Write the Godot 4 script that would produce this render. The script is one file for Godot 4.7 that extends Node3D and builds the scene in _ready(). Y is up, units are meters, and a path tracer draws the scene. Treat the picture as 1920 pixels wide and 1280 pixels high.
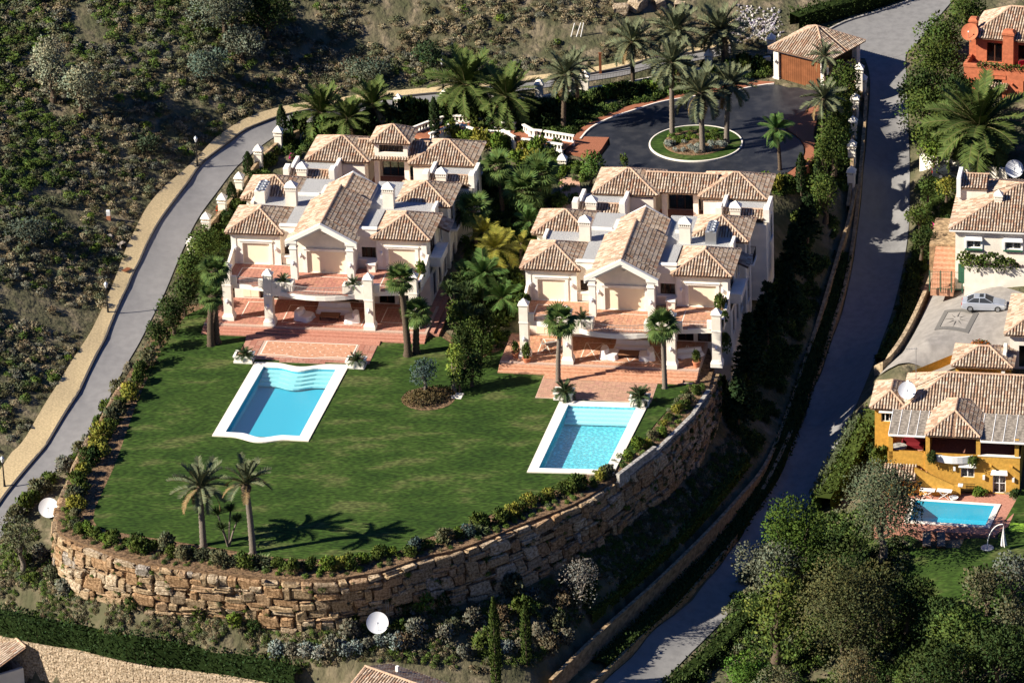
extends Node3D

const CX := [-48.99, -44.84, -42.21, -40.08, -38.23, -35.92, -32.73, -28.40, -23.88, -17.49, -7.08, 1.65, 9.25, 21.11, 31.96, -49.45, -50.12, -51.14, -52.29, -53.58, -55.05, -67.98, -65.26, -71.83, -41.37, -42.05, -42.82, -31.07, -31.28, -19.84, -19.76, -8.15, -8.00, 3.61, 3.82, 15.55, 15.97, 27.51, 28.29, 39.41, 40.50, 48.84, 64.44, 74.00, -19.85, 16.99, -55.77, 55.30, 40.97, 41.26, 40.79, 39.79, 37.95, 35.48, 32.64, 29.81, 26.49, 21.64, 16.03, 10.66, 5.47, -1.99, 44.12, 43.03, 41.74, 38.59, 45.50, 47.91, 44.74, 41.04, 38.07, 52.15, 46.31, 54.09, 59.80, 54.95, 68.00, 52.20, 35.41, 33.72, 39.51, 45.93, 50.82, 43.64, 36.15, 42.72, 33.17, 25.97, 27.47, 20.31, 36.75, 46.16, 14.71, 37.76, 53.52, 59.62, 53.59, 41.20, -42.90, -40.66, -33.31, -26.20, -19.10, -16.37, -11.56, -5.85, 2.37, 8.19, 12.96, 16.74, 19.02, 20.20, -45.62, -42.57, -40.70, -38.55, -36.48, -48.14, -58.09, -37.88, -28.05, -18.35, -8.78, -1.54, 2.96, 7.54, 13.34, 19.04, 23.47, 26.31, 29.15, 31.97, 34.30, 36.33, 4.35, 7.68, 12.44, 17.34, 23.12, 27.18, 29.99, 32.26, -48.08, -18.45, -62.84, -13.69, -21.89, -26.20, -29.32, -30.55, -33.07, -16.82, -9.39, -2.53, 3.03, 7.70, 16.21, 8.57, 28.64, 30.49, 26.44, 17.81, 36.17, 19.52, 0.66, -0.09, -1.91, -4.19, -5.31, 26.60, 25.00, 23.60, -45.04, -35.04, -25.75, -50.51, -45.40, -40.33, -35.31, -30.35, -25.93, -42.54, -28.15]
const CZ := [23.99, 14.24, 5.10, -4.93, -15.23, -24.61, -36.45, -44.31, -48.62, -52.54, -54.06, -55.52, -57.04, -61.18, -65.45, 16.76, 4.99, -11.70, -29.94, -49.99, -72.17, -24.37, 7.85, -65.91, -26.53, -43.52, -62.18, -48.53, -63.55, -59.75, -67.55, -61.70, -68.90, -63.67, -68.94, -67.61, -76.37, -69.62, -81.90, -69.91, -83.26, -75.31, -80.61, -62.72, -95.45, -96.93, -88.06, -109.83, -60.37, -50.25, -41.63, -33.44, -25.00, -15.23, -6.98, 2.16, 11.68, 22.90, 32.82, 41.66, 50.17, 62.35, -56.32, -41.17, -30.19, -52.72, -34.52, -9.42, -4.59, 0.73, 4.51, -49.84, -48.86, -31.29, -19.07, -1.08, -39.70, -23.95, 11.05, 12.46, 22.37, 24.04, 25.56, 31.36, 31.43, 40.10, 37.06, 33.83, 46.84, 44.46, 51.20, 52.85, 58.70, 65.16, 51.21, 23.68, 10.58, 4.66, 35.34, 39.54, 43.57, 45.48, 47.81, 47.43, 46.29, 43.91, 39.16, 32.39, 25.33, 18.42, 11.32, 5.22, 29.31, 21.41, 16.17, 7.83, 0.98, 36.43, 35.62, 43.59, 46.87, 50.05, 50.22, 47.80, 42.14, 37.01, 28.58, 15.93, 2.53, -8.34, -18.01, -26.33, -31.26, -35.43, 48.64, 42.15, 34.35, 27.56, 15.86, 1.96, -7.42, -15.96, 40.20, 51.77, 44.13, 58.26, -40.71, -32.01, -24.66, -12.56, -8.29, -45.42, -45.93, -46.49, -38.77, -44.21, -43.35, -35.32, -42.10, -28.16, -52.67, -53.55, -44.08, -30.18, -32.74, -23.93, -13.81, -3.00, 3.83, -19.54, -11.96, -7.21, 41.71, 46.01, 48.81, 39.57, 41.80, 44.20, 46.57, 48.63, 50.35, 55.60, 56.69]
const CW := [-0.0371, -0.1110, -0.1389, -0.1342, -0.1194, -0.0990, -0.1565, -0.1783, -0.1090, -0.0711, -0.0473, -0.0164, -0.0003, 0.0118, -0.0129, -0.0026, 0.1091, 0.0993, 0.0486, -0.0126, -0.1685, 0.0889, 0.0629, 0.0504, 0.0239, 0.1040, 0.0140, 0.1008, 0.1644, -0.1757, 0.0560, -0.0592, 0.0485, -0.1345, 0.1587, -0.0587, -0.0109, 0.0081, -0.0351, 0.0116, 0.0086, -0.1018, 0.0144, 0.0719, -0.0117, 0.1510, 0.1148, -0.1225, -0.0193, -0.3007, -0.4055, -0.7155, -0.2046, -0.0634, -0.2847, -0.4074, -0.3513, -0.3524, -0.2964, -0.2227, -0.2917, -0.0613, -0.0178, -0.2582, -0.2258, 0.1572, 0.6304, 0.1183, 0.1048, 0.4315, 0.6462, -0.0156, 0.2289, 0.1771, 0.1345, 0.0337, 0.0049, -0.1792, 0.5062, -0.3491, 0.0530, -0.0530, -0.0880, 0.0041, 0.1499, 0.0255, 0.0145, 0.1344, -0.0595, 0.0204, 0.0774, -0.0385, 0.1565, -0.0131, 0.1241, 0.0056, -0.0588, -0.5822, -0.1468, 0.3557, 0.2690, 0.1148, 0.3166, 0.0106, 0.0383, -0.0249, 0.1642, 0.2365, 0.1733, 0.3460, 0.2294, 0.2534, -0.1348, -0.0788, 0.0320, 0.0330, 0.0392, 0.5353, 0.4928, 1.3019, 0.8778, 0.2802, -0.0282, 0.1754, 0.1006, 0.3027, 0.3992, -0.1208, -0.0919, -0.6868, -0.8139, -0.7841, -0.1221, 0.6483, -0.0037, -0.2511, -0.3990, -0.3162, -0.1209, -0.1290, -0.1065, -0.1249, 1.4130, -0.3815, -0.2185, 0.0806, 0.0417, 0.0473, 0.0167, 0.0242, 0.0390, 0.0948, 0.0364, 0.0216, 0.0170, -0.0090, -0.0097, 0.0133, -0.0539, 1.0310, -0.0420, -0.0426, 0.3445, -0.0853, 0.0511, -0.0452, -0.0401, -0.0158, -0.0145, 0.9218, 0.6643, 0.4404, 6.2503, 2.7110, 0.4373, -1.4811, -6.7336, -1.5311, -3.1893, -0.9073, -1.1181, 0.3546, 0.2059, 0.3662, -0.0403, -0.2101]
const GX := 281
const GZ := 331
const G0 := Vector2(-135.0, -205.0)
var grid := PackedFloat32Array()
var rng := RandomNumberGenerator.new()
var M := {}
var used := {}
var lawn_rim := []
var road_wall := []
var kerb_wall := []
var cache := {}

# ---------------------------------------------------------------- mesh collector
class MB:
	var v := PackedVector3Array()
	var n := PackedVector3Array()
	var c := PackedColorArray()
	var col := Color(1, 1, 1)
	func t3(a: Vector3, b: Vector3, d: Vector3, na: Vector3, nb: Vector3, nd: Vector3) -> void:
		v.append(a); v.append(b); v.append(d)
		n.append(na); n.append(nb); n.append(nd)
		c.append(col); c.append(col); c.append(col)
	func tri(a: Vector3, b: Vector3, d: Vector3, out: Vector3) -> void:
		var nn := (d - a).cross(b - a).normalized()
		if nn.dot(out) < 0.0:
			t3(a, d, b, -nn, -nn, -nn)
		else:
			t3(a, b, d, nn, nn, nn)
	func quad(a: Vector3, b: Vector3, d: Vector3, e: Vector3, out: Vector3) -> void:
		tri(a, b, d, out); tri(a, d, e, out)
	func box(lo: Vector3, hi: Vector3, t := Transform3D()) -> void:
		var p := []
		for k in 8:
			p.append(t * Vector3(hi.x if k & 1 else lo.x, hi.y if k & 2 else lo.y, hi.z if k & 4 else lo.z))
		var b := t.basis
		quad(p[0], p[1], p[3], p[2], -b.z); quad(p[4], p[5], p[7], p[6], b.z)
		quad(p[0], p[2], p[6], p[4], -b.x); quad(p[1], p[3], p[7], p[5], b.x)
		quad(p[0], p[1], p[5], p[4], -b.y); quad(p[2], p[3], p[7], p[6], b.y)
	func chamfer(lo: Vector3, hi: Vector3, e: float, t := Transform3D()) -> void:
		# a box whose top edges are bevelled
		var y := hi.y - e
		box(lo, Vector3(hi.x, y, hi.z), t)
		var a := [Vector3(lo.x, y, lo.z), Vector3(hi.x, y, lo.z), Vector3(hi.x, y, hi.z), Vector3(lo.x, y, hi.z)]
		var b := [Vector3(lo.x + e, hi.y, lo.z + e), Vector3(hi.x - e, hi.y, lo.z + e), Vector3(hi.x - e, hi.y, hi.z - e), Vector3(lo.x + e, hi.y, hi.z - e)]
		var m := (lo + hi) * 0.5
		for k in 4:
			var j: int = (k + 1) % 4
			var o: Vector3 = (a[k] + a[j]) * 0.5 - m
			quad(t * a[k], t * a[j], t * b[j], t * b[k], t.basis * (o + Vector3(0, 0.3, 0)))
		quad(t * b[0], t * b[1], t * b[2], t * b[3], t.basis.y)
	func frustum(lo: Vector3, hi: Vector3, sx: float, sz: float, t := Transform3D()) -> void:
		# box tapering to sx, sz half sizes at the top
		var m := (lo + hi) * 0.5
		var a := [Vector3(lo.x, lo.y, lo.z), Vector3(hi.x, lo.y, lo.z), Vector3(hi.x, lo.y, hi.z), Vector3(lo.x, lo.y, hi.z)]
		var b := [Vector3(m.x - sx, hi.y, m.z - sz), Vector3(m.x + sx, hi.y, m.z - sz), Vector3(m.x + sx, hi.y, m.z + sz), Vector3(m.x - sx, hi.y, m.z + sz)]
		for k in 4:
			var j: int = (k + 1) % 4
			quad(t * a[k], t * a[j], t * b[j], t * b[k], t.basis * ((a[k] + a[j]) * 0.5 - m + Vector3(0, 0.2, 0)))
		if sx > 0.01:
			quad(t * b[0], t * b[1], t * b[2], t * b[3], t.basis.y)
		quad(t * a[0], t * a[1], t * a[2], t * a[3], -t.basis.y)
	func prism(poly: PackedVector2Array, y0: float, y1: float, top := true, bottom := false) -> void:
		var m := Vector2()
		for q in poly: m += q
		m /= poly.size()
		var ccw := 0.0
		for k in poly.size():
			var q := poly[k]; var r := poly[(k + 1) % poly.size()]
			ccw += q.x * r.y - r.x * q.y
		for k in poly.size():
			var q := poly[k]; var r := poly[(k + 1) % poly.size()]
			var d := r - q
			var o := Vector3(d.y, 0, -d.x) * signf(ccw)
			quad(Vector3(q.x, y0, q.y), Vector3(r.x, y0, r.y), Vector3(r.x, y1, r.y), Vector3(q.x, y1, q.y), o)
		var ids := Geometry2D.triangulate_polygon(poly)
		for k in range(0, ids.size(), 3):
			var a := poly[ids[k]]; var b := poly[ids[k + 1]]; var d := poly[ids[k + 2]]
			if top: tri(Vector3(a.x, y1, a.y), Vector3(b.x, y1, b.y), Vector3(d.x, y1, d.y), Vector3.UP)
			if bottom: tri(Vector3(a.x, y0, a.y), Vector3(b.x, y0, b.y), Vector3(d.x, y0, d.y), Vector3.DOWN)
	func tube(path: Array, radii: Array, sides := 6, caps := true) -> void:
		var rings := []
		var nors := []
		var x := Vector3()
		for k in path.size():
			var a: Vector3 = path[maxi(k - 1, 0)]
			var b: Vector3 = path[mini(k + 1, path.size() - 1)]
			var d := (b - a).normalized()
			if k == 0: x = d.cross(Vector3(0.31, 0.12, 0.94)).normalized()
			x = (x - d * x.dot(d)).normalized()
			var y := d.cross(x)
			var ring := PackedVector3Array()
			var nr := PackedVector3Array()
			for j in sides:
				var f := TAU * j / sides
				var o := x * cos(f) + y * sin(f)
				nr.append(o); ring.append(path[k] + o * radii[k])
			rings.append(ring); nors.append(nr)
		for k in path.size() - 1:
			for j in sides:
				var i := (j + 1) % sides
				t3(rings[k][j], rings[k + 1][j], rings[k + 1][i], nors[k][j], nors[k + 1][j], nors[k + 1][i])
				t3(rings[k][j], rings[k + 1][i], rings[k][i], nors[k][j], nors[k + 1][i], nors[k][i])
		if caps:
			for e in [0, path.size() - 1]:
				var o: Vector3 = (path[e] - path[1 if e == 0 else e - 1])
				for j in range(1, sides - 1):
					tri(rings[e][0], rings[e][j], rings[e][j + 1], o)
	func lathe(prof: Array, at := Vector3(), sides := 10) -> void:
		# prof: Vector2(radius, height) from bottom to top
		for k in prof.size() - 1:
			var a: Vector2 = prof[k]; var b: Vector2 = prof[k + 1]
			var s := Vector2(b.y - a.y, a.x - b.x).normalized()
			for j in sides:
				var f := TAU * j / sides; var g := TAU * (j + 1) / sides
				var df := Vector3(cos(f), 0, sin(f)); var dg := Vector3(cos(g), 0, sin(g))
				var nf := df * s.x + Vector3(0, s.y, 0); var ng := dg * s.x + Vector3(0, s.y, 0)
				var p := at + df * a.x + Vector3(0, a.y, 0); var q := at + dg * a.x + Vector3(0, a.y, 0)
				var r := at + dg * b.x + Vector3(0, b.y, 0); var u := at + df * b.x + Vector3(0, b.y, 0)
				t3(p, r, u, nf, ng, nf)
				t3(p, q, r, nf, ng, ng)
	func sheet(rows: Array) -> void:
		# rows of points, smooth normals facing up
		var nr := []
		for i in rows.size():
			var a := PackedVector3Array()
			for j in rows[i].size():
				var du: Vector3 = rows[i][mini(j + 1, rows[i].size() - 1)] - rows[i][maxi(j - 1, 0)]
				var dv: Vector3 = rows[mini(i + 1, rows.size() - 1)][j] - rows[maxi(i - 1, 0)][j]
				var q := du.cross(dv).normalized()
				a.append(q if q.y >= 0.0 else -q)
			nr.append(a)
		for i in rows.size() - 1:
			for j in rows[i].size() - 1:
				_up(rows[i][j], rows[i][j + 1], rows[i + 1][j + 1], nr[i][j], nr[i][j + 1], nr[i + 1][j + 1])
				_up(rows[i][j], rows[i + 1][j + 1], rows[i + 1][j], nr[i][j], nr[i + 1][j + 1], nr[i + 1][j])
	func _up(a: Vector3, b: Vector3, d: Vector3, na: Vector3, nb: Vector3, nd: Vector3) -> void:
		if (d - a).cross(b - a).y >= 0.0: t3(a, b, d, na, nb, nd)
		else: t3(a, d, b, na, nd, nb)
	func mesh(m: Material) -> ArrayMesh:
		var am := ArrayMesh.new()
		if v.is_empty(): return am
		var arr := []
		arr.resize(Mesh.ARRAY_MAX)
		arr[Mesh.ARRAY_VERTEX] = v; arr[Mesh.ARRAY_NORMAL] = n; arr[Mesh.ARRAY_COLOR] = c
		am.add_surface_from_arrays(Mesh.PRIMITIVE_TRIANGLES, arr)
		am.surface_set_material(0, m)
		return am

# ---------------------------------------------------------------- nodes
func numbered(called: String) -> String:
	used[called] = used.get(called, 0) + 1
	return called if used[called] == 1 else "%s_%03d" % [called, used[called] - 1]

func thing(called: String, label: String, category: String, at := Vector3(), turn := 0.0, group := "") -> Node3D:
	var o := Node3D.new()
	o.name = numbered(called); add_child(o)
	o.position = at; o.rotation.y = turn
	tag(o, label, category, group)
	return o

func tag(o: Node, label: String, category: String, group := "") -> void:
	o.set_meta("label", label); o.set_meta("category", category)
	if group != "": o.set_meta("group", group)

func part(called: String, mesh: Mesh, parent: Node, t := Transform3D()) -> MeshInstance3D:
	var o := MeshInstance3D.new()
	o.name = called; o.mesh = mesh; o.transform = t
	parent.add_child(o, true)
	return o

func stuffed(o: Node, label := "") -> Node:
	o.set_meta("kind", "stuff")
	if label != "": o.set_meta("label", label)
	return o

func ground(called: String, label: String, mesh: Mesh) -> MeshInstance3D:
	var o := MeshInstance3D.new()
	o.name = numbered(called); o.mesh = mesh; add_child(o)
	o.set_meta("kind", "structure"); o.set_meta("label", label); o.set_meta("category", called.replace("_", " "))
	return o

# ---------------------------------------------------------------- materials
func lin(r: float, g: float, b: float) -> Color:
	return Color(r, g, b).linear_to_srgb()

func ntex(freq: float, oct: int, ramp: Array, size := 512, sd := 1, cell := false) -> NoiseTexture2D:
	var f := FastNoiseLite.new()
	f.seed = sd; f.frequency = freq; f.fractal_octaves = oct
	f.noise_type = FastNoiseLite.TYPE_CELLULAR if cell else FastNoiseLite.TYPE_SIMPLEX_SMOOTH
	f.fractal_gain = 0.6
	var g := Gradient.new()
	var offs := PackedFloat32Array(); var cols := PackedColorArray()
	for k in ramp.size():
		offs.append(0.22 + 0.56 * k / maxf(1.0, ramp.size() - 1)); cols.append(ramp[k])
	g.offsets = offs; g.colors = cols
	var t := NoiseTexture2D.new()
	t.width = size; t.height = size; t.seamless = true; t.noise = f; t.color_ramp = g; t.normalize = true
	return t

func mat(called: String, c: Color, rough := 0.85, tex: Texture2D = null, metres := 4.0) -> StandardMaterial3D:
	var m := StandardMaterial3D.new()
	m.resource_name = called
	m.albedo_color = c; m.roughness = rough; m.vertex_color_use_as_albedo = true
	m.metallic_specular = 0.3
	if tex:
		m.albedo_texture = tex
		m.uv1_triplanar = true; m.uv1_world_triplanar = true
		m.uv1_scale = Vector3.ONE / metres
	M[called] = m
	return m

func grey(a: float, b: float) -> Array:
	return [Color(a, a, a), Color(b, b, b)]

func relief(m: StandardMaterial3D, t: Texture2D, s: float) -> void:
	m.normal_enabled = true; m.normal_texture = t; m.normal_scale = s

func bumps(freq: float, oct: int, size := 512, strength := 6.0, sd := 5) -> NoiseTexture2D:
	var t := ntex(freq, oct, grey(0, 1), size, sd)
	t.color_ramp = null; t.as_normal_map = true; t.bump_strength = strength
	return t

func make_materials() -> void:
	var fine := ntex(0.03, 4, grey(0.80, 1.0), 512, 3)
	var mottle := ntex(0.012, 5, grey(0.62, 1.0), 512, 4)
	var speck := ntex(0.12, 3, grey(0.55, 1.0), 512, 6)
	var nb := bumps(0.06, 4)
	mat("stucco", lin(0.87, 0.80, 0.68), 0.9, ntex(0.006, 4, grey(0.94, 1.0), 512, 8), 5.1)
	mat("trim", lin(0.88, 0.83, 0.735), 0.85, ntex(0.006, 4, grey(0.95, 1.0), 512, 9), 4.3)
	mat("white", lin(0.80, 0.79, 0.76), 0.7)
	mat("shutter", lin(0.84, 0.74, 0.55), 0.6)
	mat("gravel", lin(0.78, 0.77, 0.74), 0.95, ntex(0.09, 4, grey(0.50, 1.0), 512, 11), 2.6)
	relief(M.gravel, nb, 1.2)
	mat("tile", Color(1, 1, 1), 0.9, ntex(0.05, 4, grey(0.70, 1.0), 512, 12), 1.7)
	mat("pan", lin(0.34, 0.21, 0.135), 0.95, mottle, 1.3)
	mat("mortar", lin(0.72, 0.52, 0.36), 0.9, fine, 1.0)
	mat("wood", lin(0.10, 0.045, 0.025), 0.55)
	mat("gate_wood", lin(0.24, 0.09, 0.038), 0.5, ntex(0.01, 3, grey(0.85, 1.0), 256, 14), 3.1)
	mat("iron", lin(0.04, 0.038, 0.036), 0.5)
	M.iron.metallic = 0.6
	mat("rail", lin(0.30, 0.27, 0.25), 0.55)
	mat("glass", Color(0.05, 0.06, 0.07, 0.35), 0.06)
	M.glass.transparency = BaseMaterial3D.TRANSPARENCY_ALPHA
	M.glass.vertex_color_use_as_albedo = false
	mat("dark_room", lin(0.05, 0.045, 0.04), 0.9)
	mat("curtain", lin(0.70, 0.68, 0.64), 0.9)
	mat("terracotta", lin(0.50, 0.24, 0.17), 0.8, ntex(0.02, 5, [Color(0.88, 0.86, 0.85), Color(0.95, 0.94, 0.93), Color(1, 1, 1)], 512, 16), 3.7)
	mat("terracotta_pale", lin(0.60, 0.33, 0.21), 0.85, ntex(0.014, 5, [Color(0.86, 0.83, 0.8), Color(0.94, 0.92, 0.9), Color(1, 1, 1)], 512, 17), 3.3)
	mat("paver", lin(0.62, 0.37, 0.25), 0.85, fine, 2.2)
	mat("red_paver", lin(0.52, 0.20, 0.11), 0.85, speck, 2.0)
	mat("grout", lin(0.62, 0.45, 0.35), 0.9, fine, 1.5)
	mat("inlay", lin(0.76, 0.68, 0.58), 0.8)
	mat("stone_white", lin(0.84, 0.77, 0.66), 0.75, ntex(0.02, 4, grey(0.95, 1.0), 256, 18), 1.9)
	mat("asphalt", lin(0.235, 0.23, 0.228), 0.9, ntex(0.012, 6, [Color(0.93, 0.925, 0.92), Color(0.965, 0.96, 0.955), Color(1, 0.995, 0.985)], 1024, 19), 17.0)
	mat("asphalt_pale", lin(0.225, 0.222, 0.218), 0.9, ntex(0.012, 6, [Color(0.90, 0.895, 0.89), Color(0.96, 0.955, 0.95), Color(1, 0.995, 0.985)], 1024, 20), 15.0)
	mat("asphalt_black", lin(0.042, 0.045, 0.052), 0.42, ntex(0.008, 6, [Color(0.72, 0.73, 0.75), Color(0.82, 0.82, 0.83), Color(1, 0.98, 0.95)], 1024, 21), 19.0)
	mat("sidewalk", lin(0.66, 0.51, 0.285), 0.9, ntex(0.02, 5, grey(0.82, 1.0), 512, 22), 3.0)
	mat("kerb", lin(0.11, 0.10, 0.095), 0.9, fine, 1.0)
	mat("concrete", lin(0.50, 0.47, 0.42), 0.9, mottle, 3.0)
	mat("court", lin(0.31, 0.285, 0.255), 0.9, ntex(0.012, 6, grey(0.88, 1.0), 512, 23), 7.0)
	mat("court_dark", lin(0.185, 0.175, 0.16), 0.9, fine, 1.0)
	mat("lawn", Color(1, 1, 1), 0.95, ntex(0.006, 6, [lin(0.033, 0.074, 0.0095), lin(0.045, 0.092, 0.012), lin(0.057, 0.109, 0.016), lin(0.120, 0.146, 0.042)], 1024, 24), 23.0)
	M.lawn.uv1_scale = Vector3(1.0 / 61.0, 1.0 / 40.0, 1.0 / 27.0)
	M.lawn.uv1_offset = Vector3(0.37, 0.0, 0.21)
	M.lawn.detail_enabled = true
	M.lawn.detail_albedo = ntex(0.15, 3, grey(0.6, 1.0), 512, 25)
	M.lawn.detail_blend_mode = BaseMaterial3D.BLEND_MODE_MUL
	M.lawn.uv2_triplanar = true; M.lawn.uv2_world_triplanar = true; M.lawn.uv2_scale = Vector3.ONE / 5.0
	mat("soil", lin(0.27, 0.185, 0.115), 0.98, ntex(0.02, 6, [Color(0.55, 0.52, 0.5), Color(0.85, 0.82, 0.78), Color(1, 0.97, 0.92)], 512, 26), 5.0)
	relief(M.soil, nb, 1.5)
	mat("hill", Color(1, 1, 1), 0.98, ntex(0.008, 7, [lin(0.062, 0.065, 0.031), lin(0.080, 0.079, 0.041), lin(0.115, 0.10, 0.058), lin(0.22, 0.175, 0.115)], 1024, 27), 31.0)
	relief(M.hill, nb, 0.7)
	mat("wall_brown", lin(0.47, 0.33, 0.19), 0.95, ntex(0.012, 6, grey(0.62, 1.0), 512, 28), 4.0)
	mat("wall_beige", lin(0.58, 0.44, 0.28), 0.95, mottle, 3.0)
	mat("red_house", lin(0.56, 0.175, 0.085), 0.9, ntex(0.012, 5, grey(0.85, 1.0), 512, 29), 3.0)
	mat("yellow_house", lin(0.66, 0.37, 0.07), 0.9, ntex(0.012, 5, grey(0.86, 1.0), 512, 30), 3.0)
	mat("canvas_roof", lin(0.36, 0.31, 0.25), 0.6, ntex(0.015, 5, grey(0.7, 1.0), 256, 31), 2.0)
	mat("cloth", lin(0.78, 0.75, 0.73), 0.95)
	mat("clay", lin(0.48, 0.19, 0.10), 0.85)
	mat("bark", lin(0.20, 0.145, 0.10), 0.95, ntex(0.05, 4, grey(0.45, 1.0), 256, 32), 1.1)
	mat("bark_pale", lin(0.33, 0.275, 0.22), 0.95, ntex(0.05, 4, grey(0.55, 1.0), 256, 33), 1.0)
	mat("steel_grey", lin(0.42, 0.44, 0.46), 0.4)
	M.steel_grey.metallic = 0.7
	mat("dish", lin(0.78, 0.79, 0.80), 0.5)
	mat("rust", lin(0.20, 0.07, 0.03), 0.8)
	mat("car_silver", lin(0.50, 0.54, 0.60), 0.3)
	M.car_silver.metallic = 0.35; M.car_silver.clearcoat_enabled = true; M.car_silver.clearcoat = 0.8; M.car_silver.clearcoat_roughness = 0.08
	mat("car_dark", lin(0.02, 0.025, 0.03), 0.3)
	M.car_dark.clearcoat_enabled = true
	mat("tyre", lin(0.02, 0.02, 0.02), 0.8)
	mat("lamp_red", lin(0.45, 0.03, 0.02), 0.3)
	mat("leaf", Color(1, 1, 1), 0.6)
	M.leaf.backlight_enabled = true; M.leaf.backlight = Color(0.10, 0.13, 0.04)
	M.leaf.metallic_specular = 0.12
	mat("petal", Color(1, 1, 1), 0.7)
	mat("water", Color(0.75, 0.92, 0.98, 0.04), 0.04)
	M.water.transparency = BaseMaterial3D.TRANSPARENCY_ALPHA
	M.water.vertex_color_use_as_albedo = false
	relief(M.water, bumps(0.02, 3, 512, 3.0, 9), 0.22)
	mat("water_lively", Color(0.75, 0.92, 0.98, 0.04), 0.03)
	M.water_lively.transparency = BaseMaterial3D.TRANSPARENCY_ALPHA
	M.water_lively.vertex_color_use_as_albedo = false
	relief(M.water_lively, bumps(0.05, 2, 512, 8.0, 12), 1.0)
	M.water_lively.uv1_triplanar = true; M.water_lively.uv1_world_triplanar = true; M.water_lively.uv1_scale = Vector3.ONE / 6.0
	M.water.uv1_triplanar = true; M.water.uv1_world_triplanar = true; M.water.uv1_scale = Vector3.ONE / 5.0
	mat("pool_blue", lin(0.045, 0.43, 0.58), 0.5, ntex(0.05, 3, grey(0.88, 1.0), 256, 35), 1.0)
	mat("pool_step", lin(0.28, 0.66, 0.68), 0.5, ntex(0.05, 3, grey(0.9, 1.0), 256, 36), 1.0)
	mat("pool_cyan", lin(0.14, 0.70, 0.82), 0.5, ntex(0.09, 1, grey(0.78, 1.0), 256, 37, true), 7.0)  # paler and darker cells paint the glitter of rippling light into the basin colour
	mat("pool_pale", lin(0.42, 0.80, 0.86), 0.5, ntex(0.05, 3, grey(0.9, 1.0), 256, 38), 1.0)
	var k := 0
	for c in [lin(0.55, 0.42, 0.27), lin(0.50, 0.33, 0.19), lin(0.62, 0.51, 0.37), lin(0.42, 0.33, 0.23), lin(0.50, 0.46, 0.41), lin(0.54, 0.38, 0.24), lin(0.70, 0.57, 0.42)]:
		mat("stone_%s" % "abcdefg"[k], c, 0.95, ntex(0.02, 6, [Color(0.5, 0.46, 0.42), Color(0.82, 0.79, 0.75), Color(1, 1, 1)], 256, 40 + k), 1.6)
		relief(M["stone_%s" % "abcdefg"[k]], nb, 1.6)
		k += 1
	k = 0
	for c in [lin(0.50, 0.24, 0.17), lin(0.45, 0.20, 0.14), lin(0.54, 0.28, 0.20), lin(0.48, 0.25, 0.18)]:
		mat("floor_%s" % "abcd"[k], c, 0.75, ntex(0.03, 4, grey(0.8, 1.0), 256, 60 + k), 1.3)
		k += 1

# ---------------------------------------------------------------- terrain
func height_exact(x: float, z: float) -> float:
	var n := CX.size()
	var s: float = CW[n] + CW[n + 1] * x + CW[n + 2] * z
	for k in n:
		var dx: float = x - CX[k]; var dz: float = z - CZ[k]
		s -= sqrt(dx * dx + dz * dz) * CW[k]
	return s

func H(x: float, z: float) -> float:
	var u := clampf(x - G0.x, 0.0, GX - 1.001); var w := clampf(z - G0.y, 0.0, GZ - 1.001)
	var i := int(u); var j := int(w)
	u -= i; w -= j
	var a := grid[j * GX + i]; var b := grid[j * GX + i + 1]
	var c := grid[(j + 1) * GX + i]; var d := grid[(j + 1) * GX + i + 1]
	return lerpf(lerpf(a, b, u), lerpf(c, d, u), w)

func on(p: Vector3, up := 0.0) -> Vector3:
	return Vector3(p.x, H(p.x, p.z) + up, p.z)

func flat(y: float, a: Array) -> Array:
	# pairs of x, z at one height
	var r := []
	for k in range(0, a.size(), 2): r.append(Vector3(a[k], y, a[k + 1]))
	return r

func laid(a: Array) -> Array:
	# pairs of x, z on the terrain
	var r := []
	for k in range(0, a.size(), 2): r.append(Vector3(a[k], H(a[k], a[k + 1]), a[k + 1]))
	return r

func xz(a: Array) -> PackedVector2Array:
	var r := PackedVector2Array()
	for p in a: r.append(Vector2(p.x, p.z))
	return r

func smooth(a: Array, step := 1.0, closed := false) -> Array:
	# Catmull-Rom through the points, resampled about every step metres
	var r := []
	var n := a.size()
	for k in (n if closed else n - 1):
		var p0: Vector3 = a[(k - 1 + n) % n] if closed or k > 0 else a[0]
		var p1: Vector3 = a[k]
		var p2: Vector3 = a[(k + 1) % n]
		var p3: Vector3 = a[(k + 2) % n] if closed or k + 2 < n else a[n - 1]
		var m := maxi(1, int(p1.distance_to(p2) / step))
		for i in m: r.append(p1.cubic_interpolate(p2, p0, p3, float(i) / m))
	if not closed: r.append(a[n - 1])
	return r

func resample(a: Array, n: int) -> Array:
	var acc := [0.0]
	for k in a.size() - 1: acc.append(acc[k] + (a[k + 1] - a[k]).length())
	var r := []
	var k := 0
	for i in n:
		var s: float = acc[-1] * i / (n - 1)
		while k < a.size() - 2 and acc[k + 1] < s: k += 1
		r.append(a[k].lerp(a[k + 1], clampf((s - acc[k]) / maxf(0.0001, acc[k + 1] - acc[k]), 0, 1)))
	return r

func length_of(a: Array) -> float:
	var s := 0.0
	for k in a.size() - 1: s += (a[k + 1] - a[k]).length()
	return s

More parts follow.
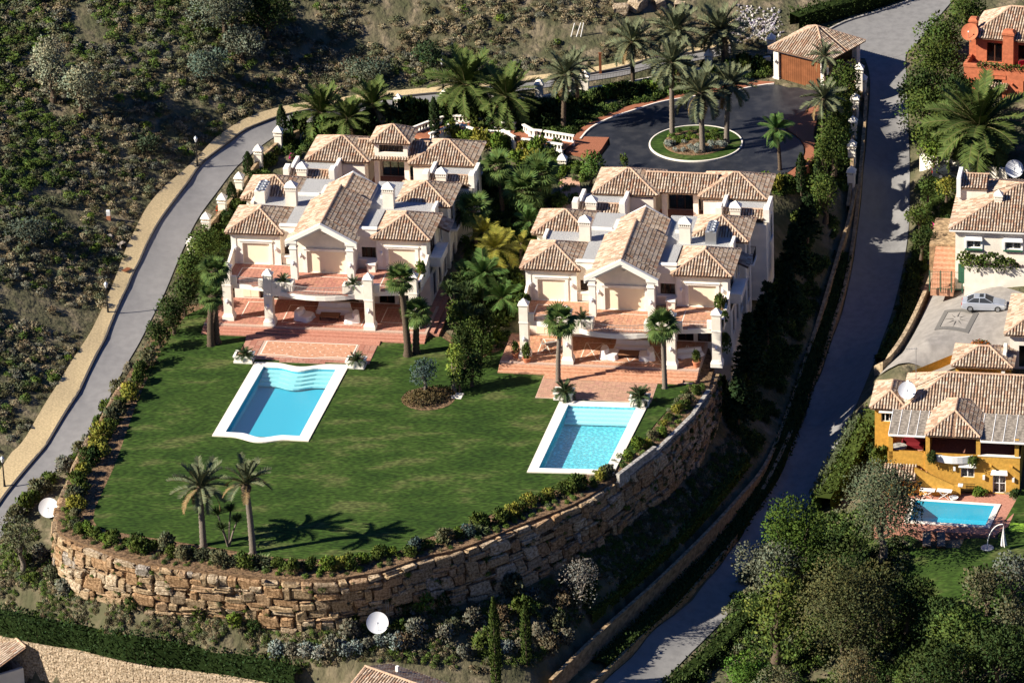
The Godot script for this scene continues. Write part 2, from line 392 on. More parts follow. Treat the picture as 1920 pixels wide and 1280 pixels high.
func build_terrain(platforms: Array) -> void:
	grid.resize(GX * GZ)
	for j in GZ:
		for i in GX:
			grid[j * GX + i] = height_exact(G0.x + i, G0.y + j)
	# the ground under the raised lawn lies lower
	for pl in platforms:
		var poly: PackedVector2Array = pl[0]
		var box := Rect2(poly[0], Vector2())
		for q in poly: box = box.expand(q)
		for j in GZ:
			for i in GX:
				var q := G0 + Vector2(i, j)
				if box.has_point(q) and Geometry2D.is_point_in_polygon(q, poly):
					grid[j * GX + i] = minf(grid[j * GX + i], pl[1])
	# the planted strip below the roadside wall lies at the road's level
	road_wall = laid([1.53, 49.22, 6.63, 41.23, 11.41, 33.81, 16.28, 26.25, 20.12, 19.00, 23.41, 11.55, 26.31, 0.86, 28.49, -7.37, 30.63, -14.47, 32.94, -23.17, 34.74, -29.11, 35.87, -33.35])
	kerb_wall = laid([3.01, 52.96, 7.08, 46.19, 10.53, 40.44, 14.05, 34.70, 18.04, 28.43, 21.23, 21.50, 23.92, 14.75, 26.36, 7.75, 28.81, -0.76, 30.86, -7.60, 32.66, -13.39, 34.39, -20.05, 35.67, -26.31, 36.56, -30.99, 37.34, -35.55, 38.54, -45.27, 39.34, -52.10])
	var ta := resample(road_wall, 40); var tb := resample(kerb_wall.slice(0, 15), 40)
	for k in 39:
		var quad := PackedVector2Array()
		for p in [ta[k], ta[k + 1], tb[k + 1], tb[k]]: quad.append(Vector2(p.x, p.z))
		var low: float = maxf(tb[k].y, tb[k + 1].y) + 0.5
		var bx := Rect2(quad[0], Vector2())
		for q in quad: bx = bx.expand(q)
		bx = bx.grow(1.0)
		for j in range(int(bx.position.y - G0.y), int(bx.end.y - G0.y) + 1):
			for i in range(int(bx.position.x - G0.x), int(bx.end.x - G0.x) + 1):
				if Geometry2D.is_point_in_polygon(G0 + Vector2(i, j), quad): grid[j * GX + i] = minf(grid[j * GX + i], low)
	var xs := []; var zs := []
	for e in [900.0, 420.0, 160.0, 50.0]: xs.append(G0.x - e)
	for i in GX: xs.append(G0.x + i)
	for e in [50.0, 160.0, 420.0, 900.0]: xs.append(G0.x + GX - 1 + e)
	for e in [900.0, 420.0, 160.0, 50.0]: zs.append(G0.y - e)
	for i in GZ: zs.append(G0.y + i)
	for e in [50.0, 160.0, 420.0, 900.0]: zs.append(G0.y + GZ - 1 + e)
	var nx := xs.size(); var nz := zs.size()
	var v := PackedVector3Array(); var n := PackedVector3Array(); var ids := PackedInt32Array()
	v.resize(nx * nz); n.resize(nx * nz)
	for j in nz:
		for i in nx: v[j * nx + i] = Vector3(xs[i], H(xs[i], zs[j]), zs[j])
	for j in nz:
		for i in nx:
			var du := v[j * nx + mini(i + 1, nx - 1)] - v[j * nx + maxi(i - 1, 0)]
			var dv := v[mini(j + 1, nz - 1) * nx + i] - v[maxi(j - 1, 0) * nx + i]
			n[j * nx + i] = dv.cross(du).normalized()
	for j in nz - 1:
		for i in nx - 1:
			var a := j * nx + i
			ids.append_array([a, a + 1, a + nx + 1, a, a + nx + 1, a + nx])
	var arr := []
	arr.resize(Mesh.ARRAY_MAX)
	arr[Mesh.ARRAY_VERTEX] = v; arr[Mesh.ARRAY_NORMAL] = n; arr[Mesh.ARRAY_INDEX] = ids
	var am := ArrayMesh.new()
	am.add_surface_from_arrays(Mesh.PRIMITIVE_TRIANGLES, arr)
	M.hill.vertex_color_use_as_albedo = false
	am.surface_set_material(0, M.hill)
	ground("terrain", "dry scrubby hillside and banks around the two villas", am)

func ribbon(mb: MB, left: Array, right: Array, up: float, across := 6) -> void:
	var n := int(maxf(length_of(left), length_of(right))) + 2
	var l := resample(smooth(left), n); var r := resample(smooth(right), n)
	var rows := []
	for k in n:
		var row := PackedVector3Array()
		for j in across + 1: row.append(on(l[k].lerp(r[k], float(j) / across), up))
		rows.append(row)
	mb.sheet(rows)

func curtain(mb: MB, line: Array, up: float, down: float, out: Vector3) -> void:
	for k in line.size() - 1:
		var a: Vector3 = line[k]; var b: Vector3 = line[k + 1]
		var d := (b - a); var o := Vector3(d.z, 0, -d.x)
		if o.dot(out) < 0: o = -o
		mb.quad(a + Vector3(0, up, 0), b + Vector3(0, up, 0), b - Vector3(0, down, 0), a - Vector3(0, down, 0), o)

# ---------------------------------------------------------------- roofs
func tile_color() -> Color:
	var a: float = rng.randf()
	var k: float = rng.randf_range(0.84, 1.12)
	var c := Color(0.65, 0.51, 0.37)
	if a < 0.30: c = Color(0.72, 0.57, 0.43)
	elif a < 0.50: c = Color(0.60, 0.42, 0.29)
	elif a < 0.60: c = Color(0.53, 0.32, 0.21)
	elif a < 0.78: c = Color(0.46, 0.33, 0.23)
	elif a < 0.84: c = Color(0.66, 0.54, 0.42)
	return Color(c.r * k, c.g * k, c.b * k).linear_to_srgb().srgb_to_linear()

func slope_tiles(mb: MB, pts: Array, pitch := 0.29, long := 0.43) -> void:
	# pts: the slope's corners, the first two along its eave
	var u: Vector3 = (pts[1] - pts[0]).normalized()
	var nn: Vector3 = u.cross(pts[2] - pts[0]).normalized()
	if nn.y < 0: nn = -nn
	var w: Vector3 = nn.cross(u).normalized()
	if w.y < 0: w = -w
	var q := PackedVector2Array()
	for p in pts: q.append(Vector2((p - pts[0]).dot(u), (p - pts[0]).dot(w)))
	var lo := 1e9; var hi := -1e9
	for p in q: lo = minf(lo, p.x); hi = maxf(hi, p.x)
	var n := int((hi - lo) / pitch)
	var off := (hi - lo - n * pitch) * 0.5
	for i in n:
		var x := lo + off + (i + 0.5) * pitch
		var a := 1e9; var b := -1e9
		for k in q.size():
			var s := q[k]; var t := q[(k + 1) % q.size()]
			if (s.x - x) * (t.x - x) < 0.0:
				var y := lerpf(s.y, t.y, (x - s.x) / (t.x - s.x))
				a = minf(a, y); b = maxf(b, y)
		if b - a < 0.12: continue
		var y := a - 0.07
		while y < b - 0.04:
			var y2 := minf(y + long + 0.04, b)
			mb.col = tile_color()
			var jx: float = rng.randf_range(-0.012, 0.012)
			var o0: Vector3 = pts[0] + u * (x + jx) + w * y + nn * 0.05
			var o1: Vector3 = pts[0] + u * x + w * y2 + nn * 0.02
			var r0 := 0.115; var r1 := 0.095
			for k in 4:
				var f := PI * k / 4.0; var g := PI * (k + 1) / 4.0
				var df := u * cos(f) + nn * sin(f); var dg := u * cos(g) + nn * sin(g)
				mb.t3(o0 + df * r0, o1 + df * r1, o1 + dg * r1, df, df, dg) if (o1 + dg * r1 - o0 - df * r0).cross(o1 - o0).dot(df) > 0 else mb.t3(o0 + df * r0, o1 + dg * r1, o1 + df * r1, df, dg, df)
				mb.t3(o0 + df * r0, o1 + dg * r1, o0 + dg * r0, df, dg, dg) if (o0 + dg * r0 - o0 - df * r0).cross(o1 + dg * r1 - o0 - df * r0).dot(df) > 0 else mb.t3(o0 + df * r0, o0 + dg * r0, o1 + dg * r1, df, dg, dg)
			y += long

func cap_line(mb: MB, a: Vector3, b: Vector3, r := 0.13) -> void:
	var d := b - a
	var n := maxi(1, int(d.length() / 0.4))
	var side := d.cross(Vector3.UP).normalized()
	var up := side.cross(d).normalized()
	if up.y < 0: up = -up
	for i in n:
		var p := a + d * (float(i) / n); var e := a + d * (float(i + 1) / n)
		var t: float = rng.randf_range(0.8, 1.1)
		mb.col = Color(0.74 * t, 0.50 * t, 0.34 * t)
		for k in 4:
			var f := PI * k / 4.0; var g := PI * (k + 1) / 4.0
			var df := side * cos(f) + up * sin(f); var dg := side * cos(g) + up * sin(g)
			mb.quad(p + df * r, e + df * r * 0.86, e + dg * r * 0.86, p + dg * r, df + dg)

func roof_from(parent: Node, slopes: Array, caps: Array, called := "roof") -> MeshInstance3D:
	# slopes: arrays of corners, eave first; built as a deck with courses of barrel tiles and ridge tiles
	var deck := MB.new()
	var tl := MB.new()
	var cp := MB.new()
	for s in slopes:
		for k in range(1, s.size() - 1): deck.tri(s[0], s[k], s[k + 1], Vector3.UP)
		for k in range(1, s.size() - 1): deck.tri(s[0] - Vector3(0, 0.14, 0), s[k] - Vector3(0, 0.14, 0), s[k + 1] - Vector3(0, 0.14, 0), Vector3.DOWN)
		deck.quad(s[0], s[1], s[1] - Vector3(0, 0.14, 0), s[0] - Vector3(0, 0.14, 0), (s[0] + s[1]) * 0.5 - s[-1])
		slope_tiles(tl, s)
	for l in caps: cap_line(cp, l[0] + Vector3(0, 0.04, 0), l[1] + Vector3(0, 0.04, 0))
	var r := part(called, deck.mesh(M.pan), parent)
	stuffed(part("roof_tiles", tl.mesh(M.tile), r), "rows of curved clay roof tiles")
	if caps.size(): part("ridge_tiles", cp.mesh(M.tile), r)
	return r

func hip(parent: Node, x0: float, x1: float, z0: float, z1: float, y: float, rise: float) -> MeshInstance3D:
	var w := x1 - x0; var d := z1 - z0
	var e := minf(w, d) * 0.5
	var a := Vector3(x0, y, z1); var b := Vector3(x1, y, z1); var c := Vector3(x1, y, z0); var f := Vector3(x0, y, z0)
	var p: Vector3; var q: Vector3
	if w > d: p = Vector3(x0 + e, y + rise, (z0 + z1) * 0.5); q = Vector3(x1 - e, y + rise, (z0 + z1) * 0.5)
	else: p = Vector3((x0 + x1) * 0.5, y + rise, z1 - e); q = Vector3((x0 + x1) * 0.5, y + rise, z0 + e)
	var slopes := []
	var caps := [[a, p]]
	if p.distance_to(q) < 0.05:
		slopes = [[a, b, p], [b, c, p], [c, f, p], [f, a, p]]
		caps += [[b, p], [c, p], [f, p]]
	elif w > d:
		slopes = [[a, b, q, p], [b, c, q], [c, f, p, q], [f, a, p]]
		caps += [[b, q], [c, q], [f, p], [p, q]]
	else:
		slopes = [[a, b, p], [b, c, q, p], [c, f, q], [f, a, p, q]]
		caps += [[b, p], [c, q], [f, q], [p, q]]
	return roof_from(parent, slopes, caps)

# ---------------------------------------------------------------- walls
func facade(mb: MB, t: Transform3D, w: float, h: float, holes: Array, depth := 0.28) -> void:
	# a wall in the local plane z = 0 facing +z, with rectangular openings and their reveals
	var xs := [0.0, w]; var ys := [0.0, h]
	for r in holes:
		xs += [r.position.x, r.end.x]; ys += [r.position.y, r.end.y]
	xs.sort(); ys.sort()
	var b := t.basis
	for i in xs.size() - 1:
		for j in ys.size() - 1:
			if xs[i + 1] - xs[i] < 0.005 or ys[j + 1] - ys[j] < 0.005: continue
			var m := Vector2((xs[i] + xs[i + 1]) * 0.5, (ys[j] + ys[j + 1]) * 0.5)
			var open := false
			for r in holes:
				if r.has_point(m): open = true
			if open: continue
			mb.quad(t * Vector3(xs[i], ys[j], 0), t * Vector3(xs[i + 1], ys[j], 0), t * Vector3(xs[i + 1], ys[j + 1], 0), t * Vector3(xs[i], ys[j + 1], 0), b.z)
			mb.quad(t * Vector3(xs[i], ys[j], -depth), t * Vector3(xs[i + 1], ys[j], -depth), t * Vector3(xs[i + 1], ys[j + 1], -depth), t * Vector3(xs[i], ys[j + 1], -depth), -b.z)
	for r in holes:
		var p: Vector2 = r.position; var e: Vector2 = r.end
		mb.quad(t * Vector3(p.x, p.y, 0), t * Vector3(p.x, p.y, -depth), t * Vector3(p.x, e.y, -depth), t * Vector3(p.x, e.y, 0), b.x)
		mb.quad(t * Vector3(e.x, p.y, 0), t * Vector3(e.x, p.y, -depth), t * Vector3(e.x, e.y, -depth), t * Vector3(e.x, e.y, 0), -b.x)
		mb.quad(t * Vector3(p.x, e.y, 0), t * Vector3(p.x, e.y, -depth), t * Vector3(e.x, e.y, -depth), t * Vector3(e.x, e.y, 0), -b.y)
		mb.quad(t * Vector3(p.x, p.y, 0), t * Vector3(p.x, p.y, -depth), t * Vector3(e.x, p.y, -depth), t * Vector3(e.x, p.y, 0), b.y)

func face(at: Vector3, dir: String) -> Transform3D:
	# front faces +z, back -z, right +x, left -x; local x runs to the viewer's right
	var a: float = {"front": 0.0, "right": PI / 2, "back": PI, "left": -PI / 2}[dir]
	return Transform3D(Basis(Vector3.UP, a), at)

func room(parent: Node, x0: float, x1: float, z0: float, z1: float, y0: float, y1: float, holes := {}, m: Material = null, called := "wall") -> MeshInstance3D:
	# four walls; holes: {"front": [Rect2...]} measured from the viewer's lower left corner of that face
	var mb := MB.new()
	facade(mb, face(Vector3(x0, y0, z1), "front"), x1 - x0, y1 - y0, holes.get("front", []))
	facade(mb, face(Vector3(x1, y0, z1), "right"), z1 - z0, y1 - y0, holes.get("right", []))
	facade(mb, face(Vector3(x1, y0, z0), "back"), x1 - x0, y1 - y0, holes.get("back", []))
	facade(mb, face(Vector3(x0, y0, z0), "left"), z1 - z0, y1 - y0, holes.get("left", []))
	return part(called, mb.mesh(m if m else M.stucco), parent)

func win(parent: Node, t: Transform3D, w: float, h: float, panes := 2, frame: Material = null, curtained := false, called := "window", rows := 1) -> void:
	# frame with mullions set 0.16 m behind the wall face; its lower left corner at t
	var mb := MB.new()
	var e := 0.075; var z0 := -0.2; var z1 := -0.13
	mb.box(Vector3(0.002, 0.002, z0), Vector3(e, h - 0.002, z1)); mb.box(Vector3(w - e, 0.002, z0), Vector3(w - 0.002, h - 0.002, z1))
	mb.box(Vector3(e, 0.002, z0), Vector3(w - e, e, z1)); mb.box(Vector3(e, h - e, z0), Vector3(w - e, h - 0.002, z1))
	for k in range(1, panes):
		var x := w * k / panes
		mb.box(Vector3(x - e * 0.6, e, z0), Vector3(x + e * 0.6, h - e, z1))
	for k in range(1, rows):
		var y := h * k / rows
		mb.box(Vector3(e, y - 0.03, z0 + 0.01), Vector3(w - e, y + 0.03, z1 - 0.01))
	var f := part(called, mb.mesh(frame if frame else M.wood), parent, t)
	for k in panes:
		var g := MB.new()
		g.box(Vector3(w * k / panes + e * 0.5, e * 0.8, -0.172), Vector3(w * (k + 1) / panes - e * 0.5, h - e * 0.8, -0.16))
		part("pane", g.mesh(M.glass), f)
	if curtained:
		var c := MB.new()
		var n := int(w / 0.12)
		for k in n:
			var xa := e + (w - 2 * e) * k / n; var xb := e + (w - 2 * e) * (k + 1) / n
			var za := -0.34 - 0.05 * (k % 2); var zb := -0.34 - 0.05 * ((k + 1) % 2)
			c.quad(Vector3(xa, 0.05, za), Vector3(xb, 0.05, zb), Vector3(xb, h - 0.05, zb), Vector3(xa, h - 0.05, za), Vector3.BACK)
		part("curtain", c.mesh(M.curtain), f)

func shutter(parent: Node, t: Transform3D, w: float, h: float, m: Material = null) -> void:
	# closed roller shutter: slats with a groove between them
	var mb := MB.new()
	var n := int(h / 0.11)
	for k in n:
		var y0 := h * k / n; var y1 := h * (k + 1) / n - 0.012
		mb.quad(Vector3(0, y0, -0.15), Vector3(w, y0, -0.15), Vector3(w, y1, -0.138), Vector3(0, y1, -0.138), Vector3.BACK)
		mb.quad(Vector3(0, y1, -0.138), Vector3(w, y1, -0.138), Vector3(w, y1 + 0.012, -0.15), Vector3(0, y1 + 0.012, -0.15), Vector3.UP)
	mb.box(Vector3(0, 0, -0.2), Vector3(w, h, -0.152))
	part("roller_shutter", mb.mesh(m if m else M.shutter), parent, t)

func surround(parent: Node, t: Transform3D, w: float, h: float) -> void:
	# moulded jambs and lintel round an opening, proud of the wall
	var mb := MB.new()
	mb.box(Vector3(-0.32, 0, 0.003), Vector3(-0.02, h, 0.09)); mb.box(Vector3(w + 0.02, 0, 0.003), Vector3(w + 0.32, h, 0.09))
	mb.box(Vector3(-0.32, h + 0.02, 0.003), Vector3(w + 0.32, h + 0.22, 0.09))
	mb.chamfer(Vector3(-0.42, h + 0.223, 0.003), Vector3(w + 0.42, h + 0.36, 0.17), 0.03)
	part("door_surround", mb.mesh(M.trim), parent, t)

func arched_window(parent: Node, t: Transform3D, w: float, h: float) -> void:
	# round-headed window: moulded surround, dark glass, bars
	var sr := MB.new(); var gl := MB.new(); var br := MB.new()
	var r := w * 0.5
	sr.box(Vector3(-0.16, 0, 0.003), Vector3(0, h - r, 0.1), t); sr.box(Vector3(w, 0, 0.003), Vector3(w + 0.16, h - r, 0.1), t); sr.box(Vector3(-0.22, -0.12, 0.003), Vector3(w + 0.22, 0, 0.16), t)
	gl.quad(t * Vector3(0, 0, 0.02), t * Vector3(w, 0, 0.02), t * Vector3(w, h - r, 0.02), t * Vector3(0, h - r, 0.02), t.basis.z)
	var c := Vector3(r, h - r, 0)
	for k in 10:
		var a := PI * k / 10.0; var b := PI * (k + 1) / 10.0
		var da := Vector3(cos(a), sin(a), 0); var db := Vector3(cos(b), sin(b), 0)
		gl.tri(t * (c + Vector3(0, 0, 0.02)), t * (c + da * r + Vector3(0, 0, 0.02)), t * (c + db * r + Vector3(0, 0, 0.02)), t.basis.z)
		var z := Vector3(0, 0, 0.1)
		sr.quad(t * (c + da * r + z), t * (c + db * r + z), t * (c + db * (r + 0.16) + z), t * (c + da * (r + 0.16) + z), t.basis.z)
		sr.quad(t * (c + da * r), t * (c + db * r), t * (c + db * r + z), t * (c + da * r + z), -(t.basis * da))
		sr.quad(t * (c + da * (r + 0.16)), t * (c + db * (r + 0.16)), t * (c + db * (r + 0.16) + z), t * (c + da * (r + 0.16) + z), t.basis * da)
	br.box(Vector3(r - 0.03, 0, 0.021), Vector3(r + 0.03, h, 0.05), t)
	for k in 2: br.box(Vector3(0, (h - r) * (k + 1) / 2.0 - 0.025, 0.021), Vector3(w, (h - r) * (k + 1) / 2.0 + 0.025, 0.045), t)
	var f := part("arched_window", sr.mesh(M.trim), parent)
	part("pane", gl.mesh(M.car_dark), f); part("glazing_bars", br.mesh(M.wood), f)

func lantern(parent: Node, at: Vector3, turn := 0.0) -> void:
	if not cache.has("lantern"):
		var mb := MB.new()
		mb.box(Vector3(-0.06, -0.22, 0), Vector3(0.06, 0.22, 0.04))
		mb.tube([Vector3(0, 0.1, 0.02), Vector3(0, 0.2, 0.1), Vector3(0, 0.2, 0.2)], [0.025, 0.025, 0.025], 5)
		mb.lathe([Vector2(0.0, -0.28), Vector2(0.08, -0.22), Vector2(0.14, 0.05), Vector2(0.17, 0.07), Vector2(0.10, 0.16), Vector2(0.0, 0.22)], Vector3(0, 0, 0.2), 6)
		cache["lantern"] = mb.mesh(M.dish)
	part("wall_lantern", cache["lantern"], parent, Transform3D(Basis(Vector3.UP, turn), at))

func railing(mb: MB, path: Array, h := 0.95, gap := 0.13) -> void:
	for k in path.size() - 1:
		var a: Vector3 = path[k]; var b: Vector3 = path[k + 1]
		mb.tube([a + Vector3(0, h, 0), b + Vector3(0, h, 0)], [0.028, 0.028], 4)
		mb.tube([a + Vector3(0, 0.1, 0), b + Vector3(0, 0.1, 0)], [0.02, 0.02], 4)
		var n := maxi(1, int(a.distance_to(b) / gap))
		for i in n:
			var p := a.lerp(b, (i + 0.5) / n)
			mb.box(Vector3(-0.013, 0.1, -0.013), Vector3(0.013, h, 0.013), Transform3D(Basis(), p))

func chimney(parent: Node, x: float, z: float, y0: float, y1: float, w := 1.1, d := 0.95) -> void:
	# shaft, arcaded head with openings, pyramid cap
	var mb := MB.new()
	var hw := w * 0.5; var hd := d * 0.5
	mb.box(Vector3(-hw, y0, -hd), Vector3(hw, y1 - 1.0, hd))
	mb.box(Vector3(-hw - 0.06, y1 - 1.0, -hd - 0.06), Vector3(hw + 0.06, y1 - 0.9, hd + 0.06))
	for i in 6:
		var x0 := lerpf(-hw - 0.02, hw - 0.08, i / 5.0)
		for s in [-1, 1]: mb.box(Vector3(x0, y1 - 0.9, s * hd - 0.05), Vector3(x0 + 0.1, y1 - 0.68, s * hd + 0.05))
	for i in 5:
		var z0 := lerpf(-hd + 0.06, hd - 0.16, i / 4.0)
		for s in [-1, 1]: mb.box(Vector3(s * hw - 0.05, y1 - 0.9, z0), Vector3(s * hw + 0.05, y1 - 0.68, z0 + 0.1))
	var c := part("chimney", mb.mesh(M.stucco), parent, Transform3D(Basis(), Vector3(x, 0, z)))
	var cb := MB.new()
	cb.box(Vector3(-hw - 0.1, y1 - 0.68, -hd - 0.1), Vector3(hw + 0.1, y1 - 0.58, hd + 0.1))
	cb.frustum(Vector3(-hw - 0.1, y1 - 0.58, -hd - 0.1), Vector3(hw + 0.1, y1, hd + 0.1), 0.0, 0.0)
	part("chimney_cap", cb.mesh(M.trim), c)
	var fl := MB.new()
	fl.box(Vector3(-hw + 0.06, y1 - 0.9, -hd + 0.06), Vector3(hw - 0.06, y1 - 0.69, hd - 0.06))
	part("flue", fl.mesh(M.dark_room), c)

func pillar(parent: Node, x: float, z: float, y0: float, y1: float, ring: float, w := 0.86) -> void:
	# terrace column: plinth with flared foot, shaft with a moulding, pyramid cap
	var mb := MB.new()
	var h := w * 0.5
	mb.box(Vector3(-h, y0 + 0.75, -h), Vector3(h, y1 - 0.55, h))
	var c := part("column", mb.mesh(M.stucco), parent, Transform3D(Basis(), Vector3(x, 0, z)))
	var b := MB.new()
	b.box(Vector3(-h - 0.16, y0, -h - 0.16), Vector3(h + 0.16, y0 + 0.42, h + 0.16))
	b.frustum(Vector3(-h - 0.13, y0 + 0.42, -h - 0.13), Vector3(h + 0.13, y0 + 0.75, h + 0.13), h + 0.002, h + 0.002)
	part("column_base", b.mesh(M.trim), c)
	var k := MB.new()
	k.box(Vector3(-h - 0.05, ring, -h - 0.05), Vector3(h + 0.05, ring + 0.1, h + 0.05))
	k.box(Vector3(-h - 0.09, y1 - 0.55, -h - 0.09), Vector3(h + 0.09, y1 - 0.45, h + 0.09))
	k.frustum(Vector3(-h - 0.03, y1 - 0.45, -h - 0.03), Vector3(h + 0.03, y1 + 0.1, h + 0.03), 0.03, 0.03)
	part("column_cap", k.mesh(M.trim), c)
	lantern(c, Vector3(0, y0 + 2.1, h + 0.003))

func flat_top(parent: Node, x0: float, x1: float, z0: float, z1: float, y: float, called := "flat_roof", m: Material = null) -> void:
	var mb := MB.new()
	mb.box(Vector3(x0, y - 0.25, z0), Vector3(x1, y, z1))
	part(called, mb.mesh(m if m else M.gravel), parent)

func bar(parent: Node, called: String, lo: Vector3, hi: Vector3, m: Material, e := 0.0) -> MeshInstance3D:
	var mb := MB.new()
	if e > 0: mb.chamfer(lo, hi, e)
	else: mb.box(lo, hi)
	return part(called, mb.mesh(m), parent)

# ---------------------------------------------------------------- the two villas
func villa(at: Vector3, turn: float, label: String, tower: bool, floor_set: Array) -> Node3D:
	var o := thing("villa", label, "villa", at, turn, "pair of cream villas with tiled roofs")
	var Y0 := 0.6; var Y1 := 4.4; var E := 7.75
	# ground floor set back under the terrace
	var lower := MB.new()
	facade(lower, face(Vector3(-0.6, -4.0, -5.06), "front"), 20.2, 7.9, [Rect2(2.6, 4.6, 1.9, 2.3), Rect2(7.2, 4.6, 5.6, 2.5), Rect2(14.9, 4.6, 1.6, 2.3), Rect2(16.9, 4.6, 2.2, 2.3)])
	facade(lower, face(Vector3(19.6, -4.0, -5.06), "right"), 7.9, 7.9, [Rect2(1.6, 4.7, 1.3, 2.6), Rect2(4.4, 4.7, 1.3, 2.6)])
	facade(lower, face(Vector3(-0.6, -4.0, -13.0), "left"), 7.9, 7.9, [])
	part("wall", lower.mesh(M.stucco), o)
	win(o, face(Vector3(2.0, 0.6, -5.06), "front"), 1.9, 2.3, 2, null, true, "terrace_door")
	win(o, face(Vector3(6.6, 0.6, -5.06), "front"), 5.6, 2.5, 4, null, false, "terrace_door")
	win(o, face(Vector3(14.3, 0.6, -5.06), "front"), 1.6, 2.3, 2, null, false, "terrace_door")
	win(o, face(Vector3(16.3, 0.6, -5.06), "front"), 2.2, 2.3, 2, null, true, "terrace_door")
	win(o, face(Vector3(19.6, 0.7, -6.66), "right"), 1.3, 2.6, 1, null, false, "side_door")
	win(o, face(Vector3(19.6, 0.7, -9.46), "right"), 1.3, 2.6, 1, null, false, "side_door")
	for k in [0.25, 1.1]: bar(o, "door_shutter", Vector3(k, 0.75, -5.056), Vector3(k + 0.8, 2.95, -5.0), M.shutter)
	bar(o, "door_shutter", Vector3(13.4, 0.75, -5.056), Vector3(14.2, 2.95, -5.0), M.shutter)
	# upper floor blocks
	for s in 2:
		var x0 := -0.6 if s == 0 else 14.35
		var holes := {"front": [Rect2(1.15, 0.02, 2.7, 2.25)]}
		if s == 1: holes["right"] = [Rect2(2.0, 0.6, 2.6, 2.0)]
		room(o, x0, x0 + 5.0, -11.0, -5.05, Y1, E, holes)
		var t := face(Vector3(x0 + 1.15, Y1 + 0.02, -5.05), "front")
		shutter(o, t, 2.7, 2.25); surround(o, t, 2.7, 2.25)
		lantern(o, Vector3(x0 + 0.45, 6.2, -5.047)); lantern(o, Vector3(x0 + 4.55, 6.2, -5.047))
		hip(o, x0 - 0.5, x0 + 5.5, -11.3, -4.75 + 0.15, E + 0.12, 1.45)
		var cor := MB.new()
		cor.box(Vector3(x0 - 0.12, E - 0.16, -11.1), Vector3(x0 + 5.12, E + 0.0, -4.93))
		cor.box(Vector3(x0 - 0.25, E + 0.002, -11.2), Vector3(x0 + 5.25, E + 0.1, -4.8))
		for k in 18: cor.box(Vector3(x0 - 0.1 + k * 0.295, E - 0.26, -4.93), Vector3(x0 + 0.02 + k * 0.295, E - 0.16, -4.86))
		part("cornice", cor.mesh(M.trim), o)
		for x in [x0 + 0.22, x0 + 4.78]: bar(o, "pilaster", Vector3(x - 0.26, Y1, -5.047), Vector3(x + 0.26, E - 0.3, -4.99), M.trim)
	win(o, face(Vector3(19.35, Y1 + 0.6, -7.05), "right"), 2.6, 2.0, 2, null, false, "balcony_window")
	# recess with windows between the blocks and the gabled middle
	for s in 2:
		var x0 := 4.4 if s == 0 else 12.2
		var mb := MB.new()
		var wx := 0.3 if s == 0 else 0.45
		facade(mb, face(Vector3(x0, Y1, -5.45), "front"), 2.15, 3.25, [Rect2(wx, 1.0, 1.45, 1.15)])
		part("wall", mb.mesh(M.stucco), o)
		win(o, face(Vector3(x0 + wx, Y1 + 1.0, -5.45), "front"), 1.45, 1.15, 2 if s == 0 else 3, null, false)
		bar(o, "window_sill", Vector3(x0 + 0.05, Y1 + 0.78, -5.445), Vector3(x0 + 2.1, Y1 + 0.98, -5.15), M.trim, 0.03)
		bar(o, "wall_bench", Vector3(x0 + 0.1, Y1 + 0.003, -5.44), Vector3(x0 + 2.05, Y1 + 0.78, -5.22), M.stucco)
		var par := MB.new()
		par.box(Vector3(x0 - 0.05, 7.65, -5.75), Vector3(x0 + 2.1, 8.5, -5.4)); par.chamfer(Vector3(x0 - 0.1, 8.5, -5.85), Vector3(x0 + 2.15, 8.64, -5.3), 0.03)
		part("parapet", par.mesh(M.trim), o)
	bar(o, "terrace_cabinet", Vector3(13.4, Y1 + 0.003, -5.0), Vector3(14.25, Y1 + 0.8, -4.1), M.stucco)
	bar(o, "cabinet_top", Vector3(13.3, Y1 + 0.8, -5.05), Vector3(14.33, Y1 + 0.95, -4.0), M.trim, 0.04)
	# gabled middle
	var mid := MB.new()
	facade(mid, face(Vector3(6.5, Y1, -3.45), "front"), 5.8, 4.1, [Rect2(1.0, 0.02, 3.9, 2.35)])
	facade(mid, face(Vector3(12.3, Y1, -3.45), "right"), 8.6, 4.1, [])
	facade(mid, face(Vector3(6.5, Y1, -12.0), "left"), 8.55, 4.1, [])
	mid.tri(Vector3(6.5, 8.5, -3.45), Vector3(12.3, 8.5, -3.45), Vector3(9.4, 10.0, -3.45), Vector3.BACK)
	part("wall", mid.mesh(M.stucco), o)
	var gt := face(Vector3(7.5, Y1 + 0.02, -3.45), "front")
	shutter(o, gt, 3.9, 2.35)
	surround(o, gt, 3.9, 2.35)
	lantern(o, Vector3(6.85, 6.3, -3.447)); lantern(o, Vector3(11.95, 6.3, -3.447))
	var ring := MB.new()
	ring.lathe([Vector2(0.36, 0.0), Vector2(0.36, 0.07), Vector2(0.24, 0.07), Vector2(0.24, 0.0)], Vector3(), 16)
	part("gable_roundel", ring.mesh(M.trim), o, Transform3D(Basis(Vector3.RIGHT, PI / 2), Vector3(9.4, 8.9, -3.45)))
	for x in [6.5, 12.3]:
		var cb := MB.new()
		cb.box(Vector3(-0.34, Y1, -0.34), Vector3(0.34, 8.35, 0.34)); cb.box(Vector3(-0.42, 7.75, -0.42), Vector3(0.42, 7.86, 0.42))
		cb.chamfer(Vector3(-0.44, 8.35, -0.44), Vector3(0.44, 8.62, 0.44), 0.04)
		var c := part("gable_column", cb.mesh(M.trim), o, Transform3D(Basis(), Vector3(x, 0, -1.95)))
		lantern(c, Vector3(0, 6.25, 0.343))
	var R := 10.38; var EV := 8.46
	var E2 := R - 0.55 * 3.05
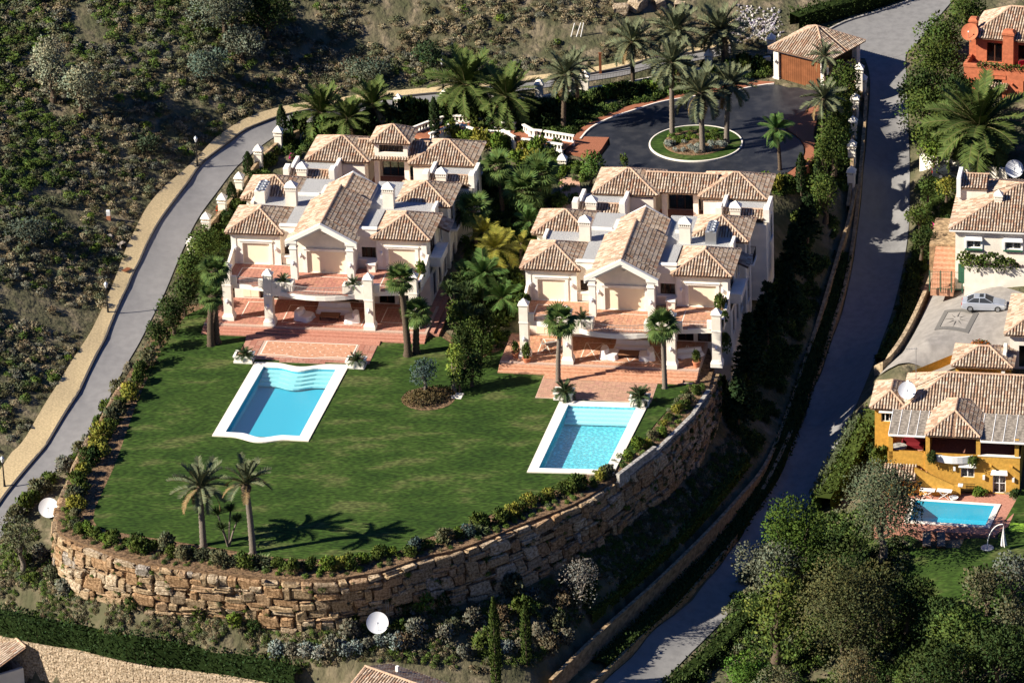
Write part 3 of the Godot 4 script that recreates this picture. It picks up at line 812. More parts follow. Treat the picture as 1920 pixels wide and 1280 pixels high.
	roof_from(o, [[Vector3(6.35, E2, -3.5), Vector3(6.35, E2, -11.9), Vector3(9.4, R, -11.9), Vector3(9.4, R, -3.5)], [Vector3(12.45, E2, -11.9), Vector3(12.45, E2, -3.5), Vector3(9.4, R, -3.5), Vector3(9.4, R, -11.9)], [Vector3(5.85, EV, -1.75), Vector3(5.85, EV, -3.5), Vector3(9.4, R, -3.5), Vector3(9.4, R, -1.75)], [Vector3(12.95, EV, -3.5), Vector3(12.95, EV, -1.75), Vector3(9.4, R, -1.75), Vector3(9.4, R, -3.5)]], [[Vector3(9.4, R, -1.6), Vector3(9.4, R, -11.9)]])
	var rk := MB.new()   # raking cornice of the gable
	for s in [-1.0, 1.0]:
		var a := Vector3(9.4 + s * 3.65, EV - 0.28, 0); var b := Vector3(9.4, R - 0.22, 0)
		for l in [[-1.62, -1.95, 0.06, 0.30], [-1.5, -1.93, 0.30, 0.42]]:
			var p := [a + Vector3(0, l[2] - 0.3, l[0]), b + Vector3(0, l[2] - 0.3, l[0]), b + Vector3(0, l[3], l[0]), a + Vector3(0, l[3], l[0])]
			var q := []
			for e in p: q.append(Vector3(e.x, e.y, l[1]))
			rk.quad(p[0], p[1], p[2], p[3], Vector3.BACK); rk.quad(q[0], q[1], q[2], q[3], Vector3.FORWARD)
			rk.quad(p[3], p[2], q[2], q[3], Vector3.UP); rk.quad(p[0], p[1], q[1], q[0], Vector3.DOWN); rk.quad(p[0], p[3], q[3], q[0], Vector3(s, 0, 0))
	part("gable_cornice", rk.mesh(M.trim), o)
	var ped := MB.new()   # gable end between the columns, closing the porch under the roof
	ped.tri(Vector3(6.4, 8.35, -2.0), Vector3(12.4, 8.35, -2.0), Vector3(9.4, 9.98, -2.0), Vector3.BACK)
	# left open: the porch ceiling shows behind the raking cornice
	bar(o, "porch_beam", Vector3(6.16, 8.36, -3.44), Vector3(6.84, 8.6, -2.3), M.trim)
	bar(o, "porch_beam", Vector3(11.96, 8.36, -3.44), Vector3(12.64, 8.6, -2.3), M.trim)
	# small gable behind the big one
	roof_from(o, [[Vector3(7.2, 8.5, -11.9), Vector3(7.2, 8.5, -16.6), Vector3(9.6, 9.65, -16.6), Vector3(9.6, 9.65, -11.9)], [Vector3(12.0, 8.5, -16.6), Vector3(12.0, 8.5, -11.9), Vector3(9.6, 9.65, -11.9), Vector3(9.6, 9.65, -16.6)]], [[Vector3(9.6, 9.65, -12.0), Vector3(9.6, 9.65, -16.6)]])
	var sg := MB.new()
	for s in [-1.0, 1.0]:
		sg.quad(Vector3(9.6 + s * 2.3, 8.5, -16.9), Vector3(9.6, 9.85, -16.9), Vector3(9.6, 9.85, -16.62), Vector3(9.6 + s * 2.3, 8.5, -16.62), Vector3.UP)
		sg.quad(Vector3(9.6 + s * 2.3, 8.0, -16.62), Vector3(9.6, 8.0, -16.62), Vector3(9.6, 9.85, -16.62), Vector3(9.6 + s * 2.3, 8.5, -16.62), Vector3.BACK)
		sg.quad(Vector3(9.6 + s * 2.3, 8.0, -16.9), Vector3(9.6, 8.0, -16.9), Vector3(9.6, 9.85, -16.9), Vector3(9.6 + s * 2.3, 8.5, -16.9), Vector3.FORWARD)
	part("gable_end", sg.mesh(M.trim), o)
	# flat gravel roofs and the body below them
	flat_top(o, 4.75, 6.6, -11.0, -5.5, 8.28); flat_top(o, 12.2, 14.05, -11.0, -5.5, 8.28)
	flat_top(o, 0.4, 6.45, -13.5, -11.02, 8.14); flat_top(o, 12.2, 18.9, -13.5, -11.02, 8.14)
	flat_top(o, 3.9, 7.3, -18.4, -13.52, 8.14); flat_top(o, 11.9, 14.8, -18.4, -13.52, 8.14)
	flat_top(o, 6.62, 12.18, -16.6, -12.0, 8.3, "attic_roof", M.stucco)
	room(o, -0.3, 19.3, -18.4, -11.02, -4.0, 7.35, {"right": [Rect2(1.2, 10.0, 1.0, 1.0)]})
	for e in [[0.0, 0.35, -13.4, -11.3], [18.75, 19.1, -13.4, -11.3], [4.2, 6.6, -14.3, -14.0], [12.9, 14.4, -14.3, -14.0]]:
		bar(o, "parapet", Vector3(e[0], 7.3, e[2]), Vector3(e[1], 8.4, e[3]), M.trim, 0.03)
	# middle hipped blocks
	for s in 2:
		var x0 := -0.95 if s == 0 else 14.8
		room(o, x0, x0 + 5.05, -18.7, -13.5, Y0 - 4.6, E, {"front": []} if s == 1 else {})
		hip(o, x0 - 0.5, x0 + 5.55, -19.1, -13.05, E + 0.12, 1.45)
		bar(o, "cornice", Vector3(x0 - 0.2, E - 0.05, -18.9), Vector3(x0 + 5.25, E + 0.1, -13.3), M.trim)
	for e in [[19.85, 4.3, -15.1, 1.2, 2.9], [19.85, 0.4, -15.2, 1.2, 2.4], [19.35, 4.7, -11.8, 0.9, 2.3], [19.6, 0.9, -12.0, 0.9, 1.9], [21.4, 4.5, -21.4, 1.3, 2.6], [20.4, 4.9, -28.0, 1.2, 2.0]]: arched_window(o, face(Vector3(e[0], e[1], e[2]), "right"), e[3], e[4])
	for z in [-13.75, -16.9]: bar(o, "wall_pier", Vector3(19.853, -3.0, z - 0.3), Vector3(20.0, E - 0.1, z + 0.3), M.trim)
	bar(o, "wall_band", Vector3(19.853, 3.85, -18.6), Vector3(19.95, 4.15, -17.21), M.trim)
	var bal := MB.new()
	railing(bal, [Vector3(19.87, 4.75, -14.7), Vector3(20.55, 4.75, -14.7), Vector3(20.55, 4.75, -17.0), Vector3(19.87, 4.75, -17.0)])
	var bs := bar(o, "balcony_slab", Vector3(19.86, 4.55, -17.1), Vector3(20.65, 4.75, -14.6), M.trim)
	part("balcony_railing", bal.mesh(M.iron), bs)
	var b2 := bar(o, "balcony_slab", Vector3(19.36, 4.2, -10.2), Vector3(20.45, 5.15, -6.5), M.stucco, 0.03)
	bar(b2, "balcony_ledge", Vector3(19.37, 5.153, -10.25), Vector3(20.55, 5.25, -6.45), M.trim)
	roof_from(o, [[Vector3(20.75, 6.65, -12.6), Vector3(20.75, 6.65, -9.8), Vector3(19.36, 7.25, -9.8), Vector3(19.36, 7.25, -12.6)]], [])
	# tiled links with stub walls, then gravel roofs inside parapets
	for s in 2:
		var x0 := 1.9 if s == 0 else 16.5
		room(o, x0, x0 + 4.9, -24.3, -18.75, -1.0, 7.4, {"front": []})
		roof_from(o, [[Vector3(x0 + 0.2, 7.75, -19.15), Vector3(x0 + 4.7, 7.75, -19.15), Vector3(x0 + 4.7, 8.25, -20.4), Vector3(x0 + 0.2, 8.25, -20.4)]], [[Vector3(x0 + 0.2, 8.25, -20.4), Vector3(x0 + 4.7, 8.25, -20.4)]])
		flat_top(o, x0 + 0.02, x0 + 4.88, -24.28, -20.5, 7.62)
		for x in [x0, x0 + 4.5]: bar(o, "parapet", Vector3(x, 7.4, -24.2), Vector3(x + 0.4, 8.15, -20.5), M.trim, 0.03)
		for x in [x0 - 0.25, x0 + 4.55]: bar(o, "stub_wall", Vector3(x, 7.4, -20.497), Vector3(x + 0.6, 8.85, -19.2), M.trim, 0.05)
		chimney(o, x0 + 1.75, -19.4, 7.6, 9.6, 1.0, 0.9)
	# back wing: two hipped blocks and the entrance link between them
	room(o, 3.4, 9.2, -29.7, -24.31, -1.0, E, {"front": []}); room(o, 14.3, 20.4, -29.7, -24.31, -1.0, E, {"right": [Rect2(1.5, 6.2, 1.2, 1.6)]})
	win(o, face(Vector3(20.4, 5.2, -25.81), "right"), 1.2, 1.6, 2)
	hip(o, 2.95, 9.7, -30.2, -23.7, E + 0.12, 1.5); hip(o, 13.85, 20.85, -30.2, -23.7, E + 0.12, 1.5)
	var lk := MB.new()
	facade(lk, face(Vector3(9.2, Y1 - 0.1, -28.4), "front"), 5.1, 3.5, [Rect2(0.9, 0.1, 3.3, 2.6)])
	part("wall", lk.mesh(M.stucco), o)
	win(o, face(Vector3(10.1, Y1, -28.4), "front"), 3.3, 2.6, 4, null, false, "entrance_door")
	for x in [10.1, 13.3]: bar(o, "porch_column", Vector3(x - 0.25, Y1, -26.0), Vector3(x + 0.25, E - 0.25, -25.5), M.trim)
	bar(o, "porch_beam", Vector3(9.2, E - 0.25, -26.0), Vector3(14.3, E + 0.1, -25.45), M.trim)
	roof_from(o, [[Vector3(8.0, E + 0.12, -24.6), Vector3(15.6, E + 0.12, -24.6), Vector3(15.6, 9.05, -27.0), Vector3(8.0, 9.05, -27.0)], [Vector3(15.6, E + 0.12, -29.4), Vector3(8.0, E + 0.12, -29.4), Vector3(8.0, 9.05, -27.0), Vector3(15.6, 9.05, -27.0)]], [[Vector3(8.0, 9.05, -27.0), Vector3(15.6, 9.05, -27.0)]])
	bar(o, "courtyard", Vector3(6.8, -1.0, -28.4), Vector3(16.5, Y1, -18.41), M.terracotta)
	bar(o, "courtyard_wall", Vector3(6.82, Y1, -24.3), Vector3(9.19, E - 0.3, -24.0), M.stucco)
	bar(o, "courtyard_wall", Vector3(14.31, Y1, -24.3), Vector3(16.48, E - 0.3, -24.0), M.stucco)
	if tower:
		var tw := MB.new()
		facade(tw, face(Vector3(10.1, 8.0, -24.9), "front"), 3.5, 1.75, [Rect2(0.45, 0.55, 2.6, 0.85)])
		facade(tw, face(Vector3(13.6, 8.0, -24.9), "right"), 3.4, 1.75, []); facade(tw, face(Vector3(10.1, 8.0, -28.3), "left"), 3.4, 1.75, []); facade(tw, face(Vector3(13.6, 8.0, -28.3), "back"), 3.5, 1.75, [Rect2(0.45, 0.55, 2.6, 0.85)])
		part("tower_wall", tw.mesh(M.stucco), o)
		hip(o, 9.7, 14.0, -28.7, -24.5, 9.75, 1.25)
	# chimneys on the gravel roofs
	chimney(o, 4.3, -11.5, 7.8, 10.9); chimney(o, 14.25, -12.0, 7.8, 10.9)
	# upper terrace: slab, bowed middle, parapets, planters
	var bow := PackedVector2Array([Vector2(-0.7, -5.06), Vector2(-0.45, -0.25), Vector2(4.0, 0.45), Vector2(5.4, 1.15)])
	for k in 9:
		var a := -1.0 + 2.0 * k / 8.0
		bow.append(Vector2(9.45 + a * 3.9, 1.2 + 0.95 * (1.0 - a * a)))
	bow.append_array([Vector2(13.6, 1.15), Vector2(15.0, 0.45), Vector2(19.4, -0.25), Vector2(19.6, -5.06)])
	var sl := MB.new()
	sl.prism(bow, 3.92, 4.392, true, true)
	part("terrace_slab", sl.mesh(M.trim), o)
	var fl := MB.new()
	var inner := Geometry2D.offset_polygon(bow, -0.12)[0]
	fl.prism(inner, 4.36, 4.394)
	var up := part("upper_terrace_floor", fl.mesh(M.grout), o)
	var tb := MB.new()
	tile_layer(tb, inner, 4.394, 0.44)
	stuffed(part("floor_tiles", tb.mesh(floor_set[0]), up), "square clay tiles of the upper terrace")
	# pale inlay lines on the upper terrace
	var il := MB.new()
	var ly := 4.416
	for r in [[0.6, -4.0, 3.6, -0.9], [5.5, -2.6, 13.4, 1.0], [15.3, -4.0, 18.4, -0.9]]:
		for q in [[r[0], r[1], r[2], r[1] + 0.1], [r[0], r[3] - 0.1, r[2], r[3]], [r[0], r[1] + 0.1, r[0] + 0.1, r[3] - 0.1], [r[2] - 0.1, r[1] + 0.1, r[2], r[3] - 0.1]]:
			il.quad(Vector3(q[0], ly, q[1]), Vector3(q[2], ly, q[1]), Vector3(q[2], ly, q[3]), Vector3(q[0], ly, q[3]), Vector3.UP)
	part("floor_inlay", il.mesh(M.inlay), up)
	# beams and columns
	pillar(o, 0.0, 0.0, Y0, 6.75, 4.35); pillar(o, 4.4, 0.85, Y0, 6.55, 3.75); pillar(o, 14.6, 0.85, Y0, 6.55, 3.75); pillar(o, 18.95, 0.1, Y0, 6.65, 4.35)
	for s in 2:
		var x0 := 4.85 if s == 0 else 12.0
		var pm := MB.new()
		pm.box(Vector3(x0, 3.85, 0.1), Vector3(x0 + 2.15, 5.3, 0.3)); pm.box(Vector3(x0, 3.85, 1.05), Vector3(x0 + 2.15, 5.3, 1.25))
		pm.box(Vector3(x0, 3.85, 0.3), Vector3(x0 + 0.2, 5.3, 1.05)); pm.box(Vector3(x0 + 1.95, 3.85, 0.3), Vector3(x0 + 2.15, 5.3, 1.05))
		pm.box(Vector3(x0 + 0.2, 5.0, 0.3), Vector3(x0 + 1.95, 5.15, 1.05))
		part("planter", pm.mesh(M.stucco), o)
		var x1 := 0.45 if s == 0 else 18.0
		bar(o, "parapet", Vector3(x1, 4.405, -0.2), Vector3(x1 + 0.5, 5.3, 0.15), M.stucco, 0.03)
		var x2 := 3.35 if s == 0 else 15.05
		bar(o, "parapet", Vector3(x2, 4.405, 0.35), Vector3(x2 + 0.62, 5.3, 0.7), M.stucco, 0.03)
		# sweeping parapet wall up the side of the terrace
		var sw := MB.new()
		var xs := -0.6 if s == 0 else 19.32
		for k in 10:
			var z0 := -5.0 + 0.46 * k; var z1 := z0 + 0.46
			var h0 := 5.3 + 0.9 * pow(1.0 - k / 10.0, 2.0); var h1 := 5.3 + 0.9 * pow(1.0 - (k + 1) / 10.0, 2.0)
			sw.quad(Vector3(xs, 4.1, z0), Vector3(xs, 4.1, z1), Vector3(xs, h1, z1), Vector3(xs, h0, z0), Vector3.LEFT)
			sw.quad(Vector3(xs + 0.28, 4.1, z0), Vector3(xs + 0.28, 4.1, z1), Vector3(xs + 0.28, h1, z1), Vector3(xs + 0.28, h0, z0), Vector3.RIGHT)
			sw.quad(Vector3(xs, h0, z0), Vector3(xs, h1, z1), Vector3(xs + 0.28, h1, z1), Vector3(xs + 0.28, h0, z0), Vector3.UP)
		part("side_parapet", sw.mesh(M.stucco), o)
	var rl := MB.new()
	railing(rl, [Vector3(0.95, 4.41, -0.05), Vector3(3.35, 4.41, 0.32)], 0.8)
	railing(rl, [Vector3(15.7, 4.41, 0.32), Vector3(18.0, 4.41, -0.05)], 0.8)
	var arc := [Vector3(5.9, 4.41, 1.28)]
	for k in 11:
		var a := -0.95 + 1.9 * k / 10.0
		arc.append(Vector3(9.45 + a * 3.85, 4.41, 1.15 + 0.9 * (1.0 - a * a)))
	arc.append(Vector3(13.1, 4.41, 1.28))
	railing(rl, arc, 0.9)
	stuffed(part("terrace_railing", rl.mesh(M.rail), o), "thin wrought iron terrace railings")
	# plants and air conditioning are things of their own
	return o

func local(o: Node3D, p: Vector3) -> Vector3:
	return o.transform * p

# ---------------------------------------------------------------- plants
const ORDINAL := ["first", "second", "third", "fourth", "fifth", "sixth", "seventh", "eighth", "ninth", "tenth", "eleventh", "twelfth", "thirteenth", "fourteenth", "fifteenth", "sixteenth", "seventeenth", "eighteenth", "nineteenth", "twentieth", "twenty-first", "twenty-second", "twenty-third", "twenty-fourth", "twenty-fifth"]

func nth(key: String) -> String:
	var k := "n:" + key
	cache[k] = cache.get(k, 0) + 1
	return ORDINAL[mini(cache[k] - 1, ORDINAL.size() - 1)]

func leaf(mb: MB, p: Vector3, d: Vector3, side: Vector3, l: float, w: float, out := Vector3.ZERO) -> void:
	# one leaf folded along its middle
	var nn := d.cross(side).normalized()
	var tip := p + d * l
	var m := p + d * l * 0.45
	var a := m + side * w + nn * w * 0.3
	var b := m - side * w + nn * w * 0.3
	var n1 := (a - p).cross(tip - p).normalized(); var n2 := (tip - p).cross(b - p).normalized()
	# the faces look outwards, their shading leans on the clump they belong to
	for f in [[tip, a, n1], [b, tip, n2]]:
		var k: Vector3 = f[2]
		if k.dot(out) >= 0.0:
			var s := (k * 0.5 + out * 0.75).normalized()
			mb.t3(p, f[0], f[1], s, s, s)
		else:
			var s := (-k * 0.5 + out * 0.75).normalized()
			mb.t3(p, f[1], f[0], s, s, s)

func rdir() -> Vector3:
	var z: float = rng.randf_range(-1, 1); var a: float = rng.randf() * TAU
	var s := sqrt(1 - z * z)
	return Vector3(s * cos(a), z, s * sin(a))

func vary(c: Color, s := 0.3) -> Color:
	var k: float = 1.0 + rng.randf_range(-s, s); var h: float = rng.randf_range(-0.12, 0.12)
	return Color(c.r * k * (1 + h), c.g * k, c.b * k * (1 - h * 0.5))

func lobes_for(r: float, h: float, n: int, spread := 0.55) -> Array:
	# lobes of a crown of radius r, height h, centred on the origin: [centre, radii]
	var out := []
	for k in n:
		var d := rdir()
		var f: float = rng.randf_range(0.55, 1.0) * spread
		var s: float = rng.randf_range(0.36, 0.58)
		out.append([Vector3(d.x * r * f, d.y * h * 0.5 * f, d.z * r * f), Vector3(r * s, h * 0.5 * s * 1.1, r * s)])
	return out

func foliage(mb: MB, lobes: Array, n: int, size: float, c: Color, droop := 0.0, tint := Color(0, 0, 0), tint_share := 0.0) -> void:
	var area := 0.0
	for l in lobes: area += l[1].x * l[1].z + l[1].x * l[1].y * 2.0
	for l in lobes:
		var m := int(n * (l[1].x * l[1].z + l[1].x * l[1].y * 2.0) / area)
		var base := vary(c, 0.2)
		for k in m:
			var d := rdir()
			if d.y < -0.35 and rng.randf() < 0.6: d.y = -d.y
			var f: float = 1.0 - 0.55 * pow(rng.randf(), 2.2) + rng.randf_range(0.0, 0.10)
			var p: Vector3 = l[0] + Vector3(d.x * l[1].x, d.y * l[1].y, d.z * l[1].z) * f
			var o := (d + rdir() * 0.9 + Vector3(0, 0.25 - droop, 0)).normalized()
			var s := o.cross(rdir()).normalized()
			mb.col = vary(tint if rng.randf() < tint_share else base, 0.2)
			var q: float = size * rng.randf_range(0.65, 1.3)
			leaf(mb, p, o, s, q, q * 0.36, (d * 0.8 + Vector3(0, 0.25, 0)).normalized())

func crown_mesh(key: String, r: float, h: float, nl: int, n: int, size: float, c: Color, droop := 0.0, spread := 0.55, tint := Color(0, 0, 0), share := 0.0) -> ArrayMesh:
	if not cache.has(key):
		var mb := MB.new()
		foliage(mb, lobes_for(r, h, nl, spread), n, size, c, droop, tint, share)
		cache[key] = mb.mesh(M.leaf)
	return cache[key]

func tree(called: String, label: String, category: String, at: Vector3, h: float, r: float, c: Color, opt := {}, group := "") -> Node3D:
	# trunk with limbs below an uneven crown; h and r are its height and radius
	var o := thing(called, label, category, at, 0.0, group)
	var ch: float = h * opt.get("crown", 0.82)
	var tr: float = opt.get("trunk", 0.035 * h + 0.05)
	var mid := Vector3(rng.randf_range(-0.15, 0.15) * r, h - ch * 0.5, rng.randf_range(-0.15, 0.15) * r)
	var lb := lobes_for(r, ch, opt.get("lobes", 11), opt.get("spread", 0.62))
	var mb := MB.new()
	var fork := Vector3(mid.x * 0.5, h - ch * 0.85, mid.z * 0.5)
	mb.tube([Vector3(0, -0.4, 0), Vector3(0.02 * h, fork.y * 0.5, 0.0), fork], [tr * 1.35, tr, tr * 0.85], 7)
	for k in mini(6, lb.size()):
		var e: Vector3 = mid + lb[k][0]
		mb.tube([fork, fork.lerp(e, 0.5) + rdir() * 0.15 * r, e], [tr * 0.6, tr * 0.35, tr * 0.12], 5)
	part("trunk", mb.mesh(M.bark_pale if opt.get("pale", false) else M.bark), o)
	var size: float = opt.get("leaf", 0.32) * 0.82
	var n := int(clampf(opt.get("dense", 1.0) * 8.0 * (r * r + r * ch) / (size * size), 300, 20000))
	var f := MB.new()
	foliage(f, lb, n, size, c, opt.get("droop", 0.0), opt.get("tint", Color(0, 0, 0)), opt.get("share", 0.0))
	part("crown", f.mesh(M.leaf), o, Transform3D(Basis(), mid))
	return o

func cypress(label: String, at: Vector3, h: float, r: float, c: Color, group := "") -> void:
	var o := thing("cypress", label, "cypress tree", at, 0.0, group)
	var t := MB.new()
	t.tube([Vector3(0, -0.3, 0), Vector3(0, h * 0.6, 0), Vector3(0, h * 0.97, 0)], [0.1, 0.07, 0.02], 6)
	part("trunk", t.mesh(M.bark), o)
	var mb := MB.new()
	var n := int(clampf(h * r * 500, 350, 3500))
	for k in n:
		var y := pow(rng.randf(), 0.85); var a: float = rng.randf() * TAU
		var rr: float = r * (0.55 + 0.45 * sin(PI * clampf(0.12 + y * 0.88, 0, 1))) * (1.0 if y < 0.8 else (1.0 - y) * 5.0) * rng.randf_range(0.55, 1.08)
		var p := Vector3(cos(a) * rr, 0.1 + y * (h - 0.1), sin(a) * rr)
		var d := Vector3(cos(a) * 0.45, 1.0, sin(a) * 0.45).normalized()
		mb.col = vary(c, 0.35)
		leaf(mb, p, d, d.cross(rdir()).normalized(), 0.34, 0.07, Vector3(cos(a), 0.2, sin(a)).normalized())
	part("crown", mb.mesh(M.leaf), o)

func conifer(label: String, at: Vector3, h: float, r: float, c: Color, group := "") -> void:
	var o := thing("conifer", label, "conifer", at, 0.0, group)
	var t := MB.new()
	t.tube([Vector3(0, -0.3, 0), Vector3(0, h, 0)], [0.16, 0.02], 6)
	part("trunk", t.mesh(M.bark), o)
	var mb := MB.new()
	for k in int(h * 34):
		var y: float = rng.randf_range(0.06, 1.0); var a: float = rng.randf() * TAU
		var l: float = r * (1.02 - y) * rng.randf_range(0.7, 1.1) + 0.15
		var d := Vector3(cos(a), 0.25, sin(a))
		for j in 7:
			var f := (j + 0.6) / 7.0
			var p := Vector3(0, y * h, 0) + d * l * f - Vector3(0, l * f * f * 0.25, 0)
			for q in 2:
				mb.col = vary(c, 0.32)
				var e := (d + rdir() * 0.8).normalized()
				leaf(mb, p, e, e.cross(rdir()).normalized(), 0.42, 0.11, (d + Vector3(0, 0.4, 0)).normalized())
	part("crown", mb.mesh(M.leaf), o)

# palm fronds --------------------------------------------------------------
func frond_mesh(kind: String, bend: int) -> ArrayMesh:
	var key := "frond:%s:%d" % [kind, bend]
	if cache.has(key): return cache[key]
	var mb := MB.new()
	var droop: float = [0.22, 0.5, 0.95][bend]
	if kind == "fan":
		var c := Color(0.075, 0.115, 0.034)
		mb.col = Color(0.14, 0.15, 0.06)
		mb.tube([Vector3(0, 0, 0), Vector3(0, 0.03, 0.3), Vector3(0, 0.0, 0.52)], [0.018, 0.014, 0.01], 4, false)
		for k in 17:
			var a := lerpf(-2.0, 2.0, k / 16.0)
			var l: float = 0.62 * (1.0 - 0.12 * absf(a) / 2.2) * rng.randf_range(0.9, 1.08)
			var d := Vector3(sin(a), 0.10, cos(a)).normalized()
			var s := d.cross(Vector3.UP).normalized()
			var p := Vector3(0, 0, 0.5)
			var m := p + d * l * 0.55
			var tip := p + d * l - Vector3(0, droop * 0.34 * l + 0.05, 0) + rdir() * 0.02
			mb.col = vary(c, 0.3)
			var nn := Vector3(0, 1, 0) + s * (0.5 if k % 2 else -0.5)
			mb.tri(p, m - s * 0.042, m + s * 0.042, nn)
			mb.tri(m - s * 0.042, m + s * 0.042, tip, nn)
	else:
		var c := {"date": Color(0.115, 0.132, 0.075), "canary": Color(0.075, 0.105, 0.03), "areca": Color(0.20, 0.19, 0.035), "kentia": Color(0.07, 0.125, 0.035), "cycad": Color(0.045, 0.072, 0.032), "dry": Color(0.20, 0.14, 0.07)}[kind] as Color
		var pts := []
		var p := Vector3(); var ang := 0.0
		var seg := 12
		for k in seg + 1:
			pts.append(p)
			ang = droop * pow(float(k) / seg, 1.25) * 1.5
			p += Vector3(0, -sin(ang), cos(ang)) / seg
		mb.col = Color(0.17, 0.15, 0.07)
		var rr := []
		for k in seg + 1: rr.append(lerpf(0.016, 0.004, float(k) / seg))
		mb.tube(pts, rr, 3, false)
		var n := 34 if kind != "cycad" else 26
		var ll: float = {"date": 0.20, "canary": 0.19, "areca": 0.28, "kentia": 0.30, "cycad": 0.2, "dry": 0.15}[kind]
		var up: float = {"date": 0.55, "canary": 0.30, "areca": 0.1, "kentia": 0.0, "cycad": 0.45, "dry": 0.2}[kind]
		for k in n:
			var t := 0.10 + 0.9 * (k + 0.5) / n
			var f := t * seg; var i := mini(int(f), seg - 1)
			var b: Vector3 = (pts[i] as Vector3).lerp(pts[i + 1], f - i)
			var dir: Vector3 = (pts[i + 1] - pts[i]).normalized()
			var nn := Vector3.RIGHT.cross(dir).normalized()
			if nn.y < 0: nn = -nn
			for s in [-1.0, 1.0]:
				var l: float = ll * (0.45 + 0.75 * sin(PI * clampf(t * 0.92, 0, 1))) * rng.randf_range(0.85, 1.1)
				var d: Vector3 = (Vector3.RIGHT * s * 0.85 + dir * 0.62 + nn * up).normalized()
				d = (d + rdir() * 0.10).normalized()
				mb.col = vary(c, 0.28)
				var w := 0.021 if kind != "kentia" else 0.028
				var tip := b + d * l - Vector3(0, l * (0.12 if kind != "kentia" else 0.4), 0)
				var e := dir * w
				mb.tri(b - e, b + e, tip + e * 0.2, nn + Vector3(0, 0.01, 0))
				mb.tri(b - e, tip + e * 0.2, tip - e * 0.2, nn + Vector3(0, 0.01, 0))
	cache[key] = mb.mesh(M.leaf)
	return cache[key]

func palm(called: String, label: String, at: Vector3, h: float, kind: String, R: float, opt := {}, group := "") -> Node3D:
	# h: height of the crown's heart; R: length of the fronds
	var o := thing(called, label, "palm tree" if kind != "cycad" else "cycad", at, 0.0, group)
	var tr: float = opt.get("trunk", 0.24)
	var lean := Vector3(opt.get("lean", rng.randf_range(-0.45, 0.45)), 0, rng.randf_range(-0.35, 0.35)) * minf(1.0, h / 5.0)
	if h > 0.5:
		var mb := MB.new()
		var path := []; var rad := []
		var n := maxi(4, int(h / 0.22))
		for k in n + 1:
			var f := float(k) / n
			path.append(Vector3(lean.x * f * f, -0.3 + (h + 0.3) * f, lean.z * f * f))
			rad.append(lerpf(tr * (1.5 if f < 0.06 else 1.1), tr * opt.get("taper", 0.8), f) * (1.0 + (0.07 if k % 2 else -0.07)))
		mb.tube(path, rad, 9)
		part("trunk", mb.mesh(M.bark_pale if opt.get("pale", false) else M.bark), o)
		if opt.get("boot", true):
			var bt := MB.new()   # old leaf bases under the crown
			bt.lathe([Vector2(tr * 0.8, -0.9), Vector2(tr * 1.5, -0.45), Vector2(tr * 1.7, -0.1), Vector2(tr * 0.7, 0.25), Vector2(0, 0.4)], Vector3(), 9)
			part("crown_shaft", bt.mesh(M.bark), o, Transform3D(Basis(), Vector3(lean.x, h, lean.z)))
	var n: int = opt.get("n", 42)
	var dead: bool = kind in ["date", "canary"] and h > 2.0
	var lo: float = opt.get("lo", -35.0); var hi: float = opt.get("hi", 82.0)
	for k in n:
		var f := (k + 0.5) / n
		var pitch := deg_to_rad(lerpf(hi, lo, pow(f, opt.get("pow", 1.0))) + rng.randf_range(-6, 6))
		var yaw: float = k * 2.39996 + rng.randf_range(-0.25, 0.25)
		var l: float = R * rng.randf_range(0.86, 1.1) * (0.8 if f < 0.12 else 1.0)
		var b := Basis(Vector3.UP, yaw) * Basis(Vector3.RIGHT, -pitch) * Basis(Vector3.BACK, rng.randf_range(-0.35, 0.35))
		var bend := 0 if f < 0.3 else (1 if f < 0.72 else 2)
		if dead and k >= n - 4: pitch = deg_to_rad(rng.randf_range(-78, -50))
		part("dry_frond" if dead and k >= n - 4 else "frond", frond_mesh("dry" if dead and k >= n - 4 else kind, bend), o, Transform3D(b.scaled_local(Vector3(l, l, l)), Vector3(lean.x, maxf(h, 0.0) + 0.1, lean.z)))
	return o

# shrubs -------------------------------------------------------------------
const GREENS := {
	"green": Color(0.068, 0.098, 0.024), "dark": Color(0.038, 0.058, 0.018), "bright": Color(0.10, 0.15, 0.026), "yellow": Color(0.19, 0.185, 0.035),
	"grey": Color(0.14, 0.14, 0.105), "silver": Color(0.20, 0.22, 0.19), "olive": Color(0.098, 0.10, 0.054), "brown": Color(0.125, 0.10, 0.062), "blue": Color(0.065, 0.095, 0.085), "dry": Color(0.205, 0.175, 0.11)}

func shrub_mesh(kind: String, variant: int) -> ArrayMesh:
	var key := "shrub:%s:%d" % [kind, variant]
	if cache.has(key): return cache[key]
	var mb := MB.new()
	if kind == "spiky" or kind == "flax":
		for k in 90:
			var d := rdir(); d.y = absf(d.y) * 1.3 + 0.25; d = d.normalized()
			mb.col = vary(Color(0.12, 0.15, 0.07) if kind == "flax" else Color(0.055, 0.08, 0.03), 0.3)
			var s := d.cross(Vector3.UP).normalized()
			var m := d * 0.6 + rdir() * 0.05
			var tip := d * rng.randf_range(0.85, 1.1) - Vector3(0, 0.15, 0)
			mb.tri(-s * 0.03, s * 0.03, m + s * 0.04, Vector3.UP); mb.tri(-s * 0.03, m + s * 0.04, m - s * 0.04, Vector3.UP); mb.tri(m - s * 0.04, m + s * 0.04, tip, Vector3.UP)
	else:
		var c: Color = GREENS[kind]
		var lb := []
		for k in 6:
			var a: float = rng.randf() * TAU
			var f: float = rng.randf_range(0.15, 0.55)
			lb.append([Vector3(cos(a) * f, rng.randf_range(0.3, 0.6), sin(a) * f), Vector3(0.5, 0.48, 0.5) * rng.randf_range(0.75, 1.1)])
		foliage(mb, lb, 620, 0.24, c)
	cache[key] = mb.mesh(M.leaf)
	return cache[key]

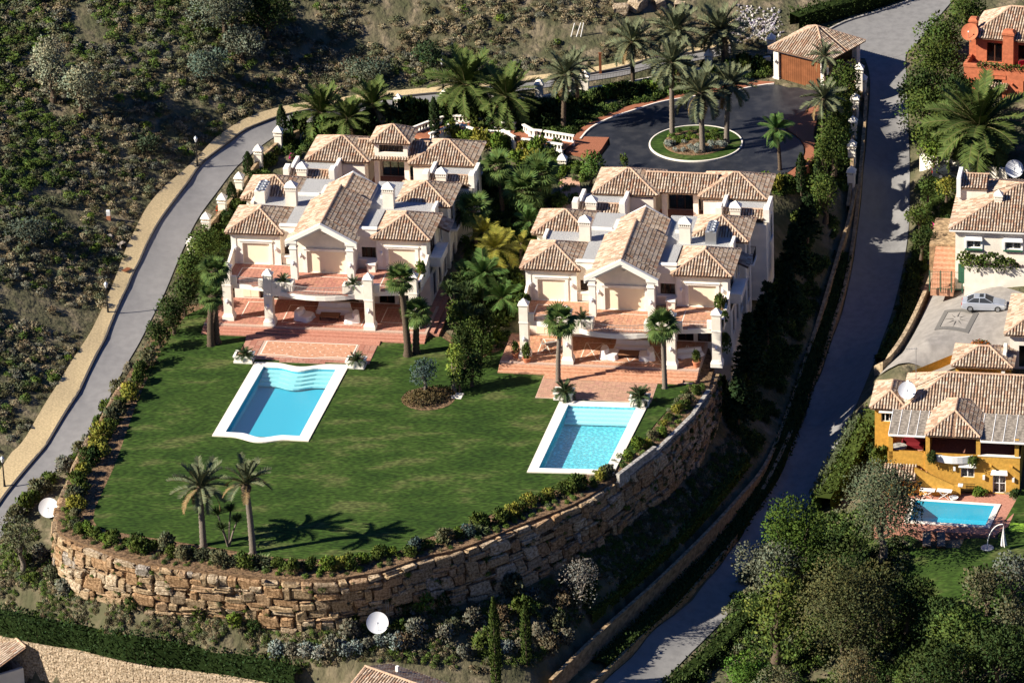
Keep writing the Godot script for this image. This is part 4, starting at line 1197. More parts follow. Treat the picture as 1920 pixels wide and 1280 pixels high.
func shrub(kind: String, label: String, at: Vector3, r: float, h: float, group := "", called := "shrub", category := "shrub") -> MeshInstance3D:
	var o := MeshInstance3D.new()
	o.name = numbered(called); o.mesh = shrub_mesh(kind, rng.randi() % 3)
	add_child(o)
	o.transform = Transform3D(Basis(Vector3.UP, rng.randf() * TAU).scaled_local(Vector3(r, h, r)), at - Vector3(0, 0.06, 0))
	tag(o, label, category, group)
	return o

func hedge(label: String, line: Array, w: float, h: float, c: Color, drop := 0.1, leafy := 0.3, called := "hedge") -> Node3D:
	var o := thing(called, label, "hedge")
	var core := MB.new()
	var mb := MB.new()
	var p := smooth(line, 0.8)
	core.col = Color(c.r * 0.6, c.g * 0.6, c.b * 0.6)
	for k in p.size() - 1:
		var a: Vector3 = p[k]; var b: Vector3 = p[k + 1]
		var d: Vector3 = (b - a)
		var s := Vector3(d.z, 0, -d.x).normalized()
		var y := Vector3(0, h * 0.82, 0); var z := Vector3(0, drop, 0)
		var x := s * w * 0.38
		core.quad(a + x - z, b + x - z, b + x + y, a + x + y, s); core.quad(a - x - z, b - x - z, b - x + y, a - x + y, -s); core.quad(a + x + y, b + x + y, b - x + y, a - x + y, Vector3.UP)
		var n := int(d.length() * (w + 2 * h) * 1.35 / (leafy * leafy))
		var lump: float = rng.randf_range(0.84, 1.14)
		for i in n:
			var f: float = rng.randf() * (w + 2 * h)
			var q := a + d * rng.randf()
			var out := Vector3.UP
			if f < h: q += s * w * 0.5 + Vector3(0, f, 0); out = s
			elif f < h + w: q += s * (w * 0.5 - (f - h)) + Vector3(0, h * lump, 0)
			else: q += -s * w * 0.5 + Vector3(0, f - h - w, 0); out = -s
			q += rdir() * 0.14 - out * 0.14 * rng.randf()
			mb.col = vary(c, 0.32)
			var e := (out + rdir() * 0.9 + Vector3(0, 0.3, 0)).normalized()
			leaf(mb, q, e, e.cross(rdir()).normalized(), leafy * rng.randf_range(0.7, 1.3), leafy * 0.34, (out + rdir() * 0.4).normalized())
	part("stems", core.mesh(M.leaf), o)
	part("foliage", mb.mesh(M.leaf), o)
	return o

func scatter(called: String, label: String, kinds: Array, spots: Array) -> void:
	# spots: [position, radius, height]; one MultiMesh per kind, all uncountable cover
	var per := {}
	for s in spots:
		var k: String = s[3] if s.size() > 3 else kinds[rng.randi() % kinds.size()]
		var key := "%s:%d" % [k, rng.randi() % 2]
		if not per.has(key): per[key] = []
		per[key].append(s)
	for key in per:
		var mm := MultiMesh.new()
		mm.transform_format = MultiMesh.TRANSFORM_3D
		mm.mesh = light_shrub(key.get_slice(":", 0), int(key.get_slice(":", 1)))
		mm.instance_count = per[key].size()
		for i in per[key].size():
			var s: Array = per[key][i]
			mm.set_instance_transform(i, Transform3D(Basis(Vector3.UP, rng.randf() * TAU).scaled_local(Vector3(s[1], s[2], s[1])), s[0]))
		var o := MultiMeshInstance3D.new()
		o.name = numbered(called); o.multimesh = mm; add_child(o)
		o.set_meta("kind", "stuff"); o.set_meta("category", "scrub")
		o.set_meta("label", label % key.get_slice(":", 0))

func light_shrub(kind: String, variant: int) -> ArrayMesh:
	# a bush of fewer leaves for the wild slopes
	var key := "light:%s:%d" % [kind, variant]
	if cache.has(key): return cache[key]
	var mb := MB.new()
	if kind == "grass":
		for k in 70:
			var a: float = rng.randf() * TAU
			var p := Vector3(cos(a), 0, sin(a)) * rng.randf_range(0, 0.8)
			var d := (Vector3(rng.randf_range(-0.5, 0.5), 1.0, rng.randf_range(-0.5, 0.5))).normalized()
			mb.col = vary(Color(0.20, 0.16, 0.09), 0.35)
			var s := d.cross(rdir()).normalized()
			mb.tri(p - s * 0.05, p + s * 0.05, p + d * rng.randf_range(0.6, 1.1), rdir())
	else:
		var c: Color = GREENS[kind] * 1.3
		var lb := []
		for k in 4:
			var a: float = rng.randf() * TAU
			lb.append([Vector3(cos(a) * 0.4, rng.randf_range(0.25, 0.5), sin(a) * 0.4), Vector3(0.55, 0.5, 0.55) * rng.randf_range(0.75, 1.15)])
		foliage(mb, lb, 240, 0.27, c)
	cache[key] = mb.mesh(M.leaf)
	return cache[key]

# ---------------------------------------------------------------- scene
func _ready() -> void:
	var cam := Camera3D.new()
	cam.name = "camera"
	cam.transform = Transform3D(Vector3(0.999263, -0.034791, 0.016223), Vector3(0.038388, 0.905640, -0.422307), Vector3(-0.000000, 0.422618, 0.906308), Vector3(-0.000, 200.321, 429.590))
	cam.fov = 8.1348
	cam.near = 1.0; cam.far = 3000.0
	add_child(cam); cam.current = true
	var sky_mat := ProceduralSkyMaterial.new()
	sky_mat.sky_top_color = Color(0.22, 0.40, 0.72); sky_mat.sky_horizon_color = Color(0.62, 0.70, 0.80)
	sky_mat.sky_curve = 0.12
	sky_mat.ground_bottom_color = Color(0.20, 0.18, 0.15); sky_mat.ground_horizon_color = Color(0.5, 0.52, 0.52)
	var sky := Sky.new(); sky.sky_material = sky_mat
	var env := Environment.new()
	env.background_mode = Environment.BG_SKY; env.sky = sky
	env.background_energy_multiplier = 0.32
	env.tonemap_mode = Environment.TONE_MAPPER_LINEAR
	env.tonemap_exposure = 1.95
	env.sdfgi_enabled = true; env.ssao_enabled = true; env.ssil_enabled = true
	var we := WorldEnvironment.new(); we.name = "world"; we.environment = env; add_child(we)
	var sun := DirectionalLight3D.new()
	sun.name = "sun"; sun.light_energy = 1.6; sun.light_color = Color(1.0, 0.965, 0.91)
	sun.light_angular_distance = 0.5; sun.shadow_enabled = true
	add_child(sun)
	var el := deg_to_rad(34.0); var az := deg_to_rad(16.0)
	sun.look_at_from_position(Vector3(-cos(el) * cos(az), sin(el), cos(el) * sin(az)) * 100.0, Vector3.ZERO)
	rng.seed = 20240611
	make_materials()
	setting()
	villas()
	retaining_walls()
	driveway()
	boundary_walls()
	neighbours()
	palms()
	trees()
	shrubs()
	small_things()
	wild_cover()

var villa_l: Node3D
var villa_r: Node3D

func setting() -> void:
	var rim := flat(-0.3, [-35.22, -8.15, -36.84, -0.50, -38.32, 6.71, -39.61, 12.79, -40.62, 17.95, -41.55, 23.24, -42.34, 30.73, -42.50, 35.60, -42.11, 37.67, -40.32, 39.51, -38.07, 41.28, -35.88, 43.03, -32.41, 44.78, -28.49, 46.24, -25.87, 46.97, -23.20, 47.80, -20.55, 48.53, -17.06, 48.71, -14.43, 48.11, -12.62, 47.64, -8.93, 45.16, -5.21, 43.59, -0.12, 39.69, 5.51, 35.34, 9.27, 30.62, 13.07, 25.47, 16.85, 17.99, 18.79, 12.27])
	lawn_rim = smooth(rim, 1.0)
	var back := flat(-0.3, [19.63, 7.29, 19.34, 2.97, 14.37, -9.50, 1.51, -10.69, -0.53, -0.69, -4.24, 1.46, -8.44, -6.46, -19.24, -12.61, -29.10, -16.15, -30.35, -13.64, -33.04, -13.24])
	var plat := xz(lawn_rim + back)
	var low := Geometry2D.offset_polygon(plat, -1.6)[0]
	build_terrain([[low, -3.0], [xz(flat(-7.5, [37.04, 21.60, 46.33, 22.72, 43.92, 31.03, 35.79, 29.81])), -9.6], [xz(flat(4.4, [7.87, -40.16, 11.17, -45.47, 17.06, -49.70, 24.08, -51.74, 29.40, -53.66, 33.86, -51.35, 34.84, -49.11, 30.44, -43.52, 29.96, -41.49, 31.40, -37.81, 31.24, -34.04, 28.88, -28.84, 19.31, -25.84, 11.16, -29.17, 9.64, -33.59, 7.23, -37.30])), 3.9], [xz(flat(-9.4, [-51.21, 38.49, -45.10, 41.14, -40.04, 43.58, -35.03, 45.99, -30.09, 47.98, -25.69, 49.52, -20.33, 52.11, -20.09, 62.30, -49.34, 60.05])), -13.8]])
	var top := MB.new()
	for pc in holed(plat): top.prism(pc, -1.2, -0.06)
	ground("planting_bed", "brown soil of the planting beds round the lawn", top.mesh(M.soil))
	# lawn
	var edge := flat(0, [-33.88, -5.35, -34.98, 0.31, -36.30, 8.96, -37.05, 15.98, -37.86, 23.93, -38.74, 29.98, -39.20, 33.77, -38.73, 36.61, -35.79, 38.35, -31.30, 40.21, -26.36, 42.31, -20.98, 44.43, -16.15, 44.83, -11.57, 44.16, -8.44, 41.49, -3.55, 38.07, 1.42, 33.95, 5.97, 30.16, 9.01, 28.30, 11.10, 25.90, 13.27, 19.80, 15.92, 14.19, 17.60, 10.40, 18.36, 7.81])
	var lawn_poly := xz(smooth(edge, 1.0) + flat(0, [18.23, 4.13, 1.32, 0.12, -0.97, 1.78, -4.25, 4.56, -6.32, -0.57, -9.50, -5.91, -28.95, -12.85, -32.57, -9.31]))
	var lm := MB.new()
	for pc in holed(lawn_poly): lm.prism(pc, -0.1, 0.0)
	ground("lawn", "mown green lawn on the raised platform", lm.mesh(M.lawn))
	# left road with its kerb and sand-coloured pavement
	var kerb := laid([-51.55, 30.44, -49.03, 23.28, -48.12, 20.97, -44.91, 12.90, -42.29, 3.45, -40.18, -7.34, -38.60, -16.50, -37.87, -19.61, -36.80, -25.25, -34.80, -31.69, -32.77, -38.38, -30.64, -42.36, -28.42, -45.94, -26.13, -48.18, -23.89, -49.99, -19.78, -51.81, -15.18, -53.27, -11.13, -53.82, -7.07, -54.48, -2.42, -54.95, 1.48, -55.86, 5.33, -56.37, 9.25, -57.15, 13.57, -58.67, 16.79, -60.32, 21.11, -61.18, 25.30, -62.59])
	var near := laid([-51.34, 34.69, -47.99, 28.28, -44.53, 19.16, -41.51, 13.81, -39.08, 3.79, -37.08, -4.69, -35.40, -12.37, -33.77, -21.61, -32.61, -27.34, -30.98, -32.99, -29.45, -37.62, -27.87, -41.29, -25.85, -44.61, -22.89, -47.84, -19.18, -49.81, -15.17, -51.26, -11.13, -51.90, -7.08, -52.63, -2.45, -53.28, 1.45, -54.19, 5.29, -54.85, 9.21, -55.78, 13.50, -57.00, 16.71, -58.58, 21.03, -59.56, 25.21, -61.03])
	var far := laid([-51.94, 24.69, -49.33, 18.62, -48.49, 15.94, -47.27, 13.43, -43.45, 0.06, -41.21, -9.10, -39.69, -18.42, -38.87, -23.15, -37.39, -29.46, -35.16, -35.42, -32.81, -40.02, -30.69, -44.41, -28.43, -47.40, -26.15, -49.65, -23.90, -51.21, -19.79, -53.12, -15.18, -54.52, -11.13, -55.02, -7.06, -55.52, -2.41, -55.95, 1.51, -56.85, 5.36, -57.39, 9.29, -58.26, 13.61, -59.64, 16.84, -61.28, 21.17, -62.17, 25.36, -63.58])
	var m := MB.new()
	ribbon(m, kerb, near, 0.09, 8)
	ground("road", "pale grey asphalt lane curving past the left villa", m.mesh(M.asphalt))
	var w := MB.new()
	ribbon(w, kerb, far, 0.26, 4)
	var fl := []
	for p in smooth(far, 1.0): fl.append(on(p, 0.26))
	curtain(w, fl, 0.0, 0.6, Vector3.LEFT)
	ground("pavement", "sand-coloured pavement along the lane on the hillside", w.mesh(M.sidewalk))
	var kb := MB.new()
	var kl := smooth(kerb, 1.0)
	for k in kl.size() - 1:
		var a: Vector3 = on(kl[k]); var b: Vector3 = on(kl[k + 1])
		var d := (b - a); var s := Vector3(-d.z, 0, d.x).normalized() * 0.13
		kb.quad(a + s + Vector3(0, 0.06, 0), b + s + Vector3(0, 0.06, 0), b + s + Vector3(0, 0.25, 0), a + s + Vector3(0, 0.25, 0), s)
		kb.quad(a + s + Vector3(0, 0.25, 0), b + s + Vector3(0, 0.25, 0), b - s * 0.6 + Vector3(0, 0.275, 0), a - s * 0.6 + Vector3(0, 0.275, 0), Vector3.UP)
	ground("kerb", "dark kerb between the lane and the sandy pavement", kb.mesh(M.kerb))
	# right road
	var rl := laid([36.56, -63.91, 38.14, -65.27, 39.07, -62.86, 39.82, -59.16, 39.99, -54.26, 39.04, -45.81, 37.76, -35.89, 36.96, -31.12, 36.07, -26.36, 34.77, -19.91, 33.02, -13.11, 31.21, -7.27, 29.20, -0.28, 26.75, 8.19, 24.18, 15.42, 21.45, 21.94, 18.25, 29.03, 14.21, 35.35, 10.70, 40.94, 7.04, 47.13, 2.48, 54.94])
	var rr := laid([51.68, -73.69, 48.74, -68.10, 46.14, -64.31, 44.44, -59.85, 43.91, -54.02, 43.44, -47.03, 43.07, -41.09, 42.33, -32.92, 41.67, -28.20, 40.43, -21.81, 38.78, -14.30, 37.03, -7.84, 34.99, 0.45, 32.94, 6.14, 31.05, 10.09, 28.83, 15.32, 26.35, 21.14, 23.71, 26.37, 20.82, 32.15, 17.24, 37.99, 14.02, 42.97, 9.30, 51.00])
	var r2 := MB.new()
	ribbon(r2, rl, rr, 0.10, 8)
	ground("road", "steep asphalt road in shade right of the villas", r2.mesh(M.asphalt_pale))
	var tl := laid([35.77, -65.11, 38.31, -67.37, 41.74, -69.36, 45.53, -71.88, 49.42, -75.12])
	var tr2 := laid([38.53, -59.20, 41.44, -59.07, 44.44, -59.85, 47.62, -65.60, 51.68, -73.69])
	var r3 := MB.new()
	ribbon(r3, tl, tr2, 0.115, 6)
	ground("road_junction", "wide sunlit road junction above the gatehouse", r3.mesh(M.asphalt_pale))
	var k2 := MB.new()
	var kl2 := smooth(tl, 1.0)
	for k in kl2.size() - 1:
		var a: Vector3 = on(kl2[k]); var b: Vector3 = on(kl2[k + 1])
		var s := Vector3(0, 0, 0.15)
		k2.quad(a + s + Vector3(0, 0.05, 0), b + s + Vector3(0, 0.05, 0), b + s + Vector3(0, 0.27, 0), a + s + Vector3(0, 0.27, 0), Vector3.BACK)
		k2.quad(a + s + Vector3(0, 0.27, 0), b + s + Vector3(0, 0.27, 0), b - s + Vector3(0, 0.27, 0), a - s + Vector3(0, 0.27, 0), Vector3.UP)
	ground("kerb", "white kerb along the far edge of the road junction", k2.mesh(M.concrete))

func tile_layer(mb: MB, poly: PackedVector2Array, y: float, size: float) -> void:
	# thin square tiles with open joints over a floor
	var box := Rect2(poly[0], Vector2())
	for q in poly: box = box.expand(q)
	for i in int(box.size.x / size):
		for j in int(box.size.y / size):
			var c := box.position + Vector2(i + 0.5, j + 0.5) * size
			if not Geometry2D.is_point_in_polygon(c, poly): continue
			var k: float = rng.randf_range(0.82, 1.08)
			mb.col = Color(k, k * rng.randf_range(0.93, 1.05), k)
			var a := Vector3(c.x, y + rng.randf_range(0.012, 0.016), c.y)
			var h := size * 0.5 - 0.012
			mb.quad(a + Vector3(-h, 0, -h), a + Vector3(h, 0, -h), a + Vector3(h, 0, h), a + Vector3(-h, 0, h), Vector3.UP)
			mb.quad(a + Vector3(-h, 0, h), a + Vector3(h, 0, h), a + Vector3(h, -0.012, h), a + Vector3(-h, -0.012, h), Vector3.BACK)
			mb.quad(a + Vector3(-h, 0, -h), a + Vector3(-h, 0, h), a + Vector3(-h, -0.012, h), a + Vector3(-h, -0.012, -h), Vector3.LEFT)

func tiled_floor(parent: Node, x0: float, x1: float, z0: float, z1: float, y: float, size: float, skip := Rect2()) -> int:
	# separate clay tiles with recessed joints
	if not cache.has("floor_tile"):
		var mb := MB.new()
		mb.chamfer(Vector3(-0.5, 0, -0.5), Vector3(0.5, 1.0, 0.5), 0.03)
		cache["floor_tile"] = mb.mesh(null)
	var nx := int(round((x1 - x0) / size)); var nz := int(round((z1 - z0) / size))
	var sx := (x1 - x0) / nx; var sz := (z1 - z0) / nz
	var count := 0
	for j in nz:
		for i in nx:
			var c := Vector3(x0 + (i + 0.5) * sx, y, z0 + (j + 0.5) * sz)
			if skip.has_point(Vector2(c.x, c.z)): continue
			var o := part("tile", cache["floor_tile"], parent, Transform3D(Basis().scaled_local(Vector3(sx - 0.035, 0.03 + rng.randf_range(0, 0.004), sz - 0.035)), c))
			o.material_override = M["floor_%s" % "abcd"[rng.randi() % 4]]
			count += 1
	return count

func villas() -> void:
	var t := deg_to_rad(-11.0)
	villa_l = villa(Vector3(-28.156, 0, -6.747), t, "left cream villa with a small roof tower, beside the curved lane", true, [M.terracotta])
	villa_r = villa(Vector3(1.2635, 0, 4.8376), t, "right cream villa without tower, below the round driveway", false, [M.terracotta_pale])
	# ground terraces: plinth, steps, floors
	for s in 2:
		var v := villa_l if s == 0 else villa_r
		var fm: Material = M.terracotta if s == 0 else M.terracotta_pale
		var o := Node3D.new()
		o.name = numbered("terrace"); add_child(o); o.transform = v.transform
		o.set_meta("kind", "structure"); o.set_meta("category", "terrace")
		o.set_meta("label", "red clay tiled terrace of the left villa with steps" if s == 0 else "pale brick terrace of the right villa with steps")
		var x1 := 20.4 if s == 0 else 17.3
		bar(o, "terrace_floor", Vector3(-2.3, -3.0, -5.0), Vector3(x1, 0.585, 1.5), M.grout)
		var tb := MB.new()
		tile_layer(tb, PackedVector2Array([Vector2(-2.3, -5.0), Vector2(x1, -5.0), Vector2(x1, 1.5), Vector2(-2.3, 1.5)]), 0.585, 0.44)
		stuffed(part("floor_tiles", tb.mesh(fm), o), "square clay floor tiles")
		if s == 0:
			bar(o, "side_path", Vector3(x1 + 0.003, -3.0, -18.0), Vector3(21.0, 0.45, 0.9), fm)
			bar(o, "side_path", Vector3(21.003, -3.0, -16.0), Vector3(21.5, 0.25, 0.9), fm)
			bar(o, "side_path", Vector3(19.62, -3.0, -30.0), Vector3(x1, 0.594, -5.003), fm)
		for k in 3:
			bar(o, "step", Vector3(-2.3 - 0.0, -1.0, 1.503 + 0.42 * k), Vector3(x1, 0.45 - 0.15 * k, 1.92 + 0.42 * k), fm, 0.015)
		for k in 2:
			bar(o, "step", Vector3(2.4, -1.0, 2.763 + 0.4 * k), Vector3(16.0, 0.16 - 0.06 * k, 3.163 + 0.4 * k), fm, 0.015)
		var jl := MB.new()   # joints and pale inlay of the terrace under the upper floor
		var y := 0.602
		for r in [[1.0, -4.2, 3.7, -0.6], [5.4, -3.8, 13.6, 0.4], [15.3, -4.2, 18.2, -0.6]]:
			for q in [[r[0], r[1], r[2], r[1] + 0.09], [r[0], r[3] - 0.09, r[2], r[3]], [r[0], r[1] + 0.09, r[0] + 0.09, r[3] - 0.09], [r[2] - 0.09, r[1] + 0.09, r[2], r[3] - 0.09]]:
				if q[2] < x1: jl.quad(Vector3(q[0], y, q[1]), Vector3(q[2], y, q[1]), Vector3(q[2], y, q[3]), Vector3(q[0], y, q[3]), Vector3.UP)
			if s == 1:
				var n := 5 if r[2] - r[0] > 5 else 2
				for k in n:
					var a := lerpf(r[0] + 0.1, r[2] - 0.1, float(k) / n); var b := lerpf(r[0] + 0.1, r[2] - 0.1, float(k + 1) / n)
					for e in [[a, b], [b, a]]:
						if maxf(a, b) > x1 - 0.1: continue
						var p := Vector3(e[0], y + 0.001, r[1] + 0.12); var q2 := Vector3(e[1], y + 0.001, r[3] - 0.12)
						var yy := Vector3(0, 0.002 if e[0] < e[1] else 0.0045, 0)
						jl.quad(p + yy, p + yy + Vector3(0.1, 0, 0), q2 + yy + Vector3(0.1, 0, 0), q2 + yy, Vector3.UP)
		part("floor_inlay", jl.mesh(M.inlay), o)
		# the lower patio that leads to the pool
		var pa := Node3D.new()
		pa.name = numbered("pool_patio"); add_child(pa); pa.transform = v.transform
		pa.set_meta("kind", "structure"); pa.set_meta("category", "patio")
		pa.set_meta("label", "red tiled patio between the left villa and its pool" if s == 0 else "pale brick patio between the right villa and its pool")
		if s == 0:
			bar(pa, "mortar_bed", Vector3(2.5, -0.4, 3.0), Vector3(15.85, 0.02, 7.9), M.grout)
			bar(pa, "mortar_bed", Vector3(6.9, -0.4, 7.903), Vector3(11.5, 0.02, 8.3), M.grout)
			tiled_floor(pa, 6.9, 11.5, 7.9, 8.3, 0.02, 0.62)
			tiled_floor(pa, 2.5, 15.85, 3.6, 7.9, 0.02, 0.62, Rect2(4.6, 3.25, 9.3, 3.75))
			# inset carpet of diagonal tiles inside a white line
			bar(pa, "inset_floor", Vector3(4.62, 0.022, 3.62), Vector3(13.88, 0.05, 6.98), M.terracotta_pale)
			var ln := MB.new()
			var yy := 0.054
			for q in [[4.62, 3.62, 13.88, 3.74], [4.62, 3.74, 4.74, 6.7], [13.76, 3.74, 13.88, 6.7]]:
				ln.quad(Vector3(q[0], yy, q[1]), Vector3(q[2], yy, q[1]), Vector3(q[2], yy, q[3]), Vector3(q[0], yy, q[3]), Vector3.UP)
			var prev := Vector2(4.62, 6.7)
			for k in range(1, 25):
				var x := 4.62 + 9.26 * k / 24.0
				var a := clampf((x - 6.6) / 5.3, 0, 1)
				var z := 6.7 + 0.28 * (1.0 - cos(a * TAU)) * 0.5 * 1.6
				ln.quad(Vector3(prev.x, yy, prev.y), Vector3(x, yy, z), Vector3(x, yy, z + 0.12), Vector3(prev.x, yy, prev.y + 0.12), Vector3.UP)
				prev = Vector2(x, z)
			for j in 4:
				for i in 7:
					var x := 5.35 + i * 1.28 + (0.64 if j % 2 else 0.0); var z := 4.1 + j * 0.78
					if x > 13.5: continue
					ln.quad(Vector3(x - 0.09, yy + 0.003, z), Vector3(x, yy + 0.003, z - 0.09), Vector3(x + 0.09, yy + 0.003, z), Vector3(x, yy + 0.003, z + 0.09), Vector3.UP)
			part("floor_inlay", ln.mesh(M.inlay), pa)
		else:
			bar(pa, "mortar_bed", Vector3(2.3, -0.4, 3.0), Vector3(13.6, 0.02, 7.9), M.grout)
			bar(pa, "mortar_bed", Vector3(13.603, -0.4, 3.0), Vector3(17.0, 0.012, 3.4), M.grout)
			var pv := MB.new()
			for j in 24:
				for i in 26:
					var c := Vector3(2.3 + (i + 0.5 + (0.25 if j % 2 else 0.0)) * 0.43, 0.02, 3.55 + j * 0.18)
					if c.x > 13.4: continue
					var k: float = rng.randf_range(0.78, 1.1)
					pv.col = Color(k, k * rng.randf_range(0.92, 1.05), k)
					pv.box(c - Vector3(0.205, 0, 0.08), c + Vector3(0.205, 0.025, 0.08))
			stuffed(part("pavers", pv.mesh(M.paver), pa), "rows of pale clay brick pavers")
	pools()

func quad_map(q: Array, u: float, v: float, y: float) -> Vector3:
	var p: Vector3 = q[0].lerp(q[1], u).lerp(q[3].lerp(q[2], u), v)
	return Vector3(p.x, y, p.z)

func pools() -> void:
	for s in 2:
		var q := pool_corners(s)
		var o := thing("swimming_pool", "blue rectangular pool with curved ends below the left villa" if s == 0 else "bright turquoise rectangular pool below the right villa", "swimming pool", Vector3(), 0.0, "villa swimming pools")
		var outer := []; var inner := []
		var n := 24
		var mu := 0.115; var mv := 0.055
		for side in 4:
			for k in n:
				var f := float(k) / n
				var bow := 0.0; var b2 := 0.0
				if s == 0:
					var a := clampf((f - 0.20) / 0.60, 0.0, 1.0)
					bow = (0.5 - 0.5 * cos(a * TAU)) * 0.050
				var p: Vector2
				var i: Vector2
				match side:
					0: p = Vector2(f, bow * 0.9); i = Vector2(lerpf(mu, 1 - mu, f), mv + bow * 0.9)
					1: p = Vector2(1, f); i = Vector2(1 - mu, lerpf(mv, 1 - mv, f))
					2: p = Vector2(1 - f, 1 + bow); i = Vector2(lerpf(1 - mu, mu, f), 1 - mv + bow * 0.9)
					3: p = Vector2(0, 1 - f); i = Vector2(mu, lerpf(1 - mv, mv, f))
				outer.append(p); inner.append(i)
		var cop := MB.new()
		var N := outer.size()
		var W := -0.12
		for k in N:
			var j := (k + 1) % N
			var a0 := quad_map(q, outer[k].x, outer[k].y, 0.10); var a1 := quad_map(q, outer[j].x, outer[j].y, 0.10)
			var b0 := quad_map(q, inner[k].x, inner[k].y, 0.10); var b1 := quad_map(q, inner[j].x, inner[j].y, 0.10)
			cop.quad(a0, a1, b1, b0, Vector3.UP)
			cop.quad(a0, a1, a1 - Vector3(0, 0.4, 0), a0 - Vector3(0, 0.4, 0), a0 - b0)
			cop.quad(b0, b1, b1 - Vector3(0, 0.16, 0), b0 - Vector3(0, 0.16, 0), a0 - b0)
		part("coping", cop.mesh(M.stone_white), o)
		var rim2 := MB.new()
		for k in N:
			var j := (k + 1) % N
			var c := Vector2(0.5, 0.5)
			var b0 := quad_map(q, inner[k].x, inner[k].y, 0.104); var b1 := quad_map(q, inner[j].x, inner[j].y, 0.104)
			var e0 := quad_map(q, lerpf(inner[k].x, outer[k].x, 0.28), lerpf(inner[k].y, outer[k].y, 0.28), 0.104); var e1 := quad_map(q, lerpf(inner[j].x, outer[j].x, 0.28), lerpf(inner[j].y, outer[j].y, 0.28), 0.104)
			rim2.quad(b0, b1, e1, e0, Vector3.UP)
		part("coping_edge", rim2.mesh(M.white), o)
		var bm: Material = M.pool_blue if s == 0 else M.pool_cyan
		var sm: Material = M.pool_step if s == 0 else M.pool_pale
		var D := -1.16 if s == 0 else -1.15
		var bas := MB.new()
		var poly := PackedVector2Array()
		for k in N:
			var p := quad_map(q, inner[k].x, inner[k].y, 0)
			poly.append(Vector2(p.x, p.z))
			var j := (k + 1) % N
			var r := quad_map(q, inner[j].x, inner[j].y, 0)
			bas.quad(p - Vector3(0, 0.06, 0), r - Vector3(0, 0.06, 0), r + Vector3(0, D, 0), p + Vector3(0, D, 0), quad_map(q, 0.5, 0.5, 0) - p)
		var ids := Geometry2D.triangulate_polygon(poly)
		for k in range(0, ids.size(), 3):
			bas.tri(Vector3(poly[ids[k]].x, D, poly[ids[k]].y), Vector3(poly[ids[k + 1]].x, D, poly[ids[k + 1]].y), Vector3(poly[ids[k + 2]].x, D, poly[ids[k + 2]].y), Vector3.UP)
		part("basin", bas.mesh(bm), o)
		for k in 4:   # steps across the shallow end
			var st := MB.new()
			var y1 := -0.26 - 0.18 * k
			var d0 := 0.035 * k; var d1 := 0.035 * (k + 1)
			for i in 12:
				var u0 := lerpf(mu + 0.002, 1 - mu - 0.002, i / 12.0); var u1 := lerpf(mu + 0.002, 1 - mu - 0.002, (i + 1) / 12.0)
				var c0 := 0.0; var c1 := 0.0
				if s == 0:
					c0 = (0.5 - 0.5 * cos(clampf(((u0 - mu) / (1 - 2 * mu) - 0.2) / 0.6, 0, 1) * TAU)) * 0.045; c1 = (0.5 - 0.5 * cos(clampf(((u1 - mu) / (1 - 2 * mu) - 0.2) / 0.6, 0, 1) * TAU)) * 0.045
				st.quad(quad_map(q, u0, mv + 0.001 + d0 + c0, y1), quad_map(q, u1, mv + 0.001 + d0 + c1, y1), quad_map(q, u1, mv + d1 + c1, y1), quad_map(q, u0, mv + d1 + c0, y1), Vector3.UP)
				st.quad(quad_map(q, u0, mv + d1 + c0, y1), quad_map(q, u1, mv + d1 + c1, y1), quad_map(q, u1, mv + d1 + c1, y1 - 0.18), quad_map(q, u0, mv + d1 + c0, y1 - 0.18), Vector3(0, 0, 1))
			part("pool_step", st.mesh(sm), o)
		if s == 0:
			var lg := MB.new()
			lg.quad(quad_map(q, 1 - mu - 0.035, 0.24, -0.85), quad_map(q, 1 - mu - 0.002, 0.24, -0.85), quad_map(q, 1 - mu - 0.002, 0.94, -0.85), quad_map(q, 1 - mu - 0.035, 0.94, -0.85), Vector3.UP)
			part("pool_ledge", lg.mesh(sm), o)
		var wt := MB.new()
		for k in range(0, ids.size(), 3):
			wt.tri(Vector3(poly[ids[k]].x, W, poly[ids[k]].y), Vector3(poly[ids[k + 1]].x, W, poly[ids[k + 1]].y), Vector3(poly[ids[k + 2]].x, W, poly[ids[k + 2]].y), Vector3.UP)
		part("water", wt.mesh(M.water if s == 0 else M.water_lively), o)

func pool_corners(s: int) -> Array:
	return flat(0, [-25.32, 2.66, -16.02, 4.11, -19.67, 20.73, -28.91, 18.77]) if s == 0 else flat(0, [4.39, 13.99, 12.90, 15.34, 8.95, 30.19, 0.92, 29.06])

func holed(poly: PackedVector2Array) -> Array:
	# the ground round the two pools, cut into strips so that no piece has a hole in it
	var holes := []
	for s in 2:
		var q := pool_corners(s)
		holes.append(PackedVector2Array([Vector2(quad_map(q, 0.04, 0.03, 0).x, quad_map(q, 0.04, 0.03, 0).z), Vector2(quad_map(q, 0.96, 0.03, 0).x, quad_map(q, 0.96, 0.03, 0).z), Vector2(quad_map(q, 0.96, 0.97, 0).x, quad_map(q, 0.96, 0.97, 0).z), Vector2(quad_map(q, 0.04, 0.97, 0).x, quad_map(q, 0.04, 0.97, 0).z)]))
	var cuts := [-500.0, quad_map(pool_corners(0), 0.5, 0.5, 0).x, quad_map(pool_corners(1), 0.5, 0.5, 0).x, 500.0]
	var out := []
	for k in 3:
		var strip := PackedVector2Array([Vector2(cuts[k], -500), Vector2(cuts[k + 1], -500), Vector2(cuts[k + 1], 500), Vector2(cuts[k], 500)])
		for a in Geometry2D.intersect_polygons(poly, strip):
			var left := [a]
			for h in holes:
				var nxt := []
				for b in left: nxt += Geometry2D.clip_polygons(b, h)
				left = nxt
			out += left
	return out

